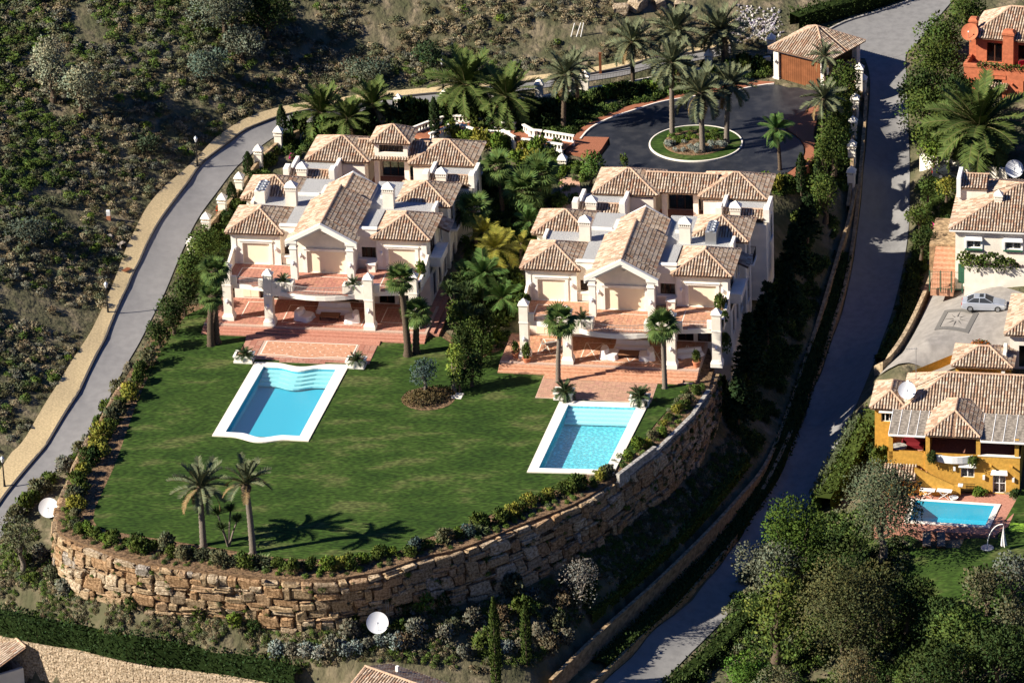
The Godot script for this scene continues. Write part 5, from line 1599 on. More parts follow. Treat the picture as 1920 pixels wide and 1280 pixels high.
# ---------------------------------------------------------------- walls round the platform and the roads
func rock_mesh(v: int) -> ArrayMesh:
	var key := "rock:%d" % v
	if cache.has(key): return cache[key]
	var mb := MB.new()
	var f := FastNoiseLite.new(); f.seed = 70 + v; f.frequency = 1.1
	var pt := func(p: Vector3) -> Vector3:
		var q := p.normalized()
		var e := 8.0
		var s := pow(pow(absf(q.x), e) + pow(absf(q.y), e) + pow(absf(q.z), e), -1.0 / e)
		var r := q * s * 0.5
		return r * (1.0 + 0.26 * f.get_noise_3dv(r * 2.0)) + Vector3(f.get_noise_3dv(r + Vector3(7, 0, 0)), f.get_noise_3dv(r + Vector3(0, 9, 0)), f.get_noise_3dv(r + Vector3(0, 0, 5))) * 0.16
	var g := [-1.0, -0.62, 0.62, 1.0]
	for ax in 3:
		for sg in [-1.0, 1.0]:
			if ax == 2 and sg < 0: continue
			for i in 3:
				for j in 3:
					var c := []
					for d in [[0, 0], [1, 0], [1, 1], [0, 1]]:
						var a: float = g[i + d[0]]; var b: float = g[j + d[1]]
						c.append(pt.call(Vector3(sg, a, b) if ax == 0 else (Vector3(a, sg, b) if ax == 1 else Vector3(a, b, sg))))
					mb.quad(c[0], c[1], c[2], c[3], c[0] + c[2])
	cache[key] = mb.mesh(null)
	return cache[key]

func retaining_walls() -> void:
	# the great wall of rough blocks that carries the lawn
	var top := flat(-0.25, [-37.71, 4.45, -39.33, 12.33, -40.49, 18.41, -41.51, 23.79, -42.33, 30.83, -42.49, 35.70, -42.10, 37.76, -40.31, 39.61, -38.06, 41.38, -35.87, 43.13, -32.40, 44.87, -28.48, 46.33, -25.86, 47.06, -23.20, 47.90, -20.55, 48.62, -17.05, 48.81, -14.43, 48.21, -12.62, 47.74, -8.93, 45.26, -5.21, 43.69, -0.12, 39.79, 5.51, 35.43, 9.27, 30.72, 13.06, 25.57, 16.85, 18.10, 18.78, 12.38, 19.55, 8.60])
	var foot := laid([-37.92, 3.96, -39.65, 10.76, -40.90, 16.29, -42.07, 21.15, -42.97, 29.32, -43.06, 34.31, -42.63, 36.47, -40.66, 39.57, -38.65, 40.60, -36.23, 42.36, -32.78, 43.59, -28.86, 44.46, -26.20, 45.48, -22.92, 46.31, -20.23, 47.27, -17.32, 47.53, -14.68, 47.05, -12.52, 46.43, -8.66, 45.08, -5.26, 43.60, -0.12, 40.88, 5.57, 35.39, 9.40, 30.25, 13.19, 24.71, 16.93, 17.66, 18.96, 11.46, 19.89, 6.84])
	var n := 260
	var t := resample(smooth(top, 0.7), n); var b := resample(smooth(foot, 0.7), n)
	var o := thing("stone_retaining_wall", "long curved retaining wall of rough sandstone blocks below the lawn", "retaining wall")
	var back := MB.new()
	for k in n - 1:
		var d: Vector3 = t[k + 1] - t[k]
		var s := Vector3(-d.z, 0, d.x).normalized() * 0.35
		if s.dot(b[k] - t[k]) < 0: pass
		back.quad(t[k], t[k + 1], b[k + 1] - Vector3(0, 0.8, 0), b[k] - Vector3(0, 0.8, 0), b[k] - t[k])
	part("earth_backing", back.mesh(M.soil), o)
	var L := length_of(t)
	var rows := 7
	var stones := []
	var at := func(s: float, v: float) -> Vector3:
		var f := clampf(s / L, 0, 1) * (n - 1)
		var i := mini(int(f), n - 2)
		var tt: Vector3 = t[i].lerp(t[i + 1], f - i); var bb: Vector3 = b[i].lerp(b[i + 1], f - i)
		return tt.lerp(bb - Vector3(0, 0.2, 0), v)
	for r in rows:
		var s: float = rng.randf_range(0.0, 0.8)
		while s < L - 0.3:
			var h: float = (at.call(s, 0.0) as Vector3).distance_to(at.call(s, 1.0))
			var nr := clampi(int(round(h / 0.72)), 1, rows)
			if r >= nr:
				s += 1.0
				continue
			var w: float = rng.randf_range(0.8, 2.5) if rng.randf() < 0.72 else rng.randf_range(0.45, 0.85)
			var wob := 0.075 * sin(s * 0.6 + r * 2.1) + 0.03 * sin(s * 1.9 + r)
			var v0 := float(r) / nr + (wob if r > 0 else 0.0); var v1 := float(r + 1) / nr + (0.075 * sin(s * 0.6 + (r + 1) * 2.1) + 0.03 * sin(s * 1.9 + r + 1) if r < nr - 1 else 0.03)
			var split: bool = rng.randf() < 0.24
			for q in (2 if split else 1):
				var va := lerpf(v0, v1, 0.5) if q == 1 else v0
				var vb := lerpf(v0, v1, 0.5) if split and q == 0 else v1
				var p0: Vector3 = at.call(s, va); var p1: Vector3 = at.call(s + w, va); var p2: Vector3 = at.call(s + w * 0.5, vb)
				var mid := (p0 + p1) * 0.25 + p2 * 0.5
				var x := (p1 - p0); var y := ((p0 + p1) * 0.5 - p2)
				var z := x.cross(y).normalized()
				if z.dot(Vector3(-x.z, 0, x.x)) < 0: z = -z
				x = x * (0.965 if not split else 0.95) + y * rng.randf_range(-0.09, 0.09); y = y * rng.randf_range(0.87, 0.97)
				var bs := Basis(x, y, z * rng.randf_range(0.62, 0.95))
				stones.append([Transform3D(bs, mid + z * rng.randf_range(-0.06, 0.18)), rng.randi() % 8, stone_tone(), w * y.length()])
			s += w + 0.03
	# the largest stand as pieces of their own, the rest as one
	var cam := Vector3(0, 200, 430)
	stones.sort_custom(func(a, c): return a[3] > c[3])
	var rest := {}
	for k in stones.size():
		var e: Array = stones[k]
		if k < 300:
			var m := part("stone", rock_mesh(e[1]), o, e[0])
			m.material_override = M["stone_" + e[2]]
		else:
			var st: SurfaceTool = rest.get(e[2])
			if st == null:
				st = SurfaceTool.new(); rest[e[2]] = st
			st.append_from(rock_mesh(e[1]), 0, e[0])
	for key in rest:
		var am: ArrayMesh = rest[key].commit()
		am.surface_set_material(0, M["stone_" + key])
		stuffed(part("smaller_stones", am, o), "smaller sandstone blocks filling the courses")
	# weeds rooted in the joints, thicker towards the shaded end
	var wd := []
	for k in 300:
		var s: float = L * (1.0 - pow(rng.randf(), 1.7))
		var p: Vector3 = at.call(s, rng.randf_range(0.05, 0.95))
		var q: Vector3 = at.call(s + 0.5, 0.5) - at.call(s - 0.5, 0.5)
		var r: float = rng.randf_range(0.12, 0.34)
		wd.append([p + Vector3(-q.z, 0, q.x).normalized() * 0.4 - Vector3(0, 0.1, 0), r, r * rng.randf_range(0.7, 1.6)])
	scatter("wall_weeds", "tufts of %s weeds in the joints of the stone wall", ["green", "olive", "dark", "bright"], wd)
	# pale parapet with planting boxes on the right end of the wall
	var par := thing("parapet", "pale rendered parapet stepping along the right end of the stone wall", "parapet wall")
	var pl := flat(-0.3, [9.35, 31.29, 13.06, 25.69, 16.84, 18.34, 18.77, 12.63])
	for k in 3:
		var a: Vector3 = pl[k]; var c: Vector3 = pl[k + 1]
		var mb := MB.new()
		var d := c - a
		var tr := Transform3D(Basis(d.normalized(), Vector3.UP, d.normalized().cross(Vector3.UP)), a)
		mb.box(Vector3(0, -0.5, -0.16), Vector3(d.length() - 0.02, [0.8, 0.3, 0.22][k], 0.16), tr)
		mb.chamfer(Vector3(-0.02, [0.803, 0.303, 0.223][k], -0.22), Vector3(d.length() - 0.02, [0.9, 0.4, 0.32][k], 0.22), 0.03, tr)
		part("wall_section", mb.mesh(M.concrete), par)
	# plain brown wall above the right road, with the bank behind it
	var bt := road_wall
	brown_wall("brown rendered retaining wall along the shaded road, hedge on top", shifted(bt, 0.9), 3.8, 0.12, M.wall_brown)
	var kl := kerb_wall
	brown_wall("low brown kerb wall at the left edge of the shaded road", shifted(kl, 0.1), 0.75, 0.55, M.wall_brown)

func shifted(line: Array, by: float) -> Array:
	# the line moved sideways towards the road, keeping its heights
	var r := []
	for k in line.size():
		var d: Vector3 = line[mini(k + 1, line.size() - 1)] - line[maxi(k - 1, 0)]
		r.append(line[k] + Vector3(-d.z, 0, d.x).normalized() * by)
	return r

func stone_tone() -> String:
	var a: float = rng.randf()
	return "a" if a < 0.3 else ("b" if a < 0.48 else ("c" if a < 0.68 else ("f" if a < 0.84 else ("d" if a < 0.94 else "e"))))

func brown_wall(label: String, line: Array, down: float, up: float, m: Material, called := "roadside_wall", thick := 0.35) -> Node3D:
	var o := thing(called, label, "wall")
	var mb := MB.new()
	var p := smooth(line, 1.0)
	for k in p.size() - 1:
		var a: Vector3 = p[k]; var b: Vector3 = p[k + 1]
		var d := b - a
		var s := Vector3(d.z, 0, -d.x).normalized() * thick * 0.5
		var s2 := s
		if k + 2 < p.size():
			var e: Vector3 = p[k + 2] - b
			s2 = Vector3(e.z, 0, -e.x).normalized() * thick * 0.5
		var u := Vector3(0, up, 0); var w := Vector3(0, -down, 0)
		mb.quad(a + s + w, b + s2 + w, b + s2 + u, a + s + u, s)
		mb.quad(a - s + w, b - s2 + w, b - s2 + u, a - s + u, -s)
		mb.quad(a + s + u, b + s2 + u, b - s2 + u, a - s + u, Vector3.UP)
	part("wall_face", mb.mesh(m), o)
	return o

func pier(parent: Node, at: Vector3, h: float, m: Material = null) -> void:
	if not cache.has("pier:%.1f" % h):
		var mb := MB.new()
		mb.box(Vector3(-0.38, -1.2, -0.38), Vector3(0.38, h - 1.05, 0.38))
		mb.box(Vector3(-0.46, h - 1.05, -0.46), Vector3(0.46, h - 0.93, 0.46))
		for k in 4:
			for s in [-1, 1]:
				mb.box(Vector3(-0.36 + k * 0.2, h - 0.93, s * 0.33 - 0.05), Vector3(-0.27 + k * 0.2, h - 0.68, s * 0.33 + 0.05))
				mb.box(Vector3(s * 0.33 - 0.05, h - 0.93, -0.30 + k * 0.17), Vector3(s * 0.33 + 0.05, h - 0.68, -0.22 + k * 0.17))
		cache["pier:%.1f" % h] = mb.mesh(M.stucco)
		var cb := MB.new()
		cb.box(Vector3(-0.5, h - 0.68, -0.5), Vector3(0.5, h - 0.58, 0.5))
		cb.frustum(Vector3(-0.5, h - 0.58, -0.5), Vector3(0.5, h, 0.5), 0.02, 0.02)
		cache["piercap:%.1f" % h] = cb.mesh(M.trim)
	var p := part("pier", cache["pier:%.1f" % h], parent, Transform3D(Basis(Vector3.UP, -0.2), at))
	part("pier_cap", cache["piercap:%.1f" % h], p)

func boundary_walls() -> void:
	# left: brown wall with arcaded piers between the lane and the left villa
	var lp := laid([-32.42, -20.35, -31.11, -25.20, -29.57, -29.02, -27.93, -33.48, -26.07, -39.44, -24.05, -43.26, -21.98, -45.41])
	var o := brown_wall("garden wall with pyramid-capped piers beside the lane, left of the villa", lp, 1.6, 1.2, M.wall_brown, "boundary_wall")
	for p in laid([-32.42, -20.35, -31.11, -25.20, -29.57, -29.02, -27.93, -33.48, -26.07, -39.44, -24.05, -43.26]): pier(o, p, 3.0)
	# back: low wall with iron fence
	var bp := laid([-21.98, -45.41, -19.73, -48.15, -16.36, -49.26, -11.24, -49.65, -6.29, -50.18, -1.03, -51.18, 4.00, -51.92, 9.01, -53.48, 12.05, -54.21, 16.76, -55.90, 22.67, -57.56, 29.49, -59.41])
	var f := brown_wall("pale wall with iron fence and piers along the lane behind the palms", bp, 0.6, 0.5, M.stucco, "garden_fence")
	for p in laid([-19.73, -48.15, -16.36, -49.26, -11.24, -49.65, -6.29, -50.18, -1.03, -51.18, 4.00, -51.92, 9.01, -53.48, 16.76, -55.90, 22.67, -57.56]): pier(f, p, 2.6)
	var rl := MB.new()
	var pts := []
	for p in smooth(bp.slice(5), 1.0): pts.append(p + Vector3(0, 0.5, 0))
	railing(rl, pts, 1.3, 0.16)
	stuffed(part("iron_railing", rl.mesh(M.iron), f), "black iron fence panels")
	# right: white piers above the shaded road
	var rp := laid([38.93, -51.30, 37.74, -46.66, 37.12, -41.78, 36.53, -35.91, 36.28, -33.55, 35.62, -30.29])
	var r := brown_wall("garden wall with white piers above the shaded road, right of the driveway", rp, 1.5, 0.9, M.wall_brown, "boundary_wall")
	for p in laid([38.93, -51.30, 37.74, -46.66, 37.12, -41.78, 36.53, -35.91, 36.25, -33.21]): pier(r, p, 2.6)
	# hedges on the walls
	hedge("narrow clipped hedge on top of the brown roadside wall", laid([6.12, 40.97, 10.56, 34.25, 15.41, 26.74, 19.35, 19.37, 22.32, 12.55]), 0.9, 1.0, GREENS["green"], 0.2, 0.26)
	# bottom left: beige stone wall of the next plot with its tall hedge
	var bw := flat(-9.4, [-50.20, 38.78, -45.10, 41.14, -40.04, 43.58, -35.03, 45.99, -30.09, 47.98, -25.69, 49.52, -20.33, 52.11])
	var w := brown_wall("beige rubble wall at the bottom left under the tall hedge", bw, 6.0, 0.0, M.wall_beige, "rubble_wall", 0.5)
	var q := smooth(bw, 0.6)
	var st := []
	for k in q.size() - 1:
		var d: Vector3 = q[k + 1] - q[k]
		var out := Vector3(-d.z, 0, d.x).normalized()
		if out.z < 0: out = -out
		for r2 in 14:
			var h := 0.26
			var x: float = rng.randf_range(0.8, 1.15)
			st.append([Transform3D(Basis(d * x * 0.6, Vector3(0, h * 1.1, 0), out * 0.3), q[k] + d * ((r2 % 2) * 0.5 + rng.randf_range(-0.1, 0.1)) - Vector3(0, 0.1 + r2 * h, 0) + out * 0.25), rng.randi() % 8, stone_tone()])
			st.append([Transform3D(Basis(d * x * 0.6, Vector3(0, h * 1.1, 0), out * 0.3), q[k] + d * ((r2 % 2) * 0.5 + 0.5 + rng.randf_range(-0.1, 0.1)) - Vector3(0, 0.1 + r2 * h, 0) + out * 0.25), rng.randi() % 8, stone_tone()])
	var rest := {}
	for e in st:
		e[2] = "c" if e[2] in ["a", "c"] else "g"
		var s: SurfaceTool = rest.get(e[2])
		if s == null:
			s = SurfaceTool.new(); rest[e[2]] = s
		s.append_from(rock_mesh(e[1]), 0, e[0])
	for key in rest:
		var am: ArrayMesh = rest[key].commit()
		am.surface_set_material(0, M["stone_" + key])
		stuffed(part("rubble_stones", am, w), "small pale stones of the rubble wall")
	hedge("tall dark hedge along the bottom left above the rubble wall", laid([-50.32, 37.28, -45.11, 40.46, -40.09, 42.42, -35.01, 45.54, -30.14, 46.68, -25.72, 48.48, -20.37, 50.94]), 2.0, 2.0, Color(0.030, 0.052, 0.018), 0.3, 0.28)

func driveway() -> void:
	var Y := 4.4
	var outer := flat(4.4, [7.88, -40.45, 9.11, -43.58, 11.19, -46.06, 14.13, -48.33, 17.09, -50.31, 20.60, -51.48, 24.11, -52.35, 27.67, -53.84, 29.55, -54.26, 33.88, -51.66, 35.20, -49.23, 33.26, -47.14, 30.48, -44.12, 29.73, -41.51, 31.20, -38.12, 31.41, -34.75, 30.45, -31.53, 28.75, -28.57, 27.07, -26.62, 19.28, -25.28, 11.15, -28.88, 9.63, -33.30, 11.22, -38.94, 11.12, -40.86])
	var as2 := MB.new()
	as2.prism(xz(smooth(outer, 1.0, true)), 3.0, Y)
	ground("driveway", "black asphalt turning circle behind the right villa", as2.mesh(M.asphalt_black))
	var band := MB.new()
	band.prism(xz(smooth(flat(4.4, [7.32, -40.51, 8.13, -43.09, 10.05, -46.18, 13.59, -49.14, 17.13, -51.22, 21.24, -52.64, 25.39, -54.38, 28.89, -56.51, 29.67, -55.18, 29.53, -53.96, 27.65, -53.53, 24.10, -52.04, 20.59, -51.18, 17.08, -50.01, 14.12, -48.03, 11.18, -45.76, 9.16, -43.28, 8.05, -40.43]), 1.0)), 3.1, Y + 0.12)
	ground("paved_verge", "red brick verge round the far side of the driveway", band.mesh(M.red_paver))
	var b2 := MB.new()
	b2.prism(xz(flat(4.4, [7.34, -41.39, 11.12, -40.72, 10.22, -37.58, 9.61, -36.19, 6.38, -37.09])), 3.1, Y + 0.05)
	ground("paved_verge", "red brick apron at the left end of the driveway", b2.mesh(M.red_paver))
	var b3 := MB.new()
	b3.prism(xz(smooth(flat(4.4, [35.23, -49.68, 33.44, -47.13, 30.59, -44.10, 29.87, -41.79, 31.31, -38.11, 31.57, -34.73, 30.60, -31.23, 28.84, -28.28, 29.70, -27.91, 31.52, -30.86, 32.63, -34.63, 32.78, -39.73, 33.95, -44.81, 36.55, -48.94]), 1.0, true)), 3.1, Y + 0.10)
	ground("paved_verge", "red brick verge along the right edge of the driveway", b3.mesh(M.red_paver))
	var kb := MB.new()
	var kp := []
	for p in smooth(flat(4.4, [8.05, -40.43, 9.16, -43.28, 11.18, -45.76, 14.12, -48.03, 17.08, -50.01, 20.59, -51.18, 24.10, -52.04, 27.65, -53.53, 29.53, -53.96]), 0.8): kp.append(p)
	for k in kp.size() - 1:
		var d: Vector3 = kp[k + 1] - kp[k]
		var s := Vector3(d.z, 0, -d.x).normalized() * 0.09
		kb.quad(kp[k] + s + Vector3(0, 0.15, 0), kp[k + 1] + s + Vector3(0, 0.15, 0), kp[k + 1] - s + Vector3(0, 0.15, 0), kp[k] - s + Vector3(0, 0.15, 0), Vector3.UP)
		for e in [-1.0, 1.0]: kb.quad(kp[k] + s * e, kp[k + 1] + s * e, kp[k + 1] + s * e + Vector3(0, 0.15, 0), kp[k] + s * e + Vector3(0, 0.15, 0), s * e)
	ground("kerb", "pale kerb between the driveway and the red brick verge", kb.mesh(M.stone_white))
	# the round island
	var c := Vector3(20.21, 4.40, -38.05)
	var r := 4.95
	var o := Node3D.new()
	o.name = "island"; add_child(o); o.position = c
	o.set_meta("kind", "structure"); o.set_meta("category", "traffic island"); o.set_meta("label", "round planted island in the middle of the driveway")
	var kr := MB.new()
	kr.lathe([Vector2(r + 0.02, -0.2), Vector2(r + 0.02, 0.13), Vector2(r, 0.16), Vector2(r - 0.14, 0.16), Vector2(r - 0.14, 0.1)], Vector3(), 64)
	part("kerb_ring", kr.mesh(M.stone_white), o)
	var gr := MB.new()
	gr.lathe([Vector2(r - 0.14, 0.12), Vector2(r - 1.6, 0.14)], Vector3(), 64)
	part("grass_ring", gr.mesh(M.lawn), o)
	var sr := MB.new()
	sr.lathe([Vector2(r - 1.5, 0.06), Vector2(r - 1.56, 0.2), Vector2(r - 1.8, 0.24), Vector2(0.0, 0.45)], Vector3(), 48)
	part("planted_soil", sr.mesh(M.soil), o)
	gatehouse()
	stair()

func stair() -> void:
	# red stairs with white balustrades from the driveway down to the left villa's court
	var o := thing("garden_stair", "winding red stair with white balustrades behind the left villa", "staircase")
	var path := flat(4.6, [6.74, -37.74, 3.63, -39.51, 2.22, -39.95, 0.96, -42.14, -0.85, -42.61, -2.27, -43.05, -3.67, -44.68, -5.67, -45.18, -7.38, -43.86, -8.80, -42.52])
	var hs := [4.45, 4.4, 4.4, 4.35, 4.3, 4.3, 4.25, 4.2, 4.2, 4.2]
	var tr := MB.new()
	var bal := {-1.0: MB.new(), 1.0: MB.new()}
	for k in path.size() - 1:
		var a: Vector3 = path[k]; var b: Vector3 = path[k + 1]
		a.y = hs[k] + 0.35; b.y = hs[k + 1] + 0.35
		var d := b - a
		var s := Vector3(d.z, 0, -d.x).normalized() * 1.15
		var m := maxi(1, int(d.length() / 0.5))
		for i in m:
			var p := a.lerp(b, float(i) / m); var q := a.lerp(b, float(i + 1) / m)
			q.y = p.y
			tr.quad(p + s, q + s, q - s, p - s, Vector3.UP)
			tr.quad(q + s, q - s, q - s - Vector3(0, 0.4, 0), q + s - Vector3(0, 0.4, 0), d)
		for e in [-1.0, 1.0]:
			var mb: MB = bal[e]
			var w: Vector3 = s * e * 1.12
			var t := Transform3D(Basis(d.normalized(), Vector3.UP, d.normalized().cross(Vector3.UP).normalized()), a + w)
			mb.box(Vector3(0, -1.5, -0.14), Vector3(d.length(), 0.14, 0.14), t)
			mb.chamfer(Vector3(-0.04, 0.66, -0.17), Vector3(d.length() + 0.02, 0.82, 0.17), 0.03, t)
			var nb := maxi(1, int(d.length() / 0.36))
			for i in nb:
				var x := (i + 0.5) * d.length() / nb
				mb.frustum(Vector3(x - 0.10, 0.14, -0.10), Vector3(x + 0.10, 0.42, 0.10), 0.05, 0.05, t)
				mb.box(Vector3(x - 0.06, 0.42, -0.06), Vector3(x + 0.06, 0.66, 0.06), t)
	part("steps", tr.mesh(M.red_paver), o)
	part("balustrade", bal[1.0].mesh(M.trim), o); part("balustrade", bal[-1.0].mesh(M.trim), o)

func gatehouse() -> void:
	# hipped roof on white corner columns over wooden garage gates
	var c := Vector3(34.33, 8.10, -55.74) - Vector3(0, 3.7, 0)
	var o := thing("gatehouse", "small gatehouse with tiled hip roof and wooden gate at the drive entrance", "gatehouse", c, deg_to_rad(-39.0))
	var x0 := -3.1; var x1 := 3.1; var z0 := -3.0; var z1 := 3.0
	for p in [[x0, z1], [x1, z1], [x0, z0], [x1, z0]]:
		var col := MB.new()
		col.box(Vector3(p[0] - 0.32, -1.0, p[1] - 0.32), Vector3(p[0] + 0.32, 3.35, p[1] + 0.32)); col.box(Vector3(p[0] - 0.4, -0.99, p[1] - 0.4), Vector3(p[0] + 0.4, 0.35, p[1] + 0.4))
		var pc := part("column", col.mesh(M.trim), o)
		if p[1] > 0: lantern(pc, Vector3(p[0], 2.3, p[1] + 0.323))
	var bm := MB.new()
	bm.box(Vector3(x0 - 0.35, 3.35, z1 - 0.3), Vector3(x1 + 0.35, 3.75, z1 + 0.35)); bm.box(Vector3(x0 - 0.35, 3.35, z0 - 0.35), Vector3(x1 + 0.35, 3.75, z0 + 0.3))
	bm.box(Vector3(x0 - 0.33, 3.36, z0 + 0.3), Vector3(x0 + 0.3, 3.74, z1 - 0.3)); bm.box(Vector3(x1 - 0.3, 3.36, z0 + 0.3), Vector3(x1 + 0.33, 3.74, z1 - 0.3))
	part("eaves_beam", bm.mesh(M.trim), o)
	hip(o, x0 - 0.75, x1 + 0.75, z0 - 0.75, z1 + 0.75, 3.78, 2.1)
	for s in 2:
		var gl := MB.new()
		gl.box(Vector3(0.0, 0.02, -0.05), Vector3(2.76, 3.33, 0.03))
		var g := part("gate_leaf", gl.mesh(M.gate_wood), o, Transform3D(Basis(), Vector3(x0 + 0.33 if s == 0 else 0.01, 0, z1 - 0.05)))
		for k in 10:
			bar(g, "plank", Vector3(0.01 + k * 0.275, 0.04, 0.033), Vector3(0.01 + k * 0.275 + 0.255, 3.3, 0.07), M.gate_wood, 0.0)
	var bk := MB.new()
	bk.box(Vector3(x0 + 0.3, -1.0, z0 - 0.1), Vector3(x1 - 0.3, 3.35, z0 + 0.1)); bk.box(Vector3(x1 - 0.12, -1.0, z0 + 0.32), Vector3(x1 + 0.12, 2.0, z1 - 0.34))
	part("wall", bk.mesh(M.wall_brown), o)
	var wl := brown_wall("curved brown garden wall with white pier right of the gatehouse", flat(4.4, [37.45, -54.38, 38.01, -52.78, 38.55, -50.87]), 1.5, 2.2, M.wall_brown, "boundary_wall")
	pier(wl, Vector3(38.55, 4.40, -50.87), 3.4)
	pier(wl, Vector3(29.71, 4.40, -61.15), 3.2)

# ---------------------------------------------------------------- neighbouring houses
func neighbours() -> void:
	brown_wall("cream garden wall below the huge drooping palm, beside the dark car", laid([43.78, -35.93, 46.99, -32.55, 50.12, -30.48, 52.18, -28.96]), 1.0, 1.9, M.stucco, "garden_wall")
	red_villa(); white_house(); yellow_house(); bottom_houses(); court()

func awning(parent: Node, t: Transform3D, w: float, m: Material = null) -> void:
	# little hood above an opening
	var mb := MB.new()
	mb.quad(t * Vector3(-0.1, 0.3, 0.003), t * Vector3(w + 0.1, 0.3, 0.003), t * Vector3(w + 0.18, 0.0, 0.42), t * Vector3(-0.18, 0.0, 0.42), Vector3.UP)
	mb.quad(t * Vector3(-0.18, -0.07, 0.42), t * Vector3(w + 0.18, -0.07, 0.42), t * Vector3(w + 0.18, 0.0, 0.42), t * Vector3(-0.18, 0.0, 0.42), t.basis.z)
	mb.quad(t * Vector3(-0.18, -0.07, 0.42), t * Vector3(w + 0.18, -0.07, 0.42), t * Vector3(w + 0.1, -0.07, 0.003), t * Vector3(-0.1, -0.07, 0.003), Vector3.DOWN)
	for e in [[-0.1, -0.18], [w + 0.1, w + 0.18]]:
		mb.tri(t * Vector3(e[0], 0.3, 0.003), t * Vector3(e[1], 0.0, 0.42), t * Vector3(e[0], -0.07, 0.003), t.basis.x * (e[1] - w * 0.5))
	part("hood", mb.mesh(m if m else M.trim), parent)

func red_villa() -> void:
	var p := Vector3(49.52, 8.50, -47.83)
	var o := thing("villa", "terracotta red villa with tiled roof in the top right corner", "villa", Vector3(p.x, 0, p.z), deg_to_rad(-19.0))
	room(o, 0, 11, -9, 0, 2.5, 8.1, {"front": [Rect2(2.0, 2.2, 2.2, 2.3), Rect2(6.5, 2.2, 2.2, 2.3)]}, M.red_house)
	win(o, face(Vector3(2.0, 4.7, 0), "front"), 2.2, 2.3, 2); win(o, face(Vector3(6.5, 4.7, 0), "front"), 2.2, 2.3, 2)
	flat_top(o, 0.3, 10.7, -8.7, -0.3, 7.7, "terrace_floor", M.terracotta)
	var pr := MB.new()
	pr.chamfer(Vector3(-0.06, 8.1, -0.3), Vector3(11.06, 8.5, 0.06), 0.04); pr.box(Vector3(-0.06, 8.1, -5.0), Vector3(0.25, 8.45, -0.31))
	part("parapet", pr.mesh(M.red_house), o)
	var pn := MB.new()
	for r in [[1.6, 7.0, 4.6, 7.08], [1.6, 7.42, 4.6, 7.5], [1.6, 7.09, 1.68, 7.41], [4.52, 7.09, 4.6, 7.41]]: pn.box(Vector3(r[0], r[1], 0.003), Vector3(r[2], r[3], 0.06))
	pn.box(Vector3(2.95, 7.12, 0.003), Vector3(3.25, 7.4, 0.07))
	part("wall_panel", pn.mesh(M.red_house), o)
	for x in [1.1, 4.9]: bar(o, "wall_light", Vector3(x, 5.5, 0.003), Vector3(x + 0.22, 5.9, 0.16), M.red_house)
	for x in [0.8, 5.2]: bar(o, "roof_spout", Vector3(x, 6.5, 0.003), Vector3(x + 0.18, 6.68, 0.4), M.red_house)
	roof_from(o, [[Vector3(1.3, 6.25, 0.75), Vector3(4.9, 6.25, 0.75), Vector3(4.9, 6.55, 0.01), Vector3(1.3, 6.55, 0.01)]], [])
	room(o, 0.7, 11, -9, -2.6, 7.75, 10.7, {"front": [Rect2(1.2, 0.1, 1.7, 2.2), Rect2(4.6, 0.1, 1.8, 2.2)]}, M.red_house)
	win(o, face(Vector3(1.9, 7.85, -2.6), "front"), 1.7, 2.2, 2); win(o, face(Vector3(5.3, 7.85, -2.6), "front"), 1.8, 2.2, 2)
	bar(o, "chimney", Vector3(3.85, 7.75, -2.59), Vector3(5.0, 11.4, -1.7), M.red_house)
	bar(o, "chimney_head", Vector3(3.75, 11.4, -2.7), Vector3(5.1, 11.9, -1.6), M.red_house, 0.25)
	hip(o, 0.1, 12.2, -9.6, -2.0, 10.75, 2.4)
	bar(o, "chimney", Vector3(-0.1, 7.75, -3.8), Vector3(0.69, 12.1, -2.9), M.red_house)
	bar(o, "chimney_head", Vector3(-0.2, 12.1, -3.9), Vector3(0.79, 12.5, -2.8), M.red_house, 0.2)
	var d := dish("terracotta-coloured satellite dish on the red villa's corner chimney", o.transform * Vector3(0.2, 10.4, -2.2), 0.95, M.red_house)
	d.rotation.y = deg_to_rad(-25)
	var fl := thing("flower_box", "trailing green plants along the red villa's terrace parapet", "planter", o.transform * Vector3(0, 8.5, 0), o.rotation.y)
	var fb := MB.new()
	for k in 700:
		var q := Vector3(rng.randf_range(1.5, 9.0), rng.randf_range(-0.25, 0.25), rng.randf_range(-0.25, 0.2))
		fb.col = vary(GREENS["green"], 0.35)
		var e := (rdir() + Vector3(0, 0.4, 0.4)).normalized()
		leaf(fb, q, e, e.cross(rdir()).normalized(), 0.24, 0.08)
	part("foliage", fb.mesh(M.leaf), fl)
	var ch := MB.new()
	ch.box(Vector3(-0.35, 0.35, -0.35), Vector3(0.35, 0.5, 0.35)); ch.box(Vector3(-0.35, 0.5, -0.42), Vector3(0.35, 1.0, -0.32))
	for a in [-0.3, 0.3]:
		for b in [-0.3, 0.3]: ch.box(Vector3(a - 0.03, 0, b - 0.03), Vector3(a + 0.03, 0.35, b + 0.03))
	var c := thing("chair", "crimson cushioned chair on the red villa's terrace", "chair", o.transform * Vector3(6.2, 7.72, -1.2), 0.3)
	var cm := mat("crimson", lin(0.42, 0.02, 0.04), 0.8)
	part("seat", ch.mesh(cm), c)

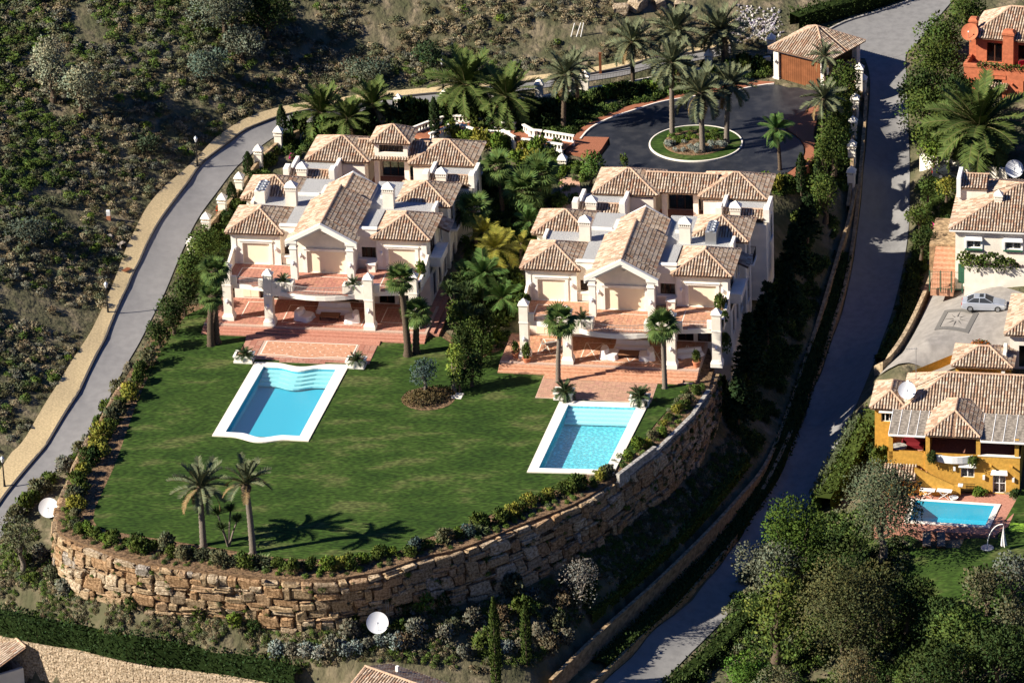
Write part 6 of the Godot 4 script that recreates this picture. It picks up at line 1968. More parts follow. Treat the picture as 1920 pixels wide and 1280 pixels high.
func dish(label: String, at: Vector3, r: float, m: Material = null, post := 0.0) -> Node3D:
	# parabolic reflector on a mount, with its arm and receiver
	var o := thing("satellite_dish", label, "satellite dish", at)
	var mb := MB.new()
	var prof := []
	for k in 7:
		var f := k / 6.0
		prof.append(Vector2(r * f, 0.22 * r * f * f))
	mb.lathe(prof, Vector3(), 28)
	prof.reverse()
	var bk := []
	for q in prof: bk.append(q + Vector2(0, -0.03 if q.x < r * 0.99 else -0.012))
	mb.lathe(bk, Vector3(), 28)
	var tilt := Basis(Vector3.RIGHT, deg_to_rad(58))
	var rf := part("reflector", mb.mesh(m if m else M.dish), o, Transform3D(tilt, Vector3(0, r * 0.9, 0.12)))
	var am := MB.new()
	am.tube([Vector3(0, 0.02, r * 0.85), Vector3(0, r * 0.62, r * 0.12)], [0.025, 0.02], 5)
	am.box(Vector3(-0.06, r * 0.58, 0.0), Vector3(0.06, r * 0.72, 0.14))
	part("receiver_arm", am.mesh(M.steel_grey), rf)
	var mt := MB.new()
	mt.tube([Vector3(0, -post - 0.3, -0.05), Vector3(0, r * 0.85, -0.05), Vector3(0, r * 0.9, 0.1)], [0.06, 0.06, 0.05], 6)
	part("mast", mt.mesh(M.steel_grey), o)
	return o

func white_house() -> void:
	var o := thing("house", "cream house with brown tiled hip roof above the car court", "house", Vector3(44.345, 0, -11.409), deg_to_rad(-11.0))
	var gm := mat("green_frame", lin(0.03, 0.10, 0.06), 0.6)
	room(o, 0.6, 13.5, -12.6, -0.45, -1.5, 5.1, {"front": [Rect2(1.15, 4.6, 1.4, 0.95), Rect2(5.0, 4.6, 1.6, 0.95), Rect2(6.9, 2.4, 1.1, 1.1)]}, M.stucco)
	for w in [[1.75, 1.4], [5.6, 1.6]]:
		win(o, face(Vector3(w[0], 3.1, -0.45), "front"), w[1], 0.95, 2, M.white, true)
		var fm := MB.new()
		var t := face(Vector3(w[0], 3.1, -0.45), "front")
		for r in [[-0.18, -0.14, -0.02, 1.1], [w[1] + 0.02, -0.14, w[1] + 0.18, 1.1]]: fm.box(Vector3(r[0], r[1], 0.003), Vector3(r[2], r[3], 0.09), t)
		part("window_surround", fm.mesh(M.white), o)
		bar(o, "sill", Vector3(w[0] - 0.18, 2.92, -0.447), Vector3(w[0] + w[1] + 0.18, 3.05, -0.2), gm)
		awning(o, face(Vector3(w[0], 4.12, -0.45), "front"), w[1], M.white)
	win(o, face(Vector3(7.5, 0.9, -0.45), "front"), 1.1, 1.1, 2)
	bar(o, "gutter", Vector3(0.0, 5.02, -0.05), Vector3(14.0, 5.16, 0.08), M.white)
	hip(o, 0.0, 14.0, -13.2, 0.0, 5.2, 2.5)
	chimney(o, 4.6, -4.2, 5.8, 8.0, 0.75, 0.7)
	room(o, 0.3, 3.2, -9.5, -6.6, 4.5, 7.0, {}, M.stucco)
	roof_from(o, [[Vector3(0.6, 7.05, -6.4), Vector3(3.3, 7.05, -6.4), Vector3(3.3, 7.7, -8.6), Vector3(0.6, 7.7, -8.6)]], [[Vector3(0.6, 7.7, -8.6), Vector3(3.3, 7.7, -8.6)]])
	bar(o, "roof_stub_wall", Vector3(0.15, 6.0, -9.4), Vector3(0.58, 8.1, -6.3), M.white, 0.04)
	# terrace in front with its wall, gate and stair
	room(o, 1.7, 13.5, -0.44, 1.6, -1.5, 2.0, {}, M.stucco, "terrace_wall")
	flat_top(o, 1.9, 13.3, -0.43, 1.4, 1.3, "terrace_floor", M.terracotta)
	bar(o, "doorway", Vector3(0.9, -0.8, -0.44), Vector3(1.65, 1.3, -0.38), gm)
	for k in 9: bar(o, "step", Vector3(-1.75, -1.6, 1.2 - 0.62 * (k + 1)), Vector3(0.55, -0.75 + 0.26 * k, 1.2 - 0.62 * k - 0.003), M.terracotta_pale)
	bar(o, "upper_patio", Vector3(-2.4, -1.6, -11.0), Vector3(0.58, 1.6, -4.4), M.wall_brown)
	var gt := thing("garden_gate", "dark green iron gate at the foot of the cream house's stair", "gate", o.transform * Vector3(-1.8, -0.75, 1.6), o.rotation.y)
	var g := MB.new()
	railing(g, [Vector3(0, 0, 0), Vector3(1.1, 0, 0), Vector3(2.2, 0, 0), Vector3(3.3, 0, 0)], 2.0, 0.2)
	part("bars", g.mesh(gm), gt)
	var post := MB.new()
	for x in [0.0, 1.1, 2.2, 3.3]: post.box(Vector3(x - 0.05, -0.2, -0.05), Vector3(x + 0.05, 2.1, 0.05))
	part("post", post.mesh(gm), gt)
	# creeper on the terrace wall
	var cr := thing("creeper", "green creeper spilling over the cream house's terrace wall", "climbing plant", o.transform * Vector3(2, 2.0, 1.5), o.rotation.y)
	var fb := MB.new()
	foliage(fb, [[Vector3(0.6, 0.3, 0), Vector3(1.2, 0.7, 0.6)], [Vector3(2.4, 0.5, -0.1), Vector3(1.4, 0.75, 0.7)], [Vector3(3.8, 0.2, 0), Vector3(1.2, 0.6, 0.6)], [Vector3(-0.3, 0.6, -0.4), Vector3(0.7, 0.6, 0.5)]], 1600, 0.26, GREENS["green"])
	part("foliage", fb.mesh(M.leaf), cr)

func yellow_house() -> void:
	var o := thing("house", "ochre yellow house with tiled roofs above its own small pool", "house", Vector3(47.714, 0, 22.749), deg_to_rad(-11.0))
	var Y: Material = M.yellow_house
	room(o, -9.0, 0, -11.0, 0, -8.5, -3.6, {"front": [Rect2(3.4, 2.55, 1.3, 1.2), Rect2(6.45, 1.02, 1.25, 2.1)]}, Y)
	win(o, face(Vector3(-5.6, -5.95, 0), "front"), 1.3, 1.2, 2, M.white, true)
	win(o, face(Vector3(-2.55, -7.48, 0), "front"), 1.25, 2.1, 2, M.white, true, "glazed_door", 2)
	awning(o, face(Vector3(-5.6, -4.65, 0), "front"), 1.3); awning(o, face(Vector3(-2.55, -5.3, 0), "front"), 1.25)
	for p in [[-6.3, -5.2], [-3.5, -6.0], [-0.7, -6.1]]: bar(o, "wall_lantern", Vector3(p[0], p[1], 0.003), Vector3(p[0] + 0.22, p[1] + 0.42, 0.2), M.white)
	for x in [-2.8, -0.8]: bar(o, "roof_spout", Vector3(x, -4.6, 0.003), Vector3(x + 0.14, -4.46, 0.4), Y)
	flat_top(o, -12.4, 0.0, -11.0, -0.28, -4.35, "terrace_floor", M.terracotta)
	bar(o, "parapet_cap", Vector3(-4.0, -3.597, -0.3), Vector3(0.06, -3.5, 0.06), M.trim)
	for x in [-8.75, -3.95, -0.3]: bar(o, "column", Vector3(x - 0.2, -3.595, -0.32), Vector3(x + 0.2, -1.75, 0.003), Y)
	bar(o, "column", Vector3(-12.5, -4.4, -0.6), Vector3(-12.1, -1.8, -0.2), Y)
	room(o, -12.6, -9.01, -6.0, -0.2, -8.5, -3.6, {}, Y)
	var bc := MB.new()   # bulging white balcony between the two middle columns
	for k in 8:
		var a0 := -1.0 + 0.25 * k; var a1 := a0 + 0.25
		var z0 := 0.02 + 0.5 * (1 - a0 * a0); var z1 := 0.02 + 0.5 * (1 - a1 * a1)
		var xa := -6.35 + a0 * 1.9; var xb := -6.35 + a1 * 1.9
		bc.quad(Vector3(xa, -4.3, z0), Vector3(xb, -4.3, z1), Vector3(xb, -3.62, z1), Vector3(xa, -3.62, z0), Vector3.BACK)
		bc.quad(Vector3(xa, -3.62, z0), Vector3(xb, -3.62, z1), Vector3(xb, -3.62, z1 - 0.2), Vector3(xa, -3.62, z0 - 0.2), Vector3.UP)
		bc.quad(Vector3(xa, -4.3, z0), Vector3(xb, -4.3, z1), Vector3(xb, -4.3, 0), Vector3(xa, -4.3, 0), Vector3.DOWN)
	part("balcony", bc.mesh(M.white), o)
	room(o, -11.5, 4.0, -12.6, -5.0, -4.35, -1.7, {"front": [Rect2(1.0, 0.1, 2.0, 2.1), Rect2(4.0, 0.1, 3.6, 2.1), Rect2(8.6, 0.1, 2.4, 2.1)]}, Y)
	for w in [[-10.5, 2.0], [-7.5, 3.6], [-2.9, 2.4]]: win(o, face(Vector3(w[0], -4.25, -5.0), "front"), w[1], 2.1, 3, M.white)
	hip(o, -11.9, 4.4, -13.1, -4.6, -1.6, 2.4)
	room(o, -14.4, -11.52, -10.8, -5.6, -7.6, -1.7, {"front": [Rect2(0.6, 4.4, 1.6, 1.1)]}, Y)
	win(o, face(Vector3(-13.8, -3.2, -5.6), "front"), 1.6, 1.1, 4, M.white); awning(o, face(Vector3(-13.8, -2.0, -5.6), "front"), 1.6)
	hip(o, -14.8, -11.2, -11.1, -5.2, -1.62, 1.1)
	# projecting roof over the middle of the terrace
	hip(o, -8.95, -3.75, -7.6, 0.25, -1.55, 1.45)
	bar(o, "eaves_beam", Vector3(-8.9, -1.78, -0.3), Vector3(-3.8, -1.6, -0.02), Y)
	# translucent lean-to canopies on white frames
	for c in [[-12.5, -9.0, -0.1], [-3.7, 1.6, 0.4]]:
		var pm := MB.new(); var fr := MB.new()
		var n := 4 if c[0] < -5 else 5
		var z0: float = c[2]
		for k in n:
			var xa := lerpf(c[0], c[1], float(k) / n) + 0.04; var xb := lerpf(c[0], c[1], float(k + 1) / n) - 0.04
			for y in [0.0, -0.02]:
				pm.quad(Vector3(xa, -1.82 + y, z0), Vector3(xb, -1.82 + y, z0), Vector3(xb, -1.3 + y, -4.6), Vector3(xa, -1.3 + y, -4.6), Vector3.UP if y == 0.0 else Vector3.DOWN)
		for k in n + 1:
			var x := lerpf(c[0], c[1], float(k) / n)
			fr.tube([Vector3(x, -1.83, z0), Vector3(x, -1.31, -4.6)], [0.05, 0.05], 4)
		fr.box(Vector3(c[0], -1.95, z0 - 0.05), Vector3(c[1], -1.80, z0 + 0.08))
		var cn := part("canopy", pm.mesh(M.canvas_roof), o)
		part("canopy_frame", fr.mesh(M.white), cn)
	chimney(o, -11.3, -6.6, -1.6, 0.9, 0.75, 0.75)
	dish("white satellite dish on the yellow house's left roof chimney", o.transform * Vector3(-11.35, -0.6, -5.9), 0.85)
	var an := thing("roof_aerial", "thin television aerial behind the yellow house's roof", "aerial", o.transform * Vector3(-10.9, -0.3, -10.4))
	var am := MB.new()
	am.tube([Vector3(0, -1.5, 0), Vector3(0, 2.9, 0)], [0.035, 0.03], 5)
	for k in 5: am.tube([Vector3(-0.9 + k * 0.25, 2.75, -0.2), Vector3(-0.9 + k * 0.25, 2.75, 0.2)], [0.015, 0.015], 4)
	am.tube([Vector3(-1.0, 2.75, 0), Vector3(0.1, 2.75, 0)], [0.02, 0.02], 4)
	part("mast", am.mesh(M.steel_grey), an)
	# outside stair wall and its little roof
	var sw := MB.new()
	var poly := [Vector3(-9.9, -8.2, 0), Vector3(-5.5, -8.2, 0), Vector3(-5.5, -6.35, 0), Vector3(-6.1, -6.3, 0), Vector3(-9.9, -4.6, 0)]
	for z in [0.9, 1.15]:
		for k in range(1, 4): sw.tri(poly[0] + Vector3(0, 0, z), poly[k] + Vector3(0, 0, z), poly[k + 1] + Vector3(0, 0, z), Vector3(0, 0, z - 1.0))
	for k in 5:
		var a: Vector3 = poly[k]; var b: Vector3 = poly[(k + 1) % 5]
		sw.quad(a + Vector3(0, 0, 0.9), b + Vector3(0, 0, 0.9), b + Vector3(0, 0, 1.15), a + Vector3(0, 0, 1.15), Vector3(b.y - a.y, a.x - b.x, 0))
	part("stair_wall", sw.mesh(Y), o)
	for k in 8: bar(o, "step", Vector3(-9.8 + 0.5 * k, -8.2, 0.02), Vector3(-9.3 + 0.5 * k - 0.003, -5.2 - 0.28 * k, 0.89), M.terracotta)
	bar(o, "post_cap", Vector3(-5.75, -6.34, 0.8), Vector3(-5.3, -6.2, 1.25), M.white)
	room(o, -12.6, -9.92, -0.15, 1.4, -8.5, -5.6, {"front": [Rect2(0.6, 0.9, 1.5, 1.6)]}, Y)
	roof_from(o, [[Vector3(-12.9, -5.55, 1.9), Vector3(-9.7, -5.55, 1.9), Vector3(-9.7, -4.9, -0.1), Vector3(-12.9, -4.9, -0.1)]], [])
	# upper back roof of a small wing towards the court
	room(o, -7.4, -2.2, -18.4, -14.2, -4.0, -0.9, {}, Y)
	hip(o, -7.8, -1.8, -18.8, -13.8, -0.85, 1.1)
	var sm := MB.new()
	sm.quad(Vector3(-12.6, -3.1, -16.2), Vector3(-8.0, -1.7, -18.3), Vector3(-8.0, -3.2, -18.3), Vector3(-12.6, -4.6, -16.2), Vector3.BACK)
	part("side_wall", sm.mesh(Y), o)
	# furniture on the covered terrace
	var sf := thing("sofa", "red sofa under the yellow house's left canopy", "sofa", o.transform * Vector3(-10.2, -4.33, -2.6), o.rotation.y)
	var rm := mat("sofa_red", lin(0.16, 0.012, 0.016), 0.9)
	bar(sf, "seat", Vector3(-1.1, 0.1, -0.4), Vector3(1.1, 0.5, 0.4), rm, 0.06); bar(sf, "backrest", Vector3(-1.1, 0.5, -0.42), Vector3(1.1, 1.0, -0.16), rm, 0.06)
	for x in [-1.3, 1.11]: bar(sf, "armrest", Vector3(x, 0.1, -0.4), Vector3(x + 0.19, 0.75, 0.4), rm, 0.05)
	var rt := thing("table", "round glass-topped table under the left canopy of the yellow house", "table", o.transform * Vector3(-11.6, -4.33, -1.3))
	var tm := MB.new()
	tm.lathe([Vector2(0, 0.7), Vector2(0.75, 0.7), Vector2(0.75, 0.75), Vector2(0, 0.75)], Vector3(), 18)
	part("top", tm.mesh(M.concrete), rt)
	var tl := MB.new()
	tl.lathe([Vector2(0.35, 0), Vector2(0.08, 0.1), Vector2(0.08, 0.7)], Vector3(), 8)
	part("pedestal", tl.mesh(M.iron), rt)
	shrub("dark", "dark potted bush at the left end of the white bulging balcony", o.transform * Vector3(-8.3, -4.3, 0.45), 0.55, 1.1)
	shrub("green", "green bush at the right end of the white bulging balcony", o.transform * Vector3(-4.4, -4.4, 0.4), 0.5, 0.9)
	shrub("bright", "round clipped bush left of the yellow house's glazed door", o.transform * Vector3(-3.6, -7.5, 0.5), 0.75, 0.8)
	shrub("dark", "round clipped bush at the yellow house's right corner", o.transform * Vector3(-0.4, -7.5, 0.6), 0.65, 0.75)
	# pool, terrace and lawn
	var tr := MB.new()
	var T := o.transform
	var tp := PackedVector2Array()
	for q in [[-13.0, 0.6], [-10, 0.6], [-10.0, 0.1], [0.3, 0.1], [-0.5, 6.6], [-1.6, 8.6], [-10.5, 8.4], [-13, 8.2]]:
		var g: Vector3 = T * Vector3(q[0], 0, q[1]); tp.append(Vector2(g.x, g.z))
	var hole := PackedVector2Array()
	for q in [[-10.0, 2.2], [-1.75, 2.55], [-2.35, 7.05], [-10.2, 6.9]]:
		var g: Vector3 = T * Vector3(q[0], 0, q[1]); hole.append(Vector2(g.x, g.z))
	for pc in cut_hole(tp, hole): tr.prism(pc, -9.2, -7.48)
	ground("pool_terrace", "red tiled terrace round the yellow house's pool", tr.mesh(M.terracotta))
	var po := thing("swimming_pool", "small blue pool in front of the yellow house, half behind the olive", "swimming pool", T.origin + Vector3(0, -7.48, 0), o.rotation.y)
	var q0 := [Vector3(-10.1, 0, 2.0), Vector3(-1.55, 0, 2.35), Vector3(-2.2, 0, 7.3), Vector3(-10.3, 0, 7.1)]
	var q1 := [Vector3(-9.7, 0, 2.45), Vector3(-2.15, 0, 2.8), Vector3(-2.65, 0, 6.85), Vector3(-9.8, 0, 6.65)]
	var cp := MB.new(); var bs := MB.new(); var wt := MB.new()
	for k in 4:
		var j := (k + 1) % 4
		cp.quad(q0[k] + Vector3(0, 0.09, 0), q0[j] + Vector3(0, 0.09, 0), q1[j] + Vector3(0, 0.09, 0), q1[k] + Vector3(0, 0.09, 0), Vector3.UP)
		cp.quad(q0[k] + Vector3(0, 0.09, 0), q0[j] + Vector3(0, 0.09, 0), q0[j] - Vector3(0, 0.1, 0), q0[k] - Vector3(0, 0.1, 0), q0[k] - q1[k])
		bs.quad(q1[k] + Vector3(0, 0.09, 0), q1[j] + Vector3(0, 0.09, 0), q1[j] - Vector3(0, 1.6, 0), q1[k] - Vector3(0, 1.6, 0), q1[k] - q0[k])
	bs.quad(q1[0] - Vector3(0, 1.6, 0), q1[1] - Vector3(0, 1.6, 0), q1[2] - Vector3(0, 1.6, 0), q1[3] - Vector3(0, 1.6, 0), Vector3.UP)
	wt.quad(q1[0] - Vector3(0, 0.12, 0), q1[1] - Vector3(0, 0.12, 0), q1[2] - Vector3(0, 0.12, 0), q1[3] - Vector3(0, 0.12, 0), Vector3.UP)
	part("coping", cp.mesh(M.stone_white), po); part("basin", bs.mesh(M.pool_blue), po); part("water", wt.mesh(M.water), po)
	var lm := MB.new()
	var lp := []
	for r in 10:
		var row := PackedVector3Array()
		for c in 16:
			var g: Vector3 = T * Vector3(-14.0 + c * 1.6, 0, 7.0 + r * 2.2 if c < 9 else lerpf(-1.0, 26.8, r / 9.0))
			row.append(on(g, 0.12))
		lp.append(row)
	lm.sheet(lp)
	ground("lawn", "green lawn below the yellow house's pool", lm.mesh(M.lawn))
	# things on the terrace and lawn
	for k in 2:
		var tb := thing("trestle_table", "left white folding trestle table beside the yellow stair wall" if k == 0 else "right white folding trestle table beside the yellow stair wall", "table", T * Vector3(-8.6 + 1.6 * k, -7.47, 1.55), o.rotation.y - 0.1, "white trestle tables by the pool")
		bar(tb, "top", Vector3(-0.72, 0.78, -0.32), Vector3(0.72, 0.84, 0.32), M.white)
		for z in [-0.26, 0.26]:
			var lg := MB.new()
			lg.tube([Vector3(-0.5, 0, z), Vector3(0.5, 0.77, z)], [0.03, 0.03], 4); lg.tube([Vector3(0.5, 0, z), Vector3(-0.5, 0.77, z)], [0.03, 0.03], 4)
			part("crossed_legs", lg.mesh(M.white), tb)
	var bn := thing("basin_bowl", "low white bowl beside the trestle tables", "bowl", T * Vector3(-6.1, -7.47, 1.75))
	var bm := MB.new()
	bm.lathe([Vector2(0.3, 0), Vector2(0.45, 0.28), Vector2(0.4, 0.28), Vector2(0.25, 0.08), Vector2(0, 0.08)], Vector3(), 14)
	part("bowl", bm.mesh(M.white), bn)
	var bench := thing("garden_bench", "dark iron bench against the yellow wall", "bench", T * Vector3(-4.9, -7.47, 0.5), o.rotation.y)
	var im := MB.new()
	railing(im, [Vector3(-0.7, 0, -0.25), Vector3(0.7, 0, -0.25)], 1.0, 0.12)
	im.box(Vector3(-0.7, 0.42, -0.25), Vector3(0.7, 0.46, 0.22))
	for x in [-0.66, 0.62]: im.box(Vector3(x, 0, 0.18), Vector3(x + 0.04, 0.42, 0.22))
	part("frame", im.mesh(M.iron), bench)
	var mt := thing("mat", "lime green mat on the lawn right of the small pool", "mat", on(Vector3(46.75, -7.50, 29.41), 0.13), o.rotation.y)
	var mm := mat("mat_green", lin(0.22, 0.38, 0.04), 0.9)
	bar(mt, "pad", Vector3(-0.75, 0, -0.8), Vector3(0.75, 0.05, 0.8), mm, 0.02)
	parasol()
	for k in 2:
		var lo := thing("sun_lounger", "left grey lounger in tree shade below the small pool" if k == 0 else "right grey lounger in tree shade below the small pool", "sun lounger", on(T * Vector3(-7.8 + 1.35 * k, 0, 10.6), 0.12), o.rotation.y + 0.1, "loungers on the lower lawn")
		bar(lo, "frame", Vector3(-0.4, 0.22, -1.1), Vector3(0.4, 0.3, 1.1), M.wood)
		bar(lo, "mattress", Vector3(-0.38, 0.302, -0.4), Vector3(0.38, 0.4, 1.1), M.bark_pale, 0.03)
		var hd := MB.new()
		hd.chamfer(Vector3(-0.38, 0, -0.75), Vector3(0.38, 0.1, 0), 0.03)
		part("headrest", hd.mesh(M.bark_pale), lo, Transform3D(Basis(Vector3.RIGHT, 0.5), Vector3(0, 0.31, -0.4)))
		for x in [-0.36, 0.3]:
			for z in [-1.0, 0.95]: bar(lo, "leg", Vector3(x, -0.05, z), Vector3(x + 0.06, 0.22, z + 0.06), M.wood)

func cut_hole(poly: PackedVector2Array, hole: PackedVector2Array) -> Array:
	var c := Vector2()
	for q in hole: c += q
	c /= hole.size()
	var out := []
	for s in [PackedVector2Array([Vector2(-500, -500), Vector2(c.x, -500), Vector2(c.x, 500), Vector2(-500, 500)]), PackedVector2Array([Vector2(c.x, -500), Vector2(500, -500), Vector2(500, 500), Vector2(c.x, 500)])]:
		for a in Geometry2D.intersect_polygons(poly, s): out += Geometry2D.clip_polygons(a, hole)
	return out

func parasol() -> void:
	# cantilever parasol, folded: round foot, curved arm, hanging canopy
	var o := thing("cantilever_parasol", "folded white cantilever parasol with curved arm on the lower lawn", "parasol", on(Vector3(43.53, -7.60, 33.29), 0.12), -0.25)
	var ft := MB.new()
	ft.lathe([Vector2(0, 0), Vector2(0.62, 0), Vector2(0.62, 0.1), Vector2(0.55, 0.16), Vector2(0, 0.16)], Vector3(), 20)
	part("foot", ft.mesh(M.steel_grey), o)
	var am := MB.new()
	var p := []; var r := []
	for k in 12:
		var a := PI * 0.5 * k / 11.0
		p.append(Vector3(1.45 * (1.0 - cos(a)), 0.15 + 2.5 * sin(a), 0)); r.append(0.05)
	am.tube(p, r, 6)
	part("arm", am.mesh(M.white), o)
	var cn := MB.new()
	for k in 16:
		var a := TAU * k / 16.0; var b := TAU * (k + 1) / 16.0
		var ra := 0.20 if k % 2 else 0.12; var rb := 0.12 if k % 2 else 0.20
		var top := Vector3(1.5, 2.62, 0)
		var m0 := Vector3(1.5 + cos(a) * ra, 1.2, sin(a) * ra); var m1 := Vector3(1.5 + cos(b) * rb, 1.2, sin(b) * rb)
		var e0 := Vector3(1.55 + cos(a) * ra * 1.6, 0.35 + 0.12 * (k % 3), sin(a) * ra * 1.6); var e1 := Vector3(1.55 + cos(b) * rb * 1.6, 0.35 + 0.12 * ((k + 1) % 3), sin(b) * rb * 1.6)
		var out := Vector3(cos(a), 0, sin(a))
		cn.tri(top, m0, m1, out); cn.quad(m0, m1, e1, e0, out)
	part("folded_canopy", cn.mesh(M.cloth), o)

func bottom_houses() -> void:
	var c := Vector3(-14.20, -6.00, 54.41)
	var o := thing("house", "low house with dark tiled roof at the bottom edge of the picture", "house", c, deg_to_rad(-38.0))
	room(o, 0.3, 11.5, -3.0, 4.6, -7.0, -1.9, {}, M.stucco)
	roof_from(o, [[Vector3(0, -2.0, 5.2), Vector3(12, -2.0, 5.2), Vector3(12, 0, 0), Vector3(0, 0, 0)], [Vector3(12, -1.3, -3.4), Vector3(0, -1.3, -3.4), Vector3(0, 0, 0), Vector3(12, 0, 0)]], [[Vector3(0, 0.05, 0), Vector3(12, 0.05, 0)], [Vector3(0.1, -1.95, 5.2), Vector3(0.1, 0.05, 0)]])
	bar(o, "vent_pipe", Vector3(2.3, -0.9, -1.7), Vector3(2.55, 0.1, -1.45), M.white)
	var d := Vector3(-46.22, -9.40, 41.15)
	var h := thing("house", "small house corner with tiled roof at the bottom left", "house", d, deg_to_rad(-60.0))
	room(h, -5.5, 0.9, 0.3, 5.0, -7.0, -2.1, {}, M.stucco)
	roof_from(h, [[Vector3(-6, -2.2, 5.4), Vector3(1.2, -2.2, 5.4), Vector3(1.2, 0, 0), Vector3(-6, 0, 0)]], [[Vector3(-6, 0.04, 0), Vector3(1.2, 0.04, 0)]])

func court() -> void:
	# paved car court with its inlaid pattern, curved side wall, silver car
	var cl := laid([43.42, -15.71, 44.84, -13.61, 50.46, -5.88, 53.24, -4.56, 52.52, 1.70, 49.07, -0.44, 46.49, 1.55, 43.49, 2.65, 40.53, 3.41, 38.03, 4.96, 36.67, 2.49, 38.43, 0.44, 40.89, -7.75])
	var mb := MB.new()
	var rows := []
	var a := laid([43.15, -15.73, 41.05, -7.81, 38.74, -0.02, 36.09, 1.93])
	var b := laid([53.22, -4.37, 51.75, 1.58, 47.11, 3.25, 41.78, 4.10])
	var ra := resample(a, 30); var rb := resample(b, 30)
	for k in 30:
		var row := PackedVector3Array()
		for j in 25: row.append(on(ra[k].lerp(rb[k], j / 24.0), 0.22))
		rows.append(row)
	mb.sheet(rows)
	ground("car_court", "pale paved car court with a dark star inlay", mb.mesh(M.court))
	var star := MB.new()
	var q := laid([43.55, -7.61, 46.57, -3.81, 45.16, -0.38, 41.99, -2.54])
	var at := func(u: float, v: float, up: float) -> Vector3:
		return on(q[0].lerp(q[1], u).lerp(q[3].lerp(q[2], u), v), up)
	for e in [[0.0, 0.0, 1.0, 0.14], [0.0, 0.86, 1.0, 1.0], [0.0, 0.14, 0.13, 0.86], [0.87, 0.14, 1.0, 0.86]]:
		for m in 6:
			for n in 3:
				var u0 := lerpf(e[0], e[2], m / 6.0); var u1 := lerpf(e[0], e[2], (m + 1) / 6.0)
				var v0 := lerpf(e[1], e[3], n / 3.0); var v1 := lerpf(e[1], e[3], (n + 1) / 3.0)
				star.quad(at.call(u0, v0, 0.27), at.call(u1, v0, 0.27), at.call(u1, v1, 0.27), at.call(u0, v1, 0.27), Vector3.UP)
	for k in 8:
		var f := TAU * k / 8.0; var l := 0.42 if k % 2 == 0 else 0.30
		star.tri(at.call(0.5 + cos(f - 0.22) * 0.1, 0.5 + sin(f - 0.22) * 0.1, 0.275), at.call(0.5 + cos(f + 0.1) * 0.1, 0.5 + sin(f + 0.1) * 0.1, 0.275), at.call(0.5 + cos(f) * l, 0.5 + sin(f) * l, 0.275), Vector3.UP)
	ground("court_inlay", "dark star and border inlaid in the car court", star.mesh(M.court_dark))
	brown_wall("curved beige wall between the shaded road and the car court", laid([45.22, -24.68, 44.13, -21.32, 42.79, -16.50, 41.17, -10.81, 39.47, -5.17, 38.01, -0.78, 36.68, 1.18, 35.89, 0.47]), 1.6, 1.1, M.wall_beige, "court_wall", 0.4)
	var o := thing("garage", "tiled garage roof cut by the picture's right edge, beside the car", "garage", Vector3(48.12, 1.20, 5.22) - Vector3(0, 1.2, 0), deg_to_rad(-11.0))
	room(o, 0.5, 8.0, -9.0, -0.5, -3.5, 1.0, {"front": [Rect2(0.9, 0.9, 2.4, 2.4)]}, M.stucco)
	hip(o, 0.0, 9.0, -9.5, 0.0, 1.1, 2.2)
	for k in 4: bar(o, "stepped_wall", Vector3(0.0, -3.5, 0.3 + 0.75 * k), Vector3(0.35, 0.4 - 0.55 * k, 1.04 + 0.75 * k), M.trim, 0.04)
	car("silver coupe parked on the car court", on(Vector3(47.19, -1.10, -4.62), 0.23), deg_to_rad(-9.0), M.car_silver)
	car("dark car half hidden under the hedge on the red villa's drive", on(Vector3(46.87, 2.20, -32.54), 0.08), deg_to_rad(-4.0), M.car_dark)

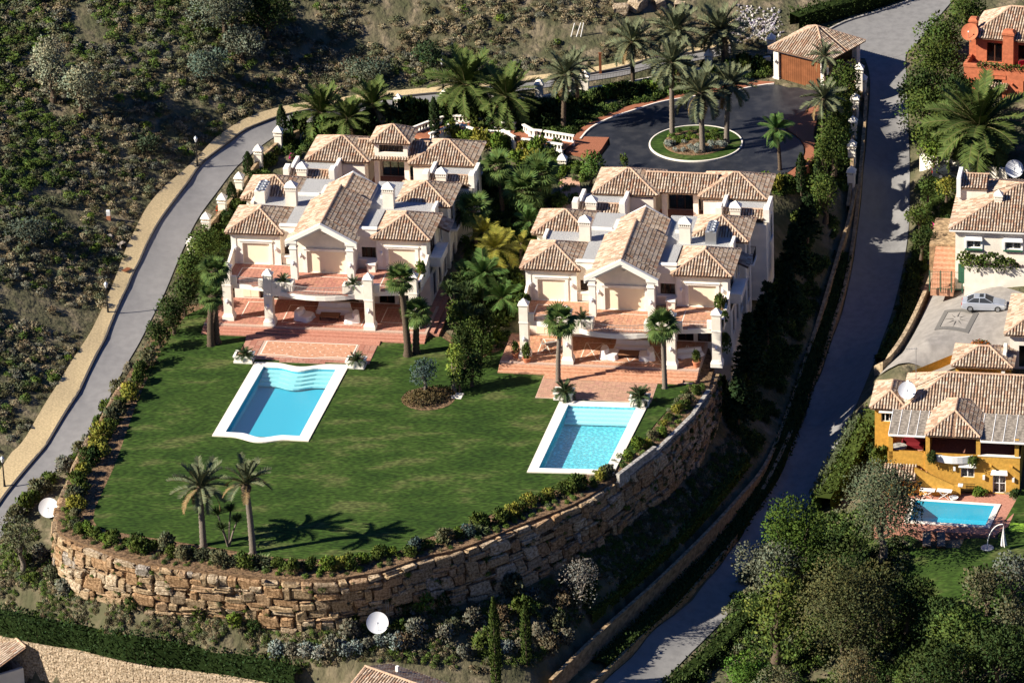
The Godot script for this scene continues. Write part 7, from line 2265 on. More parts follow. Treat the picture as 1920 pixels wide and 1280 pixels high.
func car(label: String, at: Vector3, turn: float, m: Material) -> void:
	# coupe body lofted along its length; x runs to the bonnet
	var o := thing("car", label, "car", at, turn)
	var sec := [[-2.22, 0.42, 0.72, 0.70], [-2.12, 0.30, 0.92, 0.82], [-1.6, 0.22, 1.00, 0.87], [-1.3, 0.20, 0.98, 0.88], [0.0, 0.20, 0.95, 0.89], [0.95, 0.20, 0.94, 0.88], [1.5, 0.22, 0.86, 0.86], [2.05, 0.28, 0.74, 0.80], [2.24, 0.40, 0.60, 0.66]]
	var b := MB.new()
	var ring := func(s: Array) -> Array:
		var w: float = s[3]
		return [Vector3(s[0], s[1], -w * 0.96), Vector3(s[0], s[1] + (s[2] - s[1]) * 0.5, -w), Vector3(s[0], s[2] - 0.06, -w * 0.95), Vector3(s[0], s[2], -w * 0.82), Vector3(s[0], s[2] + 0.02, 0), Vector3(s[0], s[2], w * 0.82), Vector3(s[0], s[2] - 0.06, w * 0.95), Vector3(s[0], s[1] + (s[2] - s[1]) * 0.5, w), Vector3(s[0], s[1], w * 0.96)]
	for k in sec.size() - 1:
		var p: Array = ring.call(sec[k]); var q: Array = ring.call(sec[k + 1])
		for j in p.size() - 1: b.quad(p[j], q[j], q[j + 1], p[j + 1], (p[j] + p[j + 1]) * 0.5 - Vector3(p[j].x, 0.55, 0))
		b.quad(p[0], q[0], q[8], p[8], Vector3.DOWN)
	for e in [0, sec.size() - 1]:
		var p: Array = ring.call(sec[e])
		for j in range(1, 8): b.tri(p[0], p[j], p[j + 1], Vector3(sec[e][0], 0, 0))
	var body := part("body", b.mesh(m), o)
	var rf := MB.new(); var gl := MB.new()
	var base := [Vector3(-1.75, 0.96, 0.76), Vector3(0.95, 0.93, 0.78)]
	var top := [Vector3(-1.0, 1.36, 0.56), Vector3(0.12, 1.38, 0.58)]
	for s in [-1.0, 1.0]:
		var k := Vector3(1, 1, s)
		gl.quad(base[0] * k, base[1] * k, top[1] * k, top[0] * k, Vector3(0, 0.4, s))
		for x in [[-1.75, -1.0], [-0.45, -0.42], [0.95, 0.12]]:
			rf.tube([Vector3(x[0], 0.95, 0.775 * s), Vector3(x[1], 1.37, 0.575 * s)], [0.035, 0.035], 4)
	gl.quad(base[0], base[0] * Vector3(1, 1, -1), top[0] * Vector3(1, 1, -1), top[0], Vector3(-1, 1, 0))
	gl.quad(base[1], base[1] * Vector3(1, 1, -1), top[1] * Vector3(1, 1, -1), top[1], Vector3(1, 1, 0))
	rf.chamfer(Vector3(-1.02, 1.34, -0.57), Vector3(0.14, 1.42, 0.57), 0.04)
	var cabin := part("roof", rf.mesh(m), o)
	part("window", gl.mesh(M.car_dark), o)
	bar(cabin, "sunroof", Vector3(-0.45, 1.421, -0.4), Vector3(-0.05, 1.432, 0.4), M.car_dark)
	for s in [-1.0, 1.0]:
		var hl := MB.new()
		hl.box(Vector3(2.02, 0.56, 0.42 * s - 0.2), Vector3(2.16, 0.68, 0.42 * s + 0.2))
		part("headlight", hl.mesh(M.dish), body)
		var tl := MB.new()
		tl.box(Vector3(-2.24, 0.62, 0.52 * s - 0.2), Vector3(-2.1, 0.78, 0.52 * s + 0.2))
		part("tail_light", tl.mesh(M.lamp_red), body)
		for x in [-1.35, 1.38]:
			var w := MB.new(); var r := MB.new()
			w.lathe([Vector2(0.2, -0.1), Vector2(0.3, -0.1), Vector2(0.32, -0.06), Vector2(0.32, 0.06), Vector2(0.3, 0.1), Vector2(0.2, 0.1)], Vector3(), 18)
			r.lathe([Vector2(0.0, -0.07), Vector2(0.2, -0.09), Vector2(0.2, 0.09), Vector2(0.0, 0.07)], Vector3(), 10)
			var t := part("wheel", w.mesh(M.tyre), o, Transform3D(Basis(Vector3.RIGHT, PI / 2), Vector3(x, 0.32, 0.79 * s)))
			part("rim", r.mesh(M.steel_grey), t)

# ---------------------------------------------------------------- palms, trees, shrubs, small things
func palms() -> void:
	# the two young date palms at the lawn's front edge
	palm("date_palm", "left date palm with feathery crown at the lawn's front edge", Vector3(-28.78, 0.00, 41.27), 5.66, "date", 2.9, {"n": 34, "pale": true, "trunk": 0.3, "lo": -30, "hi": 80}, "date palms")
	palm("date_palm", "right date palm with narrow upright crown at the lawn's front edge", Vector3(-24.20, 0.00, 43.11), 6.92, "date", 2.7, {"n": 24, "pale": true, "trunk": 0.3, "lo": 5, "hi": 84}, "date palms")
	# island
	palm("date_palm", "tallest date palm, left of the three on the round island", Vector3(17.81, 4.50, -39.81), 8.50, "date", 3.1, {"n": 44, "trunk": 0.28, "pale": true}, "date palms")
	palm("date_palm", "middle date palm nearest the viewer on the round island", Vector3(20.79, 4.50, -35.28), 6.76, "date", 3.2, {"n": 46, "trunk": 0.3, "pale": true}, "date palms")
	palm("date_palm", "right date palm at the back of the round island", Vector3(23.48, 4.50, -38.07), 6.24, "date", 2.9, {"n": 42, "trunk": 0.28, "pale": true}, "date palms")
	# along the fence
	palm("date_palm", "leftmost tall date palm beside the start of the driveway", Vector3(6.38, 4.30, -43.65), 6.12, "date", 2.8, {"n": 40, "trunk": 0.26}, "date palms")
	palm("date_palm", "thin date palm just right of the leftmost one by the fence", Vector3(8.11, 4.40, -50.31), 4.52, "date", 2.3, {"n": 28, "trunk": 0.2}, "date palms")
	palm("date_palm", "date palm by the iron fence right of the rusty post", Vector3(14.22, 4.40, -54.91), 5.10, "date", 2.9, {"n": 42, "trunk": 0.24}, "date palms")
	palm("date_palm", "date palm behind the tallest island palm, near the fence", Vector3(18.98, 4.40, -56.28), 5.60, "date", 3.2, {"n": 44, "trunk": 0.26}, "date palms")
	palm("date_palm", "date palm at the back left of the gatehouse", Vector3(24.40, 4.40, -58.54), 4.50, "date", 3.3, {"n": 46, "trunk": 0.3, "pale": true}, "date palms")
	palm("date_palm", "date palm in front of the gatehouse's right corner", Vector3(34.35, 4.20, -41.83), 7.92, "date", 2.0, {"n": 26, "trunk": 0.22}, "date palms")
	palm("date_palm", "date palm with low crown right of the brick verge", Vector3(33.45, 4.20, -35.17), 5.68, "date", 2.5, {"n": 34, "trunk": 0.24}, "date palms")
	palm("date_palm", "small young palm standing alone on the driveway's right side", Vector3(28.59, 4.40, -30.29), 4.50, "kentia", 1.9, {"n": 16, "trunk": 0.2}, "date palms")
	# broad canary palms behind the left villa
	palm("canary_palm", "broad dark palm left behind the left villa, leftmost of its row", Vector3(-19.39, 3.60, -47.18), 2.22, "canary", 3.5, {"n": 52, "trunk": 0.42, "lo": -20}, "canary palms")
	palm("canary_palm", "broad palm second from left behind the left villa", Vector3(-16.51, 4.00, -43.85), 2.28, "canary", 2.9, {"n": 44, "trunk": 0.36, "lo": -20}, "canary palms")
	palm("canary_palm", "broad palm behind the left villa beside the white fence pier", Vector3(-13.74, 4.10, -45.86), 2.90, "canary", 3.0, {"n": 46, "trunk": 0.36, "lo": -15}, "canary palms")
	palm("canary_palm", "largest broad palm above the winding red stair", Vector3(-4.07, 4.20, -47.79), 3.94, "canary", 4.3, {"n": 60, "trunk": 0.42}, "canary palms")
	palm("canary_palm", "broad palm right of the largest one above the stair", Vector3(0.60, 4.20, -45.52), 3.32, "canary", 3.8, {"n": 54, "trunk": 0.42}, "canary palms")
	palm("canary_palm", "huge drooping palm below the red villa at the right edge", Vector3(49.81, 3.00, -31.79), 4.58, "canary", 5.6, {"n": 74, "trunk": 0.6, "lo": -45}, "canary palms")
	# fan palms
	palm("fan_palm", "shorter thick-trunked fan palm left of the left villa's terrace", Vector3(-29.85, 0.00, -1.84), 5.28, "fan", 1.5, {"n": 30, "trunk": 0.36, "lo": -55, "taper": 0.7}, "fan palms")
	palm("fan_palm", "taller thick-trunked fan palm left of the left villa's terrace", Vector3(-29.29, 0.00, -2.41), 7.54, "fan", 1.75, {"n": 34, "trunk": 0.33, "lo": -55, "taper": 0.7}, "fan palms")
	palm("fan_palm", "tall fan palm on the lawn before the left villa's right column", Vector3(-10.27, 0.00, 2.29), 8.22, "fan", 1.8, {"n": 30, "trunk": 0.36, "lo": -50, "taper": 0.7}, "fan palms")
	palm("fan_palm", "shorter fan palm on the lawn before the left villa's right column", Vector3(-9.48, 0.00, 1.62), 4.34, "fan", 1.75, {"n": 32, "trunk": 0.36, "lo": -60, "taper": 0.7}, "fan palms")
	palm("fan_palm", "slim fan palm left before the right villa's terrace", Vector3(4.34, 0.00, 9.70), 6.50, "fan", 1.9, {"n": 27, "trunk": 0.25, "lo": -62, "taper": 0.75, "pale": true, "boot": false}, "fan palms")
	palm("fan_palm", "slim fan palm right before the right villa's terrace", Vector3(14.59, 0.00, 11.93), 6.52, "fan", 1.9, {"n": 29, "trunk": 0.25, "lo": -62, "taper": 0.75, "pale": true, "boot": false}, "fan palms")
	palm("fan_palm", "fan palm at the top of the gap between the villas, leftmost", Vector3(-0.47, 3.00, -25.99), 4.56, "fan", 2.0, {"n": 32, "lo": -60}, "fan palms")
	palm("fan_palm", "large fan palm in the gap between the villas, nearest the right villa", Vector3(1.83, 1.50, -24.66), 4.02, "fan", 2.5, {"n": 36, "lo": -50}, "fan palms")
	palm("fan_palm", "fan palm behind the large one beside the right villa", Vector3(3.37, 2.40, -25.90), 4.20, "fan", 2.4, {"n": 34, "lo": -50}, "fan palms")
	palm("fan_palm", "dark shaded fan palm against the left villa's side wall", Vector3(-3.30, 1.20, -19.70), 4.28, "fan", 2.2, {"n": 30, "lo": -50}, "fan palms")
	# golden and green feather palms between the villas
	palm("areca_palm", "golden yellow palm in the middle of the gap between the villas", Vector3(-1.13, 0.60, -12.21), 3.94, "areca", 2.7, {"n": 22, "trunk": 0.12, "lo": -20}, "feather palms")
	palm("areca_palm", "yellow-green palm left of and behind the golden one", Vector3(-2.42, 1.00, -16.06), 3.68, "areca", 2.0, {"n": 16, "trunk": 0.12, "lo": -10}, "feather palms")
	palm("kentia_palm", "bright green palm beside the right villa's left eaves", Vector3(2.14, 1.40, -20.76), 2.38, "kentia", 1.9, {"n": 16, "trunk": 0.1, "lo": -10}, "feather palms")
	palm("kentia_palm", "slender olive green palm right of the golden one", Vector3(1.09, 0.90, -15.29), 2.78, "areca", 1.4, {"n": 10, "trunk": 0.1, "lo": 0}, "feather palms")
	palm("kentia_palm", "arching green palm in front of the golden one", Vector3(-2.81, 0.30, -7.20), 3.80, "kentia", 2.4, {"n": 24, "trunk": 0.12, "lo": -20}, "feather palms")
	palm("areca_palm", "low arching palm at the terrace end beside the right villa", Vector3(-0.72, 0.10, -4.89), 2.34, "kentia", 2.2, {"n": 20, "trunk": 0.1, "lo": -10}, "feather palms")
	palm("areca_palm", "bushy green palm nearest the left villa's corner steps", Vector3(-4.12, 0.30, -9.89), 2.36, "kentia", 2.0, {"n": 20, "trunk": 0.1, "lo": -10}, "feather palms")
	# low cycads in planters
	for c in [["cycad in the planter at the left end of the left pool", Vector3(-26.27, 0.75, 2.69)], ["cycad in the planter at the right end of the left pool", Vector3(-15.29, 0.75, 4.91)]]:
		palm("cycad", c[0], c[1], 0.0, "cycad", 1.05, {"n": 34, "lo": 0, "hi": 80}, "cycads")
	for c in [["large round cycad in the planter left of the right pool", Vector3(4.93, 0.80, 13.81)], ["large round cycad in the planter right of the right pool", Vector3(12.04, 0.80, 15.62)]]:
		palm("cycad", c[0], c[1], 0.0, "cycad", 1.25, {"n": 56, "lo": -25, "hi": 85}, "cycads")
	palm("cycad", "cycad in the left terrace planter of the left villa", local(villa_l, Vector3(5.9, 5.15, 0.7)), 0.0, "cycad", 0.95, {"n": 26, "lo": 0}, "cycads")
	palm("cycad", "cycad in the right terrace planter of the left villa", local(villa_l, Vector3(13.0, 5.15, 0.7)), 0.0, "cycad", 0.95, {"n": 26, "lo": 0}, "cycads")
	palm("cycad", "cycad in the left terrace planter of the right villa", local(villa_r, Vector3(5.9, 5.15, 0.7)), 0.0, "cycad", 1.1, {"n": 24, "lo": 0}, "cycads")

func yucca(label: String, at: Vector3, h: float, n: int) -> void:
	# several bare stems, each ending in a head of sword leaves
	var o := thing("yucca", label, "yucca", at)
	for k in n:
		var a := TAU * k / n + rng.randf() * 0.6
		var e := Vector3(cos(a) * h * 0.28, h * rng.randf_range(0.62, 1.0), sin(a) * h * 0.28)
		var mb := MB.new()
		mb.tube([Vector3(0, -0.2, 0), e * 0.5 + Vector3(0, 0.1, 0), e], [0.12, 0.09, 0.07], 6)
		part("stem", mb.mesh(M.bark_pale), o)
		part("leaf_head", shrub_mesh("spiky", k % 3), o, Transform3D(Basis(Vector3.UP, rng.randf() * TAU).scaled_local(Vector3.ONE * h * 0.30), e - Vector3(0, 0.1, 0)))

func trees() -> void:
	# lawn clump
	tree("olive_tree", "small grey olive on the lawn above a brown mound of shrubs", "olive tree", Vector3(-8.59, 0.00, 11.18), 3.76, 1.75, GREENS["blue"], {"leaf": 0.24, "dense": 0.8, "lobes": 9, "pale": true, "crown": 0.7})
	tree("citrus_tree", "yellow-green young tree beside the small olive on the lawn", "tree", Vector3(-5.85, 0.00, 11.06), 5.40, 1.15, Color(0.15, 0.19, 0.035), {"leaf": 0.26, "lobes": 8, "crown": 0.8, "pale": true})
	tree("tree", "dark leafy tree behind the yellow-green one on the lawn", "tree", Vector3(-4.68, 0.00, 5.74), 4.48, 1.5, GREENS["dark"], {"leaf": 0.28, "crown": 0.9})
	tree("tree", "bushy green tree between the villas beside the corner steps", "tree", Vector3(-4.85, 0.00, -0.44), 4.64, 1.7, GREENS["green"], {"leaf": 0.28, "crown": 0.92})
	yucca("tall yucca with several heads beside the left villa's steps", Vector3(-5.14, 0.10, -4.02), 4.2, 6)
	yucca("yucca with blue-green heads below the arching palms", Vector3(-3.53, 0.10, -0.11), 3.8, 5)
	yucca("yucca with three heads between the two front date palms", Vector3(-26.48, 0.00, 41.67), 3.4, 4)
	for e in [["dark bushy tree at the lawn end of the planting between the villas", Vector3(-4.09, 0.00, 9.91), 3.94, 1.5, "dark"], ["bushy tree behind the dark one, between the villas", Vector3(-3.22, 0.00, 5.87), 3.90, 1.5, "green"], ["leafy tree beside the yuccas, between the villas", Vector3(-3.91, 0.10, 1.72), 3.88, 1.4, "green"], ["dark tree facing the right villa's terrace, between the villas", Vector3(-2.53, 0.10, -0.02), 3.76, 1.4, "dark"], ["round bush at the lawn edge under the yellow-green tree", Vector3(-5.24, 0.00, 11.12), 2.56, 1.3, "dark"], ["dark tree nearest the left villa's side path", Vector3(-4.79, 0.40, -6.52), 4.68, 1.5, "dark"]]:
		tree("garden_tree", e[0], "tree", e[1], e[2], e[3], GREENS[e[4]], {"leaf": 0.27, "crown": 0.95, "lobes": 12}, "trees between the villas")
	for e in [["tall bush behind the top white pier of the road wall", Vector3(36.43, 4.20, -47.31), 5.84, 1.7], ["tall bush behind the second white pier of the road wall", Vector3(35.62, 4.20, -41.40), 6.22, 1.8], ["tall bush behind the third white pier of the road wall", Vector3(34.87, 4.00, -36.09), 6.36, 1.8], ["tall bush behind the fourth white pier of the road wall", Vector3(34.22, 3.80, -30.58), 6.42, 1.8], ["tall bush behind the lowest white pier of the road wall", Vector3(33.38, 3.40, -25.54), 6.38, 1.8], ["tall bush below the lowest white pier, beside the road wall", Vector3(32.76, 1.60, -23.25), 6.08, 1.7]]:
		tree("tall_bush", e[0], "bush", e[1], e[2], e[3], GREENS["green"], {"leaf": 0.28, "crown": 0.97, "lobes": 12}, "tall bushes along the right road wall")
	# around the houses
	tree("ficus_tree", "round glossy green tree behind the right villa's left corner", "tree", Vector3(8.76, 3.60, -29.30), 4.14, 1.55, Color(0.075, 0.13, 0.03), {"leaf": 0.30, "crown": 0.95, "spread": 0.5, "lobes": 12})
	tree("sapling", "slender sapling between the round tree and the driveway", "sapling", Vector3(12.44, 4.20, -32.35), 2.06, 0.5, GREENS["green"], {"leaf": 0.24, "crown": 0.85, "trunk": 0.04})
	# left hedge of big bushes along the lane
	for e in [["tallest bushy tree against the left villa's upper corner", Vector3(-30.81, 0.60, -16.96), 6.06, 2.3, "green"], ["bushy tree below the tallest one, beside the fan palms", Vector3(-32.19, 0.30, -13.15), 5.02, 2.0, "green"], ["dark bush by the lane left of the fan palms", Vector3(-32.82, 0.10, -9.11), 4.12, 1.8, "dark"], ["dark bush at the lawn's top left corner", Vector3(-33.70, 0.00, -4.95), 4.10, 1.8, "dark"], ["dense bush at the lawn's left edge below the corner bush", Vector3(-34.85, 0.00, -1.29), 3.20, 1.5, "dark"], ["yellowish bush at the lawn's left edge under the dense one", Vector3(-35.83, -0.20, 2.52), 2.44, 1.3, "olive"]]:
		tree("bushy_tree", e[0], "bush", e[1], e[2], e[3], GREENS[e[4]], {"leaf": 0.30, "crown": 0.96, "spread": 0.5, "lobes": 12, "dense": 1.1}, "big bushes along the lane")
	# right side
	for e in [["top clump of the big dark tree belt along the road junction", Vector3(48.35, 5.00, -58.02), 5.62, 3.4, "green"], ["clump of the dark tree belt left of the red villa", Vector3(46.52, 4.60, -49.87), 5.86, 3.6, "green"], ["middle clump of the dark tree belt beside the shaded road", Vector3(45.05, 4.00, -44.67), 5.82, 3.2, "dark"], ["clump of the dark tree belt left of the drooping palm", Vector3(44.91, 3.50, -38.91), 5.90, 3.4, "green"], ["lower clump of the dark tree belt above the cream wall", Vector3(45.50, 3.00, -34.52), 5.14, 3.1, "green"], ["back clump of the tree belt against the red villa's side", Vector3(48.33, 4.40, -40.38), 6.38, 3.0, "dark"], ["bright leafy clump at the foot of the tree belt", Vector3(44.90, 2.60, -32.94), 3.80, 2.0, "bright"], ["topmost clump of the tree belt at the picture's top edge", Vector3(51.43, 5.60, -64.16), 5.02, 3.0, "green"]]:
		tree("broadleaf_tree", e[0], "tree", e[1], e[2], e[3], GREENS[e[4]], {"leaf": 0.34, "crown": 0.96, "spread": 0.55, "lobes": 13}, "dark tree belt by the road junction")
	for e in [["green bush row end nearest the dark car", Vector3(43.83, 1.20, -28.66), 2.24, 1.3, "green"], ["yellow-flecked bush below the dark car", Vector3(45.71, 1.40, -28.01), 2.40, 1.4, "yellow"], ["dark citrus bush at the road beside the tiled stub roof", Vector3(42.43, 0.40, -22.60), 2.70, 1.6, "green"], ["dark bush above the stair left of the cream house", Vector3(42.13, -0.40, -17.66), 3.28, 1.6, "dark"]]:
		tree("bush", e[0], "bush", e[1], e[2], e[3], GREENS[e[4]], {"leaf": 0.28, "crown": 0.96, "spread": 0.5, "lobes": 10}, "bushes left of the cream house")
	tree("olive_tree", "large grey-green olive left of the small pool", "olive tree", Vector3(33.72, -8.00, 33.54), 9.28, 4.4, Color(0.092, 0.106, 0.058), {"leaf": 0.28, "lobes": 20, "crown": 0.93, "pale": true, "droop": 0.25})
	tree("pine_tree", "bright green pine left of the large olive, beside the road", "pine tree", Vector3(25.64, -9.60, 35.16), 10.38, 3.3, Color(0.062, 0.10, 0.02), {"leaf": 0.32, "lobes": 18, "crown": 0.96, "spread": 0.62})
	tree("olive_tree", "pale silvery olive overhanging the sunlit end of the road", "olive tree", Vector3(23.10, -10.20, 35.93), 6.24, 3.2, Color(0.12, 0.136, 0.092), {"leaf": 0.28, "lobes": 16, "crown": 0.97, "droop": 0.2, "pale": true})
	tree("loquat_tree", "yellow-green large-leaved tree below the silvery olive", "tree", Vector3(22.89, -11.20, 46.42), 9.32, 3.2, Color(0.092, 0.12, 0.028), {"leaf": 0.40, "lobes": 18, "crown": 0.98})
	tree("brown_tree", "big olive-brown tree in the middle of the bottom right woods", "tree", Vector3(29.02, -11.00, 48.77), 11.32, 4.8, Color(0.080, 0.084, 0.034), {"leaf": 0.28, "lobes": 24, "crown": 0.97})
	tree("brown_tree", "olive-brown tree right of the big one in the woods", "tree", Vector3(32.47, -9.80, 45.20), 7.24, 3.2, Color(0.070, 0.076, 0.030), {"leaf": 0.32, "lobes": 13, "crown": 0.9})
	tree("brown_tree", "bare-branched brownish tree at the bottom of the woods", "tree", Vector3(29.58, -11.00, 56.67), 6.22, 2.8, Color(0.11, 0.10, 0.05), {"leaf": 0.28, "lobes": 14, "dense": 0.7, "pale": true})
	tree("vine_tree", "bright green vine-covered clump at the bottom centre right", "tree", Vector3(19.62, -11.40, 52.26), 4.64, 2.3, Color(0.075, 0.14, 0.025), {"leaf": 0.30, "lobes": 12, "crown": 0.95})
	tree("tree", "dull olive tree at the bottom edge right of the vine clump", "tree", Vector3(22.69, -11.30, 56.57), 4.98, 2.4, GREENS["olive"], {"leaf": 0.30, "lobes": 10})
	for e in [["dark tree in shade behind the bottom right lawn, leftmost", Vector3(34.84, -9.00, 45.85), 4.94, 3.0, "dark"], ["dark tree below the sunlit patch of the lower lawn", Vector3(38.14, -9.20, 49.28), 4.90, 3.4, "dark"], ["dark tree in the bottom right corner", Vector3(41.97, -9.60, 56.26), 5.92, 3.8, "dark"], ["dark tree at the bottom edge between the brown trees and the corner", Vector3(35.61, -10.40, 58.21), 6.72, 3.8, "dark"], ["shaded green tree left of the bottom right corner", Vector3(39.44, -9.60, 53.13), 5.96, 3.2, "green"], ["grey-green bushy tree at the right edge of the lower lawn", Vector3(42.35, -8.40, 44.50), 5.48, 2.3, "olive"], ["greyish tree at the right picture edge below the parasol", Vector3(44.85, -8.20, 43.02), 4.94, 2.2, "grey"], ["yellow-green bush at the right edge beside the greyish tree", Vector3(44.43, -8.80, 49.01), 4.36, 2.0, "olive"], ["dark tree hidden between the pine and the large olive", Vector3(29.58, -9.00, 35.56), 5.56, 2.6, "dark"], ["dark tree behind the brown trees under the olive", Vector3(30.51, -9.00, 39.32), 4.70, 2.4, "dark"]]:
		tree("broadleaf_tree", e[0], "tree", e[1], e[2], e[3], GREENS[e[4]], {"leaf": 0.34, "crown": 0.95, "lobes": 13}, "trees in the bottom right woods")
	# hill trees
	for e in [["pale grey-green tree upright on the hillside, upper left", Vector3(-47.68, 10.19, -42.67), 7.26, 2.1, Color(0.23, 0.24, 0.16)], ["pale grey-green bushy tree on the hillside below the upright one", Vector3(-44.74, 9.06, -41.40), 5.46, 3.0, Color(0.19, 0.20, 0.13)], ["blue-green tree on the hillside above the bend in the lane", Vector3(-31.82, 8.07, -52.37), 4.64, 2.4, Color(0.11, 0.14, 0.10)], ["large grey-green tree at the top of the hillside", Vector3(-30.10, 10.66, -59.79), 6.20, 3.8, Color(0.115, 0.13, 0.09)], ["grey-green tree on the hillside right of the blue-green one", Vector3(-28.26, 8.62, -56.87), 3.42, 2.6, Color(0.125, 0.14, 0.10)], ["dark tree at the top edge of the hillside", Vector3(-25.55, 9.40, -60.94), 5.60, 3.0, GREENS["dark"]], ["rounded dark shrub standing alone above the lane's bend", Vector3(-37.79, 5.53, -38.91), 2.14, 1.6, Color(0.05, 0.07, 0.04)], ["grey-green round shrub on the hillside far left", Vector3(-48.64, 4.93, -17.60), 2.78, 2.2, Color(0.075, 0.095, 0.07)], ["dark bush on the hillside behind the broad palms", Vector3(-8.17, 5.99, -60.13), 2.50, 2.0, Color(0.04, 0.065, 0.03)], ["long grey bush on the hillside above the lane, centre", Vector3(-14.60, 5.39, -57.27), 2.38, 2.8, Color(0.09, 0.11, 0.075)]]:
		tree("hillside_tree", e[0], "tree", e[1], e[2], e[3], e[4], {"leaf": 0.30, "crown": 0.92, "lobes": 13, "droop": 0.1}, "trees on the wild hillside")
	# cypresses
	cypress("taller slim cypress at the bottom centre", Vector3(-2.59, -10.15, 51.97), 9.22, 0.45, Color(0.06, 0.085, 0.022), "slim cypresses on the lower bank")
	cypress("shorter slim cypress at the bottom centre", Vector3(0.23, -9.56, 48.70), 6.22, 0.42, Color(0.055, 0.08, 0.022), "slim cypresses on the lower bank")
	for e in [["thin cypress beside the top pier of the lane wall", Vector3(-23.71, 3.40, -45.56), 4.00], ["thin cypress between the piers at the left villa's back", Vector3(-27.23, 2.00, -38.99), 2.88], ["thin cypress beside the air conditioner end of the left villa", Vector3(-28.71, 1.20, -31.75), 3.34], ["thin cypress behind the red stair", Vector3(-7.34, 4.20, -42.45), 4.72], ["thin cypress left of the thin one behind the red stair", Vector3(-12.58, 4.20, -44.75), 3.68], ["thin dark cypress at the driveway's right end", Vector3(30.48, 3.60, -25.78), 4.30], ["second thin dark cypress near the driveway's right end", Vector3(32.24, 3.40, -25.65), 3.88]]:
		cypress(e[0], e[1], e[2], 0.48, Color(0.035, 0.055, 0.022), "thin cypresses round the villas")
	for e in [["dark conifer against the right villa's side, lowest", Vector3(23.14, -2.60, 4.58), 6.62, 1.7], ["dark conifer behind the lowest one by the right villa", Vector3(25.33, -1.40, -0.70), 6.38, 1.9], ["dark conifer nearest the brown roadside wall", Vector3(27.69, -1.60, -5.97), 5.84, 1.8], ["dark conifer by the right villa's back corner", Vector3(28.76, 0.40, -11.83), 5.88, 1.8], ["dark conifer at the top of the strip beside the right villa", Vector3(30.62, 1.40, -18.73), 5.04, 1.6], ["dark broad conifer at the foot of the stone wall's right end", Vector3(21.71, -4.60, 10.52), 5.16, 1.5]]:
		conifer(e[0], e[1], e[2], e[3], Color(0.026, 0.045, 0.018), "dark conifers beside the right villa")

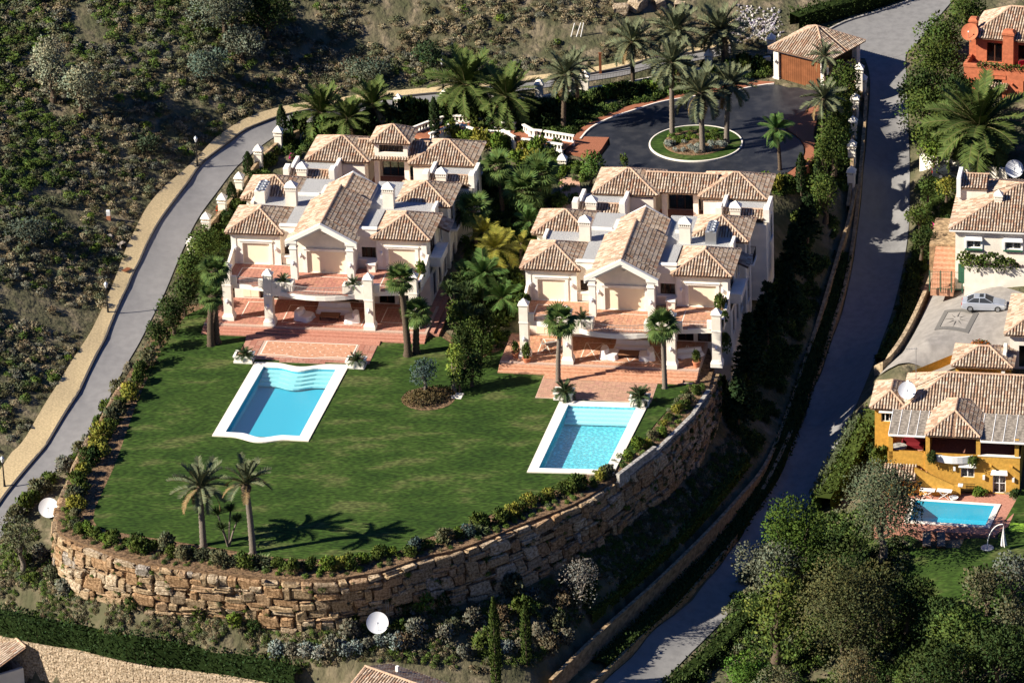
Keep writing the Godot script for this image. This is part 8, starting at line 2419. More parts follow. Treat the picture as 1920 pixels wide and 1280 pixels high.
func shrubs() -> void:
	# planting along the rim of the stone wall, walked from left to right
	var zones := [
		["on the lawn's left rim beside the lane", flat(-0.1, [-36.55, 4.50, -37.43, 9.25, -38.30, 13.91, -39.20, 18.48, -40.07, 23.31, -40.83, 28.50, -41.29, 32.85]), ["green", "olive", "green", "yellow", "dark", "yellow"], 17, 0.95],
		["on the rim above the wall's left bend", flat(-0.1, [-41.15, 35.03, -39.74, 37.83, -37.43, 39.61, -35.39, 41.15]), ["green", "olive", "bright", "green", "dry"], 10, 0.7],
		["on the rim before the two date palms", flat(-0.1, [-35.14, 41.38, -32.15, 42.89, -29.20, 43.97, -26.27, 45.04, -23.84, 45.66]), ["green", "dark", "olive", "green"], 14, 0.85],
		["on the rim right of the date palms", flat(-0.1, [-22.87, 45.74, -19.96, 47.01, -17.08, 47.04, -14.21, 46.25]), ["yellow", "bright", "green", "olive"], 11, 0.8],
		["on the rim below the lawn's middle", flat(-0.1, [-13.73, 45.87, -11.33, 45.03, -8.44, 43.60, -5.53, 41.75, -2.59, 39.34]), ["dark", "blue", "green", "bright", "olive"], 16, 0.75],
		["on the rim left of the right pool's corner", flat(-0.1, [-2.10, 38.85, 0.88, 36.42, 3.88, 33.96, 6.40, 32.20, 8.44, 30.50]), ["green", "yellow", "green", "bright", "olive"], 13, 0.8],
		["on the rim beside the right pool", flat(-0.1, [10.81, 26.80, 12.44, 23.77, 14.36, 20.27, 16.05, 16.70, 17.48, 13.76]), ["yellow", "green", "bright", "olive"], 11, 0.62]]
	for z in zones:
		var line := resample(smooth(z[1], 0.5), z[3])
		for k in line.size():
			var kind: String = z[2][rng.randi() % z[2].size()]
			var r: float = z[4] * rng.randf_range(0.7, 1.25)
			var off := Vector3(rng.randf_range(-0.45, 0.45), 0, rng.randf_range(-0.5, 0.5))
			var looks := {"green": "leafy green", "dark": "dark green", "olive": "olive green", "yellow": "yellowish", "bright": "bright green", "dry": "dry brown", "blue": "blue-green"}
			shrub(kind, "%s %s shrub %s, from the left" % [nth("rim" + z[0] + kind), looks[kind], z[0]], line[k] + off + Vector3(0, 0.22, 0), r, r * rng.randf_range(0.9, 1.5), "shrubs along the lawn's rim")
	for e in [["pale variegated flax clump right of the right date palm", Vector3(-23.26, -0.10, 45.71), 1.6], ["pale flax clump on the rim below the lawn's middle", Vector3(-3.68, -0.10, 40.85), 1.3], ["spiky clump at the lower right corner of the right pool", Vector3(7.84, -0.10, 30.56), 1.0]]:
		shrub("flax", e[0], e[1], e[2], e[2], "flax clumps on the rim", "flax_clump", "flax")
	# mound on the lawn
	var mo := thing("shrub_mound", "low brown-green mound of shrubs under the small olive on the lawn", "shrub", Vector3(-8.69, 0.00, 12.60))
	var mb := MB.new()
	foliage(mb, [[Vector3(0, 0.2, 0), Vector3(1.9, 0.55, 1.7)], [Vector3(1.3, 0.2, -0.8), Vector3(1.6, 0.5, 1.4)], [Vector3(-0.6, 0.2, 0.3), Vector3(1.3, 0.5, 1.2)]], 2200, 0.2, Color(0.095, 0.075, 0.035))
	part("foliage", mb.mesh(M.leaf), mo)
	var ms := MB.new()
	ms.lathe([Vector2(2.6, 0.012), Vector2(0, 0.02)], Vector3(0.4, 0, -0.3), 24)
	part("soil_bed", ms.mesh(M.soil), mo)
	# flanking greenery: groups of shrubs, each walked from the top of the picture down
	var beds := [
		["between the two villas", [], ["green", "dark", "bright", "green", "dark"], 1.25],
		["behind the left villa below the fence", [], ["dark", "green", "dark"], 1.5],
		["along the fence left of the driveway", [], ["green", "dark", "bright", "green"], 1.2],
		["beside the red garden stair", [], ["yellow", "bright", "green"], 1.1],
		["at the right end of the driveway", [], ["green", "yellow", "bright", "dark"], 1.15],
		["along the lane wall beside the left villa", [], ["green", "dark", "green"], 1.0],
		["in the dark strip beside the right villa", [], ["dark", "dark", "green"], 1.2],
		["at the foot of the stone wall", [], ["dark", "green", "bright"], 1.0],
		["on the sunny bank below the stone wall", [], ["grey", "olive", "grey", "brown", "green"], 1.0],
		["in the silvery row above the bottom hedge", [], ["silver", "grey", "silver"], 0.85],
		["on the bank left of the stone wall", [], ["green", "olive", "green", "grey"], 0.95],
		["by the foot of the yellow house's hedge", [], ["dark", "green"], 1.1]]
	var looks2 := {"green": "green", "dark": "dark green", "bright": "bright green", "yellow": "yellowish", "grey": "grey", "olive": "olive green", "brown": "brown", "silver": "silvery", "blue": "blue-green"}
	var spots := bed_spots()
	for i in beds.size():
		var b: Array = beds[i]
		var order := []
		for k in spots[i].size(): order.append(k)
		order.sort_custom(func(x, y): return spots[i][x].z < spots[i][y].z)
		for k in order:
			var kind: String = b[2][k % b[2].size()]
			var r: float = b[3] * rng.randf_range(0.75, 1.25)
			shrub(kind, "%s %s shrub %s, from the back" % [nth(b[0] + kind), looks2[kind], b[0]], on(spots[i][k]), r, r * rng.randf_range(1.0, 1.6), "shrubs " + b[0])
	tree("bare_shrub", "large grey bare-twigged shrub near the brown roadside wall", "shrub", Vector3(5.18, -8.26, 40.72), 5.24, 2.1, Color(0.17, 0.155, 0.13), {"leaf": 0.2, "dense": 0.35, "crown": 0.95, "lobes": 12, "pale": true})
	tree("olive_tree", "small gnarled olive at the left picture edge below the lane", "olive tree", Vector3(-46.11, -5.23, 35.10), 5.94, 1.9, GREENS["olive"], {"leaf": 0.24, "dense": 0.6, "pale": true, "lobes": 9})
	# hedges on the right
	hedge("tall green hedge beside the shaded road left of the yellow house", laid([34.86, 10.17, 33.70, 11.50, 32.05, 13.86, 30.34, 17.20, 29.27, 19.78]), 1.8, 2.3, GREENS["green"], 0.4, 0.3)
	hedge("paler clipped hedge on the road side of the tall green one", laid([33.44, 8.36, 32.36, 10.05, 30.88, 12.26, 29.62, 15.20, 28.64, 17.90]), 1.0, 1.6, Color(0.10, 0.12, 0.06), 0.4, 0.26)
	hedge("dark clipped hedge along the sunlit end of the road", laid([22.17, 34.59, 20.22, 37.82, 17.52, 41.86, 14.62, 45.77, 11.74, 50.29]), 1.7, 1.5, GREENS["dark"], 0.4, 0.28)
	hedge("clipped dark hedge along the far edge of the road junction", laid([32.61, -66.32, 35.09, -67.87, 38.17, -69.34, 41.91, -71.43, 45.75, -74.33]), 2.2, 1.9, GREENS["dark"], 0.3, 0.32)
	hedge("dark ivy strip between the shaded road and the court wall", laid([41.93, -23.11, 41.30, -18.05, 40.09, -12.01, 38.63, -6.47, 36.78, -1.90]), 1.6, 0.7, GREENS["dark"], 0.3, 0.28)
	hedge("dark creeping cover below the brown roadside wall", laid([6.90, 44.87, 11.06, 38.67, 15.64, 31.20, 20.23, 22.91, 23.68, 15.25, 26.25, 7.94, 28.80, -2.13, 31.01, -10.20, 33.11, -18.38, 34.63, -25.04]), 1.7, 0.6, GREENS["dark"], 0.5, 0.28)
	# flowers
	for e in [["pink bougainvillea above the cream house's stair", Vector3(44.88, -2.05, -26.86), 1.22, Color(0.55, 0.02, 0.17), 0.9], ["orange flowering bush beside the garage wall", Vector3(46.21, -2.27, 2.81), 1.62, Color(0.62, 0.13, 0.01), 1.3], ["red flowering bush by the lane pier left of the left villa", Vector3(-29.92, 1.91, -29.68), 1.16, Color(0.45, 0.04, 0.02), 0.6], ["pink flowering bush at the left villa's back corner", Vector3(-22.58, 3.15, -40.90), 0.74, Color(0.42, 0.02, 0.16), 0.5]]:
		tree("flowering_bush", e[0], "flowering bush", e[1], e[2], e[4], GREENS["green"], {"leaf": 0.22, "crown": 0.95, "tint": e[3], "share": 0.45, "lobes": 8, "dense": 1.2}, "flowering bushes")

func bed_spots() -> Array:
	return [
		laid([-2.43, -31.96, -1.35, -30.11, 0.06, -30.81, -2.83, -24.36, -1.50, -22.04, 0.10, -19.53, 0.33, -17.37, -0.77, -16.61, -3.50, -16.10, -3.01, -12.84, -1.71, -9.25, 0.20, -10.53, 0.97, -8.77, -0.41, -6.85, -2.31, -4.94, -1.26, -3.71, -4.17, -5.19, -3.46, 2.26, -4.23, 0.47, -3.75, 5.14, -4.54, 6.29, -2.90, -0.55, -4.82, 8.67]),
		laid([-22.00, -46.25, -18.53, -44.54, -14.53, -43.87, -11.68, -45.03, -10.54, -48.28, -8.82, -49.49, -6.53, -47.78, -3.11, -45.90, -1.41, -44.34, 0.86, -44.09, 3.17, -45.29, 4.57, -44.45, -10.54, -46.15, -5.37, -49.07, -13.98, -47.34]),
		laid([4.94, -48.01, 5.76, -46.52, 6.70, -49.27, 7.80, -47.79, 9.30, -49.77, 10.21, -51.07, 11.38, -51.68, 12.57, -52.55, 13.70, -51.99, 15.18, -52.89, 16.65, -53.53, 17.87, -54.71, 19.61, -54.79, 21.36, -54.97, 23.14, -55.65, 24.93, -56.46, 26.70, -56.89, 28.17, -57.11, 22.68, -57.79, 20.33, -57.39]),
		laid([-2.32, -40.47, -0.91, -39.54, 0.51, -39.94, 1.89, -38.31, 3.57, -37.37, 4.66, -35.89, 2.95, -34.86, 1.28, -35.80, 5.27, -37.83, -5.41, -43.56, -3.71, -42.40]),
		laid([36.44, -51.10, 37.13, -48.94, 36.27, -45.37, 35.61, -42.80, 36.24, -41.41, 34.56, -37.99, 34.95, -35.76, 33.15, -34.25, 33.93, -33.57, 32.16, -32.17, 30.48, -28.02, 32.95, -31.71, 29.36, -27.92, 27.94, -27.30, 26.85, -27.58, 34.78, -33.62]),
		laid([-30.19, -25.80, -29.15, -27.92, -28.40, -30.62, -27.64, -33.21, -26.61, -36.35, -25.29, -40.28, -24.49, -42.51, -23.10, -44.05, -29.32, -24.66, -30.39, -23.48]),
		laid([23.46, -5.29, 25.04, -9.10, 26.58, -11.85, 27.70, -16.36, 28.80, -20.41, 30.24, -25.18, 32.08, -27.60, 24.32, -2.40, 26.11, -9.22, 29.85, -20.01, 21.65, 2.42, 22.84, 0.02, 20.65, 6.25, 20.20, 5.22]),
		laid([-11.07, 46.01, -10.10, 45.43, -9.14, 45.27, -7.69, 44.75, -15.41, 47.30, -10.57, 44.39, -35.39, 42.92, -29.02, 44.55, -26.07, 45.92, -24.14, 46.26]),
		laid([-4.84, 45.94, -6.30, 46.97, -7.04, 47.84, -1.94, 45.02, 0.02, 43.79, 1.40, 45.21, 3.15, 43.38, 3.82, 44.41, 2.32, 45.97, -3.95, 48.45, -5.41, 49.40, 4.95, 40.42, 4.28, 39.45, 3.47, 41.34, 5.96, 39.39, 1.05, 41.92, -0.88, 41.99, -9.68, 47.92, -10.66, 48.98, -11.01, 47.83, -15.91, 48.39]),
		laid([-22.25, 48.28, -21.03, 48.83, -19.80, 49.20, -18.59, 49.68, -17.38, 49.64, -16.18, 49.81, -15.07, 49.40, -14.01, 49.08, -12.81, 48.90, -11.61, 49.06, -10.18, 49.03, -3.70, 48.16, -1.79, 48.08, -0.58, 47.56]),
		laid([-44.67, 20.29, -45.32, 22.03, -46.00, 23.31, -43.26, 18.25, -46.68, 24.56, -47.33, 26.22, -47.94, 28.29, -44.83, 33.27, -46.02, 34.18, -43.37, 36.81, -47.37, 32.84, -42.01, 38.97, -45.14, 36.50, -41.86, 15.81, -40.29, 11.41, -41.18, 14.07, -39.40, 8.65, -38.54, 5.17, -42.30, 17.09, -37.65, 1.82]),
		laid([34.72, 12.93, 35.34, 14.80, 35.79, 12.59, 36.98, 16.56, 34.85, 11.51, 36.21, 7.79])]

func wild_cover() -> void:
	# scrub over the hillside: too many to count
	var spots := []
	var edge := xz(smooth(laid([-58.30, 32.82, -49.39, 17.73, -48.54, 15.14, -47.31, 12.67, -43.50, -0.86, -41.25, -10.01, -39.73, -19.31, -38.91, -24.08, -37.43, -30.39, -35.19, -36.38, -32.83, -40.85, -30.70, -45.18, -28.44, -48.14, -26.16, -50.44, -23.90, -52.03, -19.80, -54.08, -15.19, -55.51, -11.12, -56.05, -7.05, -56.53, -2.39, -57.01, 1.53, -57.91, 5.42, -59.54, 7.90, -60.31, 9.48, -63.32, 11.99, -67.10, 15.68, -70.38, 19.44, -74.07, 22.30, -82.56]), 2.0))
	var poly := PackedVector2Array(edge)
	poly.append_array([Vector2(20, -200), Vector2(-130, -200), Vector2(-130, 40)])
	var f := FastNoiseLite.new(); f.seed = 5; f.frequency = 0.035
	var g := FastNoiseLite.new(); g.seed = 8; g.frequency = 0.09
	for k in 70000:
		var p := Vector3(rng.randf_range(-100, 25), 0, rng.randf_range(-150, 40))
		if p.z < -105 and rng.randf() < 0.5: continue
		var q := Vector2(p.x, p.z)
		if not Geometry2D.is_point_in_polygon(q, poly): continue
		var d := 1e9
		for j in range(0, edge.size(), 2): d = minf(d, edge[j].distance_to(q))
		var n := f.get_noise_2dv(q); var m := g.get_noise_2dv(q)
		if m < -0.28 and d < 30: continue
		var kind := "olive"
		var a: float = n + 0.009 * (d - 14.0) + rng.randf_range(-0.25, 0.25)
		if a < -0.20: kind = "grass" if rng.randf() < 0.45 else ["dry", "olive"][rng.randi() % 2]
		elif a < -0.02: kind = ["brown", "dry", "grey", "olive"][rng.randi() % 4]
		elif a < 0.18: kind = ["olive", "grey", "green", "olive"][rng.randi() % 4]
		elif a < 0.42: kind = ["green", "olive", "olive", "green"][rng.randi() % 4]
		else: kind = ["dark", "green", "olive"][rng.randi() % 3]
		if rng.randf() < 0.02: kind = "bright"
		var r: float = rng.randf_range(0.32, 0.72) + clampf(d * 0.02, 0, 0.75) * pow(rng.randf(), 2.0)
		if kind == "grass": r *= 0.8
		spots.append([on(p, -0.1), r, r * rng.randf_range(0.5, 0.95), kind])
	scatter("hillside_scrub", "wild %s scrub covering the hillside", [], spots)
	# rough verges and banks
	var banks := [
		[xz(laid([-42.61, 36.87, -35.88, 42.61, -26.06, 45.69, -18.29, 48.08, -12.53, 46.87, -4.79, 43.97, 1.07, 41.32, 8.76, 31.58, 13.51, 25.37, 17.41, 18.12, 22.15, 7.09, 22.35, 11.97, 18.83, 19.53, 15.46, 25.81, 11.12, 32.82, 6.41, 39.96, 3.82, 44.41, 0.80, 48.60, -4.02, 50.77, -10.69, 50.39, -20.34, 50.35, -28.10, 47.30, -37.92, 43.81, -45.09, 39.59, -48.16, 37.38, -48.64, 29.09, -45.72, 27.71])), 8200, ["grass", "olive", "green", "dry", "brown", "green", "olive"], 0.16, 0.44, "low %s growth on the bank below the stone wall"],
		[xz(laid([19.10, 6.19, 20.46, 0.46, 23.46, -5.29, 26.68, -13.19, 29.55, -23.21, 32.25, -29.82, 35.85, -33.10, 34.68, -29.07, 32.82, -23.07, 30.51, -14.34, 28.37, -7.31, 26.20, 0.93, 23.44, 11.03, 21.45, 10.00])), 900, ["dark", "dark", "green"], 0.3, 0.7, "%s undergrowth in the strip right of the right villa"],
		[xz(laid([-5.04, -24.73, -2.69, -33.71, 6.37, -37.00, 9.00, -31.48, 7.16, -26.08, 3.75, -22.75, 1.96, -16.95, 0.97, -8.77, -0.81, 0.77, -4.28, 6.31, -5.54, 0.35, -4.66, -9.70, -4.02, -18.27])), 800, ["dark", "green", "bright"], 0.3, 0.7, "%s undergrowth between the two villas"],
		[xz(laid([-22.00, -46.25, -17.45, -49.27, -10.55, -50.39, -2.48, -50.80, 3.88, -51.53, 9.11, -52.97, 17.33, -55.65, 29.15, -58.72, 28.98, -56.05, 20.65, -52.49, 13.60, -49.51, 8.86, -44.82, 6.47, -40.57, -2.56, -43.82, -9.39, -45.93, -19.68, -44.87])), 1300, ["dark", "green", "dark"], 0.3, 0.75, "%s undergrowth along the fence behind the villas"],
		[xz(laid([36.48, -51.67, 38.21, -50.92, 37.10, -41.59, 36.20, -33.28, 30.41, -27.22, 27.04, -26.36, 29.95, -28.33, 32.71, -35.78, 33.81, -42.99])), 500, ["green", "dark", "bright"], 0.3, 0.6, "%s undergrowth right of the driveway"],
		[xz(laid([-32.44, -19.49, -30.46, -25.81, -26.87, -35.79, -23.11, -44.64, -19.69, -45.36, -21.89, -40.71, -25.24, -37.94, -28.32, -27.88, -29.23, -21.49, -30.28, -12.55, -32.53, -8.27, -35.00, -3.34])), 500, ["dark", "green"], 0.3, 0.7, "%s undergrowth left of the left villa"],
		[xz(laid([21.26, 29.06, 25.22, 22.67, 30.05, 19.68, 34.40, 22.63, 36.07, 32.24, 34.93, 39.41, 37.70, 46.32, 42.02, 46.69, 47.69, 43.70, 47.38, 58.78, 12.70, 50.43, 16.99, 42.48])), 1700, ["dark", "dark", "green", "olive"], 0.4, 0.9, "%s undergrowth in the bottom right woods"],
		[xz(laid([42.84, -29.97, 44.33, -34.00, 47.49, -32.00, 46.59, -28.47, 45.12, -24.75, 42.24, -20.50, 40.03, -11.27, 36.58, -2.61, 40.01, -17.16])), 300, ["dark", "green"], 0.3, 0.6, "%s undergrowth beside the car court"],
		[xz(laid([12.54, -66.26, 18.60, -69.45, 27.37, -67.54, 31.88, -64.28, 28.79, -62.03, 21.11, -61.18, 14.03, -59.84, 9.34, -59.43])), 260, ["grass", "brown", "dry", "olive"], 0.25, 0.5, "sparse %s weeds on the bare ground by the fence"]]
	for b in banks:
		var sp := []
		var box := Rect2(b[0][0], Vector2())
		for q in b[0]: box = box.expand(q)
		var tries := 0
		while sp.size() < b[1] and tries < b[1] * 6:
			tries += 1
			var q := Vector2(rng.randf_range(box.position.x, box.end.x), rng.randf_range(box.position.y, box.end.y))
			if not Geometry2D.is_point_in_polygon(q, b[0]): continue
			if g.get_noise_2dv(q * 1.7) < -0.22: continue
			var r: float = rng.randf_range(b[3], b[4])
			sp.append([Vector3(q.x, H(q.x, q.y) - 0.06, q.y), r, r * rng.randf_range(0.8, 1.4)])
		scatter("undergrowth", b[5], b[2], sp)
	var rimp := []
	for k in 900:
		var i := rng.randi() % lawn_rim.size()
		var p: Vector3 = lawn_rim[i]
		var c0 := Vector3(-12, 0, 5)
		var q := p.move_toward(c0, rng.randf_range(0.4, 2.3))
		var r: float = rng.randf_range(0.15, 0.38)
		rimp.append([Vector3(q.x, -0.1, q.z), r, r * rng.randf_range(0.7, 1.3)])
	scatter("rim_planting", "low %s planting on the bed round the lawn", ["green", "olive", "dark", "grass", "green", "bright"], rimp)
	# island planting
	var isl := []
	var c := Vector3(20.21, 4.40, -38.05)
	for k in 70:
		var a: float = rng.randf() * TAU; var r: float = sqrt(rng.randf()) * 3.3
		var silver: bool = sin(a) > 0.2 and r > 1.2
		isl.append([c + Vector3(cos(a) * r, 0.3, sin(a) * r), rng.randf_range(0.25, 0.5), rng.randf_range(0.25, 0.6), "silver" if silver else (["green", "bright", "dark"][rng.randi() % 3])])
	scatter("island_planting", "low %s planting on the round island", [], isl)

func lamp(label: String, at: Vector3, h: float) -> void:
	var o := thing("street_lamp", label, "street lamp", at, 0.0, "street lamps along the lane")
	var mb := MB.new()
	mb.lathe([Vector2(0.17, -0.3), Vector2(0.17, 0.15), Vector2(0.11, 0.3), Vector2(0.085, 0.9), Vector2(0.07, 1.0), Vector2(0.06, h - 0.75), Vector2(0.10, h - 0.7), Vector2(0.05, h - 0.62)], Vector3(), 8)
	part("post", mb.mesh(M.iron), o)
	var hd := MB.new()
	hd.lathe([Vector2(0.10, h - 0.62), Vector2(0.20, h - 0.25), Vector2(0.20, h - 0.22)], Vector3(), 6)
	part("lantern_glass", hd.mesh(M.dish), o)
	var cp := MB.new()
	cp.lathe([Vector2(0.24, h - 0.22), Vector2(0.12, h - 0.06), Vector2(0.04, h), Vector2(0.0, h + 0.08)], Vector3(), 6)
	part("lantern_cap", cp.mesh(M.steel_grey), o)

func small_things() -> void:
	lamp("black street lamp on the pavement at the bend, left of the left villa", Vector3(-32.57, 3.52, -39.11), 3.54)
	lamp("black street lamp on the pavement left of the lawn's corner", Vector3(-40.48, 0.44, -9.33), 3.52)
	lamp("black street lamp at the left picture edge", Vector3(-48.76, -3.46, 21.17), 3.40)
	lamp("black street lamp on the lane behind the broad palms", Vector3(-6.43, 4.66, -54.84), 3.86)
	var rp := thing("rusty_post", "rust-brown steel post standing on the pavement by the fence", "post", Vector3(10.78, 5.03, -57.42))
	bar(rp, "shaft", Vector3(-0.14, -0.3, -0.1), Vector3(0.14, 2.4, 0.1), M.rust); bar(rp, "cap_plate", Vector3(-0.18, 2.4, -0.14), Vector3(0.18, 2.44, 0.14), M.rust)
	var mh := thing("manhole_cover", "rust-coloured square cover in the pavement beside the lane", "manhole cover", on(Vector3(-39.18, 1.33, -17.71), 0.27), 0.9)
	bar(mh, "frame", Vector3(-0.5, 0, -0.5), Vector3(0.5, 0.012, 0.5), M.rust); bar(mh, "lid", Vector3(-0.42, 0.012, -0.42), Vector3(0.42, 0.022, 0.42), M.rust)
	var mk := thing("boundary_marker", "white and brick marker post standing in the hillside scrub", "post", Vector3(-41.18, 3.73, -25.74))
	bar(mk, "brick_base", Vector3(-0.2, -0.3, -0.2), Vector3(0.2, 0.4, 0.2), M.clay); bar(mk, "white_top", Vector3(-0.19, 0.4, -0.19), Vector3(0.19, 0.95, 0.19), M.white, 0.05)
	dish("white satellite dish on the bank at the wall's left bend", Vector3(-44.20, -4.07, 26.04), 0.95, null, 0.3)
	dish("white satellite dish at the foot of the stone wall, centre bottom", Vector3(-13.13, -6.22, 48.33) + Vector3(0, 0.5, 0), 1.0, null, 0.7).rotation.y = 0.15
	dish("white satellite dish on a post behind the cream house", Vector3(52.79, 3.40, -28.56), 0.95, null, 1.0)
	# lattice aerial mast by the lower dish
	var am := thing("aerial_mast", "slim lattice aerial mast beside the lower satellite dish", "mast", Vector3(-12.20, -5.71, 47.33))
	var mb := MB.new()
	for a in 3:
		var o := Vector3(cos(TAU * a / 3), 0, sin(TAU * a / 3)) * 0.14
		mb.tube([o - Vector3(0, 0.3, 0), o + Vector3(0, 2.4, 0), Vector3(0, 3.4, 0)], [0.018, 0.018, 0.012], 4)
	for k in 9:
		for a in 3:
			var o := Vector3(cos(TAU * a / 3), 0, sin(TAU * a / 3)) * 0.14; var e := Vector3(cos(TAU * (a + 1) / 3), 0, sin(TAU * (a + 1) / 3)) * 0.14
			mb.tube([o + Vector3(0, 0.26 * k, 0), e + Vector3(0, 0.26 * (k + 1), 0)], [0.01, 0.01], 3)
	part("lattice", mb.mesh(M.steel_grey), am)
	bar(am, "red_band", Vector3(-0.16, 0.1, -0.16), Vector3(0.16, 0.4, 0.16), M.rust)
	# white rods and rubble on the bare ground
	var rd := thing("white_rods", "white rods stuck in the rough ground above the fence", "rods", Vector3(8.35, 6.79, -64.36))
	for e in [[-0.6, 0.5], [0.0, 0.6], [0.5, 0.4]]:
		var rm := MB.new()
		rm.tube([Vector3(e[0], -0.2, 0), Vector3(e[0] + e[1], 1.5, -0.2)], [0.05, 0.05], 5)
		part("rod", rm.mesh(M.white), rd)
	var dbr := MB.new()
	for q in laid([26.39, -65.94, 27.23, -65.19, 28.03, -66.70, 28.75, -65.96, 29.73, -67.38, 26.58, -64.32, 25.56, -64.99, 28.95, -64.53, 30.34, -65.98, 28.03, -68.60, 27.18, -69.10, 30.29, -68.68, 27.59, -66.27, 28.29, -65.19, 26.13, -66.48, 29.44, -66.51, 29.88, -65.20]):
		for k in 34:
			var p: Vector3 = q + Vector3(rng.randf_range(-1.0, 1.0), 0, rng.randf_range(-1.6, 1.6))
			var c: float = rng.randf_range(0.12, 0.62)
			dbr.col = Color(c, c * rng.randf_range(0.85, 1.0), c * rng.randf_range(0.75, 1.05))
			var s: float = rng.randf_range(0.04, 0.15)
			dbr.box(Vector3(-s, -s, -s * 0.6), Vector3(s, s * 0.6, s * 0.6), Transform3D(Basis(rdir(), rng.randf() * TAU), on(p, 0.1)))
	var dm := mat("debris", Color(1, 1, 1), 0.9)
	var db := MeshInstance3D.new()
	db.name = numbered("rubble"); db.mesh = dbr.mesh(dm); add_child(db)
	stuffed(db, "scattered white rubble and litter behind the gatehouse"); db.set_meta("category", "rubble")
	var i := 0
	for e in [["pale ochre boulder heap edge at the top, leftmost", Vector3(13.54, 7.72, -68.91), 1.3], ["pale ochre boulder at the top above the palms", Vector3(15.37, 7.86, -70.00), 1.6], ["pale ochre boulder right of the largest at the top", Vector3(17.76, 7.76, -70.34), 1.3], ["pale boulder above the fence palms, right of the heap", Vector3(20.11, 7.52, -70.05), 1.0], ["pale rock on the hillside beside the lane, low left", Vector3(-39.67, 2.30, -21.74), 0.7], ["small pale rock on the hillside above the manhole cover", Vector3(-40.94, 2.95, -22.71), 0.45]]:
		var b := thing("boulder", e[0], "boulder", e[1], float(i), "pale boulders")
		var bm := part("rock", rock_mesh(i), b, Transform3D(Basis().scaled_local(Vector3(e[2] * 1.3, e[2] * 0.9, e[2])), Vector3(0, e[2] * 0.2, 0)))
		bm.material_override = M.stone_c if i < 4 else M.stone_e
		i += 1
	# slab on the lawn
	var sl := thing("access_slab", "white access slab set in the lawn beside the clump", "slab", Vector3(-5.50, 0.00, 11.94), deg_to_rad(-14))
	bar(sl, "slab", Vector3(-0.55, 0, -0.62), Vector3(0.55, 0.05, 0.62), M.stone_white, 0.01)
	# planters at the pools
	for e in [["white planter box at the left end of the left pool", Vector3(-26.39, 0.00, 2.07), 1.0], ["white planter box at the right end of the left pool", Vector3(-15.33, 0.00, 4.30), 1.0], ["white planter box left of the right pool", Vector3(4.82, 0.00, 13.20), 1.0], ["white planter box right of the right pool", Vector3(12.04, 0.00, 15.14), 1.0]]:
		var pb := thing("planter_box", e[0], "planter", e[1], deg_to_rad(-11), "white poolside planters")
		var m2 := MB.new()
		m2.box(Vector3(-0.95, 0, -0.7), Vector3(0.95, 0.18, 0.7)); m2.box(Vector3(-0.88, 0.18, -0.63), Vector3(0.88, 0.62, 0.63))
		part("box", m2.mesh(M.trim), pb)
		var m3 := MB.new()
		m3.box(Vector3(-0.98, 0.62, -0.73), Vector3(0.98, 0.78, -0.5)); m3.box(Vector3(-0.98, 0.62, 0.5), Vector3(0.98, 0.78, 0.73)); m3.box(Vector3(-0.98, 0.62, -0.5), Vector3(-0.75, 0.78, 0.5)); m3.box(Vector3(0.75, 0.62, -0.5), Vector3(0.98, 0.78, 0.5))
		part("rim", m3.mesh(M.trim), pb)
		bar(pb, "soil", Vector3(-0.74, 0.621, -0.49), Vector3(0.74, 0.70, 0.49), M.soil)
	# covered terrace furniture, in the villas' own axes
	for s in 2:
		var v := villa_l if s == 0 else villa_r
		var w := "the left villa's terrace" if s == 0 else "the right villa's terrace"
		covered("armchair", "white-covered armchair on the left of the seating group on " + w, "armchair", v, Vector3(7.5, 0.61, -0.75) if s == 0 else Vector3(8.2, 0.61, -0.8), 1.3 + 0.25 * s, Vector3(1.6, 0.9, 1.75))
		covered("armchair", "white-covered armchair on the right of the seating group on " + w, "armchair", v, Vector3(12.4, 0.61, -0.7) if s == 0 else Vector3(11.9, 0.61, -0.8), -1.35, Vector3(1.5, 0.9, 1.5))
		covered("sofa", "white-covered long sofa behind the low table on " + w, "sofa", v, Vector3(10.2, 0.61, -2.5), 0.0, Vector3(3.4, 0.95, 1.2))
		var tb := thing("low_table", "low dark wooden table before the covered sofa on " + w, "coffee table", local(v, Vector3(10.1, 0.61, -0.95)), v.rotation.y, "low terrace tables")
		bar(tb, "top", Vector3(-1.0, 0.36, -0.55), Vector3(1.0, 0.44, 0.55), mat("table_wood%d" % s, lin(0.22, 0.11, 0.06), 0.6), 0.01)
		for x in [-0.95, 0.85]:
			for z in [-0.5, 0.4]: bar(tb, "leg", Vector3(x, 0, z), Vector3(x + 0.1, 0.36, z + 0.1), M.wood)
		# air conditioner bank on the roof
		var x := 0.9 if s == 0 else 16.8
		var ac := thing("air_conditioner", "cream-cased air conditioner bank with fans on the left villa's roof" if s == 0 else "grey metal air conditioner bank with fans on the right villa's roof", "air conditioner", local(v, Vector3(x, 7.605, -13.0)), v.rotation.y, "rooftop air conditioners")
		bar(ac, "casing", Vector3(-0.55, 0.0, -1.35), Vector3(0.55, 1.85, 1.35), M.stucco if s == 0 else M.steel_grey, 0.03)
		for k in 4:
			var fm := MB.new()
			fm.lathe([Vector2(0.40, 0.0), Vector2(0.40, 0.12), Vector2(0.34, 0.12), Vector2(0.30, 0.04), Vector2(0.1, 0.03), Vector2(0.0, 0.10)], Vector3(), 16)
			part("fan", fm.mesh(M.steel_grey), ac, Transform3D(Basis(), Vector3(0, 1.852, -1.0 + 0.66 * k)))
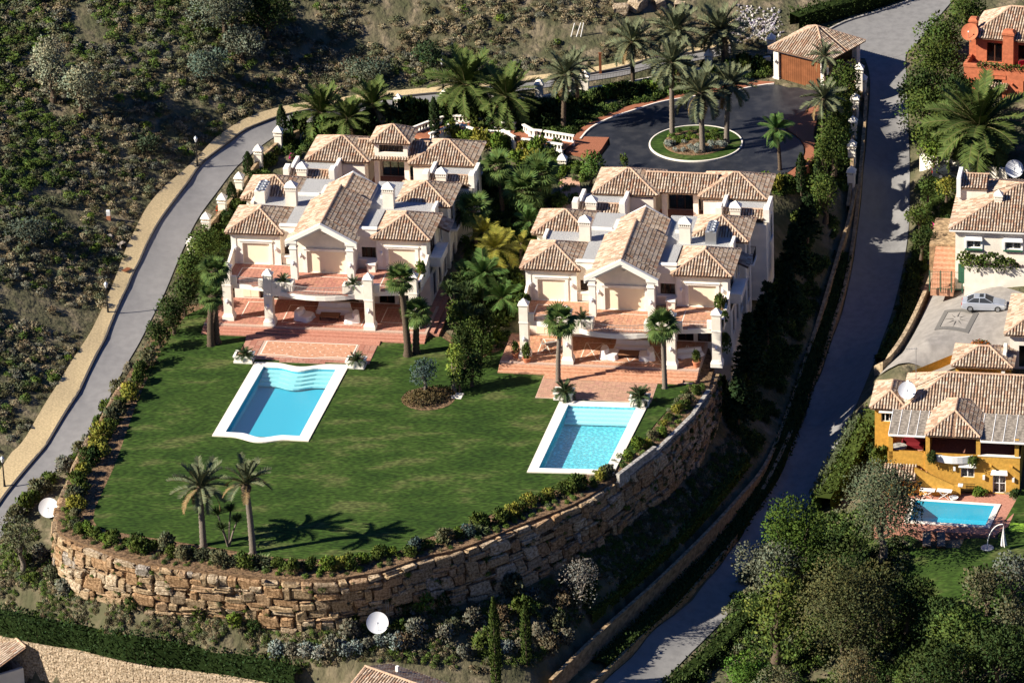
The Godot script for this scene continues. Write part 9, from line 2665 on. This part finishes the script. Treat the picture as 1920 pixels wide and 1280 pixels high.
		if s == 0:
			for k in 2:
				var sk := thing("roof_unit", ["small white vent box beside the left villa's air conditioner, nearer", "small white vent box beside the left villa's air conditioner, farther"][k], "vent", local(v, Vector3(2.0 + 0.9 * k, 7.605, -12.4)), v.rotation.y)
				bar(sk, "box", Vector3(-0.35, 0.2, -0.3), Vector3(0.35, 0.5, 0.3), M.white, 0.03); bar(sk, "stand", Vector3(-0.3, 0, -0.05), Vector3(0.3, 0.2, 0.05), M.wood)
	covered("daybed", "white-covered long daybed under the right bay of the right villa", "daybed", villa_r, Vector3(16.0, 0.61, -1.9), 0.35, Vector3(2.5, 0.6, 1.2))
	# iron table with chairs under the right villa's left bay
	var it := thing("garden_table", "round iron garden table under the right villa's left bay", "table", local(villa_r, Vector3(2.4, 0.61, -1.6)))
	var tm := MB.new()
	tm.lathe([Vector2(0, 0.70), Vector2(0.65, 0.70), Vector2(0.65, 0.74), Vector2(0, 0.74)], Vector3(), 20)
	part("top", tm.mesh(M.rail), it)
	var tl := MB.new()
	for a in 3:
		var d := Vector3(cos(TAU * a / 3), 0, sin(TAU * a / 3))
		tl.tube([d * 0.45, d * 0.1 + Vector3(0, 0.4, 0), d * 0.35 + Vector3(0, 0.7, 0)], [0.02, 0.02, 0.02], 5)
	part("legs", tl.mesh(M.iron), it)
	for k in 4:
		var a := TAU * k / 4.0 + 0.5
		var ch := thing("garden_chair", "iron chair on the %s side of the round garden table" % ["right", "front", "left", "back"][k], "chair", local(villa_r, Vector3(2.4 + cos(a) * 1.05, 0.61, -1.6 + sin(a) * 1.05)), -a - PI / 2, "iron chairs at the garden table")
		var st := MB.new()
		st.lathe([Vector2(0, 0.44), Vector2(0.22, 0.44), Vector2(0.22, 0.47), Vector2(0, 0.47)], Vector3(), 12)
		part("seat", st.mesh(M.rail), ch)
		var bk := MB.new()
		bk.tube([Vector3(-0.2, 0.45, -0.2), Vector3(-0.2, 0.85, -0.24), Vector3(0, 0.97, -0.26), Vector3(0.2, 0.85, -0.24), Vector3(0.2, 0.45, -0.2)], [0.018, 0.018, 0.018, 0.018, 0.018], 5)
		for x2 in [-0.1, 0.0, 0.1]: bk.tube([Vector3(x2, 0.46, -0.2), Vector3(x2, 0.9, -0.25)], [0.012, 0.012], 4)
		part("backrest", bk.mesh(M.iron), ch)
		for x2 in [-0.17, 0.17]:
			for z2 in [-0.17, 0.17]:
				var lg := MB.new()
				lg.tube([Vector3(x2, 0, z2), Vector3(x2 * 0.9, 0.45, z2 * 0.9)], [0.016, 0.016], 4)
				part("leg", lg.mesh(M.iron), ch)
	# pots at the right villa's columns
	for e in [["clay pot with tall shrub at the right villa's left column, front", Vector3(0.35, 0.46, 0.9 + 0.3), 1.0], ["clay pot with low shrub left of the right villa's left column", Vector3(-0.9, 0.61, 0.3), 0.75], ["clay pot with trailing shrub at the right villa's right column", Vector3(17.0, 0.61, 0.6), 0.8]]:
		var pt := thing("plant_pot", e[0], "plant pot", local(villa_r, e[1]), 0.0, "clay pots on the right terrace")
		var pm := MB.new()
		pm.lathe([Vector2(0.0, 0.0), Vector2(0.28, 0.0), Vector2(0.40, 0.5), Vector2(0.45, 0.52), Vector2(0.45, 0.6), Vector2(0.36, 0.6), Vector2(0.34, 0.5), Vector2(0, 0.5)], Vector3(), 16)
		part("pot", pm.mesh(M.clay), pt)
		part("plant", shrub_mesh("green", rng.randi() % 3), pt, Transform3D(Basis().scaled_local(Vector3(0.5, 1.5, 0.5) * e[2]), Vector3(0, 0.45, 0)))
	for e in [["trailing bush over the right villa's right parapet, upper", Vector3(19.0, 5.1, -3.0), 0.75, 1.5], ["trailing bush on the right villa's right parapet, lower", Vector3(19.3, 4.6, -1.4), 0.6, 1.1], ["hanging bush beside the right villa's right column", Vector3(19.7, 2.0, -0.6), 0.6, 1.7], ["flowering bush over the right villa's left parapet", Vector3(-0.5, 5.0, -2.2), 0.8, 1.3]]:
		shrub("green", e[0], local(villa_r, e[1]), e[2], e[3], "bushes on the villa parapets")
	shrub("bright", "yellow-flecked bush on the left villa's right parapet", local(villa_l, Vector3(19.2, 5.0, -2.6)), 0.65, 1.5, "bushes on the villa parapets")
	var bll := thing("clay_ball", "terracotta ball ornament beside the garden stair", "ornament", Vector3(-1.11, 4.40, -40.47))
	var bb := MB.new()
	bb.lathe([Vector2(0.0, 0.0), Vector2(0.3, 0.08), Vector2(0.45, 0.3), Vector2(0.48, 0.5), Vector2(0.4, 0.75), Vector2(0.22, 0.92), Vector2(0, 0.98)], Vector3(), 14)
	part("ball", bb.mesh(M.clay), bll)
	for e in [["white stone pier left of the round glossy tree", Vector3(4.03, 3.40, -34.07)], ["white stone pier nearest the round glossy tree", Vector3(6.00, 3.60, -34.12)]]:
		var pr := thing("garden_pier", e[0], "pier", e[1], 0.0, "garden piers behind the right villa")
		pier(pr, Vector3(), 2.0)
	# paved path between the round tree and the gap
	var pp := MB.new()
	var rows := []
	var la := laid([5.67, -32.03, 5.58, -28.66, 5.45, -24.37, 5.87, -20.00])
	var lb := laid([7.60, -31.12, 7.87, -27.58, 7.64, -23.75, 7.77, -19.45])
	for k in 4:
		var row := PackedVector3Array()
		for j in 5: row.append(on(la[k].lerp(lb[k], j / 4.0), 0.08))
		rows.append(row)
	pp.sheet(rows)
	ground("garden_path", "brown brick path beside the right villa's left wall", pp.mesh(M.paver))

func covered(called: String, label: String, category: String, v: Node3D, at: Vector3, turn: float, size: Vector3) -> void:
	# a piece of furniture under a loose white dust cover that hangs in folds
	var o := thing(called, label, category, local(v, at), v.rotation.y + turn, "covered terrace furniture")
	var mb := MB.new()
	var n := 28
	var prof := [[1.08, 0.0], [1.02, 0.12], [0.97, 0.42], [0.93, 0.5]]
	var h0 := size.y * 0.55
	var ring := func(f: float, y: float, wob: float) -> Array:
		var r := []
		for k in n:
			var a := TAU * k / n
			var c := cos(a); var s := sin(a)
			var e := pow(pow(absf(c), 6.0) + pow(absf(s), 6.0), -1.0 / 6.0)
			var w := 1.0 + wob * sin(a * 7.0 + size.x * 5.0) * 0.05
			var back: float = 1.0 if s * e < -0.35 else 0.0
			r.append(Vector3(c * e * size.x * 0.5 * f * w, y + (back * (size.y - h0) if y > h0 * 0.9 else 0.0), s * e * size.z * 0.5 * f * w))
		return r
	var rings := [ring.call(1.10, 0.0, 1.0), ring.call(1.03, h0 * 0.3, 0.7), ring.call(0.99, h0 * 0.85, 0.3), ring.call(0.94, h0, 0.1), ring.call(0.6, h0 + 0.02, 0.0), ring.call(0.2, h0 + 0.0, 0.0)]
	for k in rings.size() - 1:
		for j in n:
			var i := (j + 1) % n
			var out: Vector3 = rings[k][j] - Vector3(0, 0.1, 0)
			if k >= 3: out = Vector3.UP
			mb.quad(rings[k][j], rings[k][i], rings[k + 1][i], rings[k + 1][j], out)
	for j in range(1, n - 1): mb.tri(rings[-1][0], rings[-1][j], rings[-1][j + 1], Vector3.UP)
	part("dust_cover", mb.mesh(M.cloth), o)
	bar(o, "base", Vector3(-size.x * 0.42, 0.0, -size.z * 0.42), Vector3(size.x * 0.42, 0.25, size.z * 0.42), M.wood)
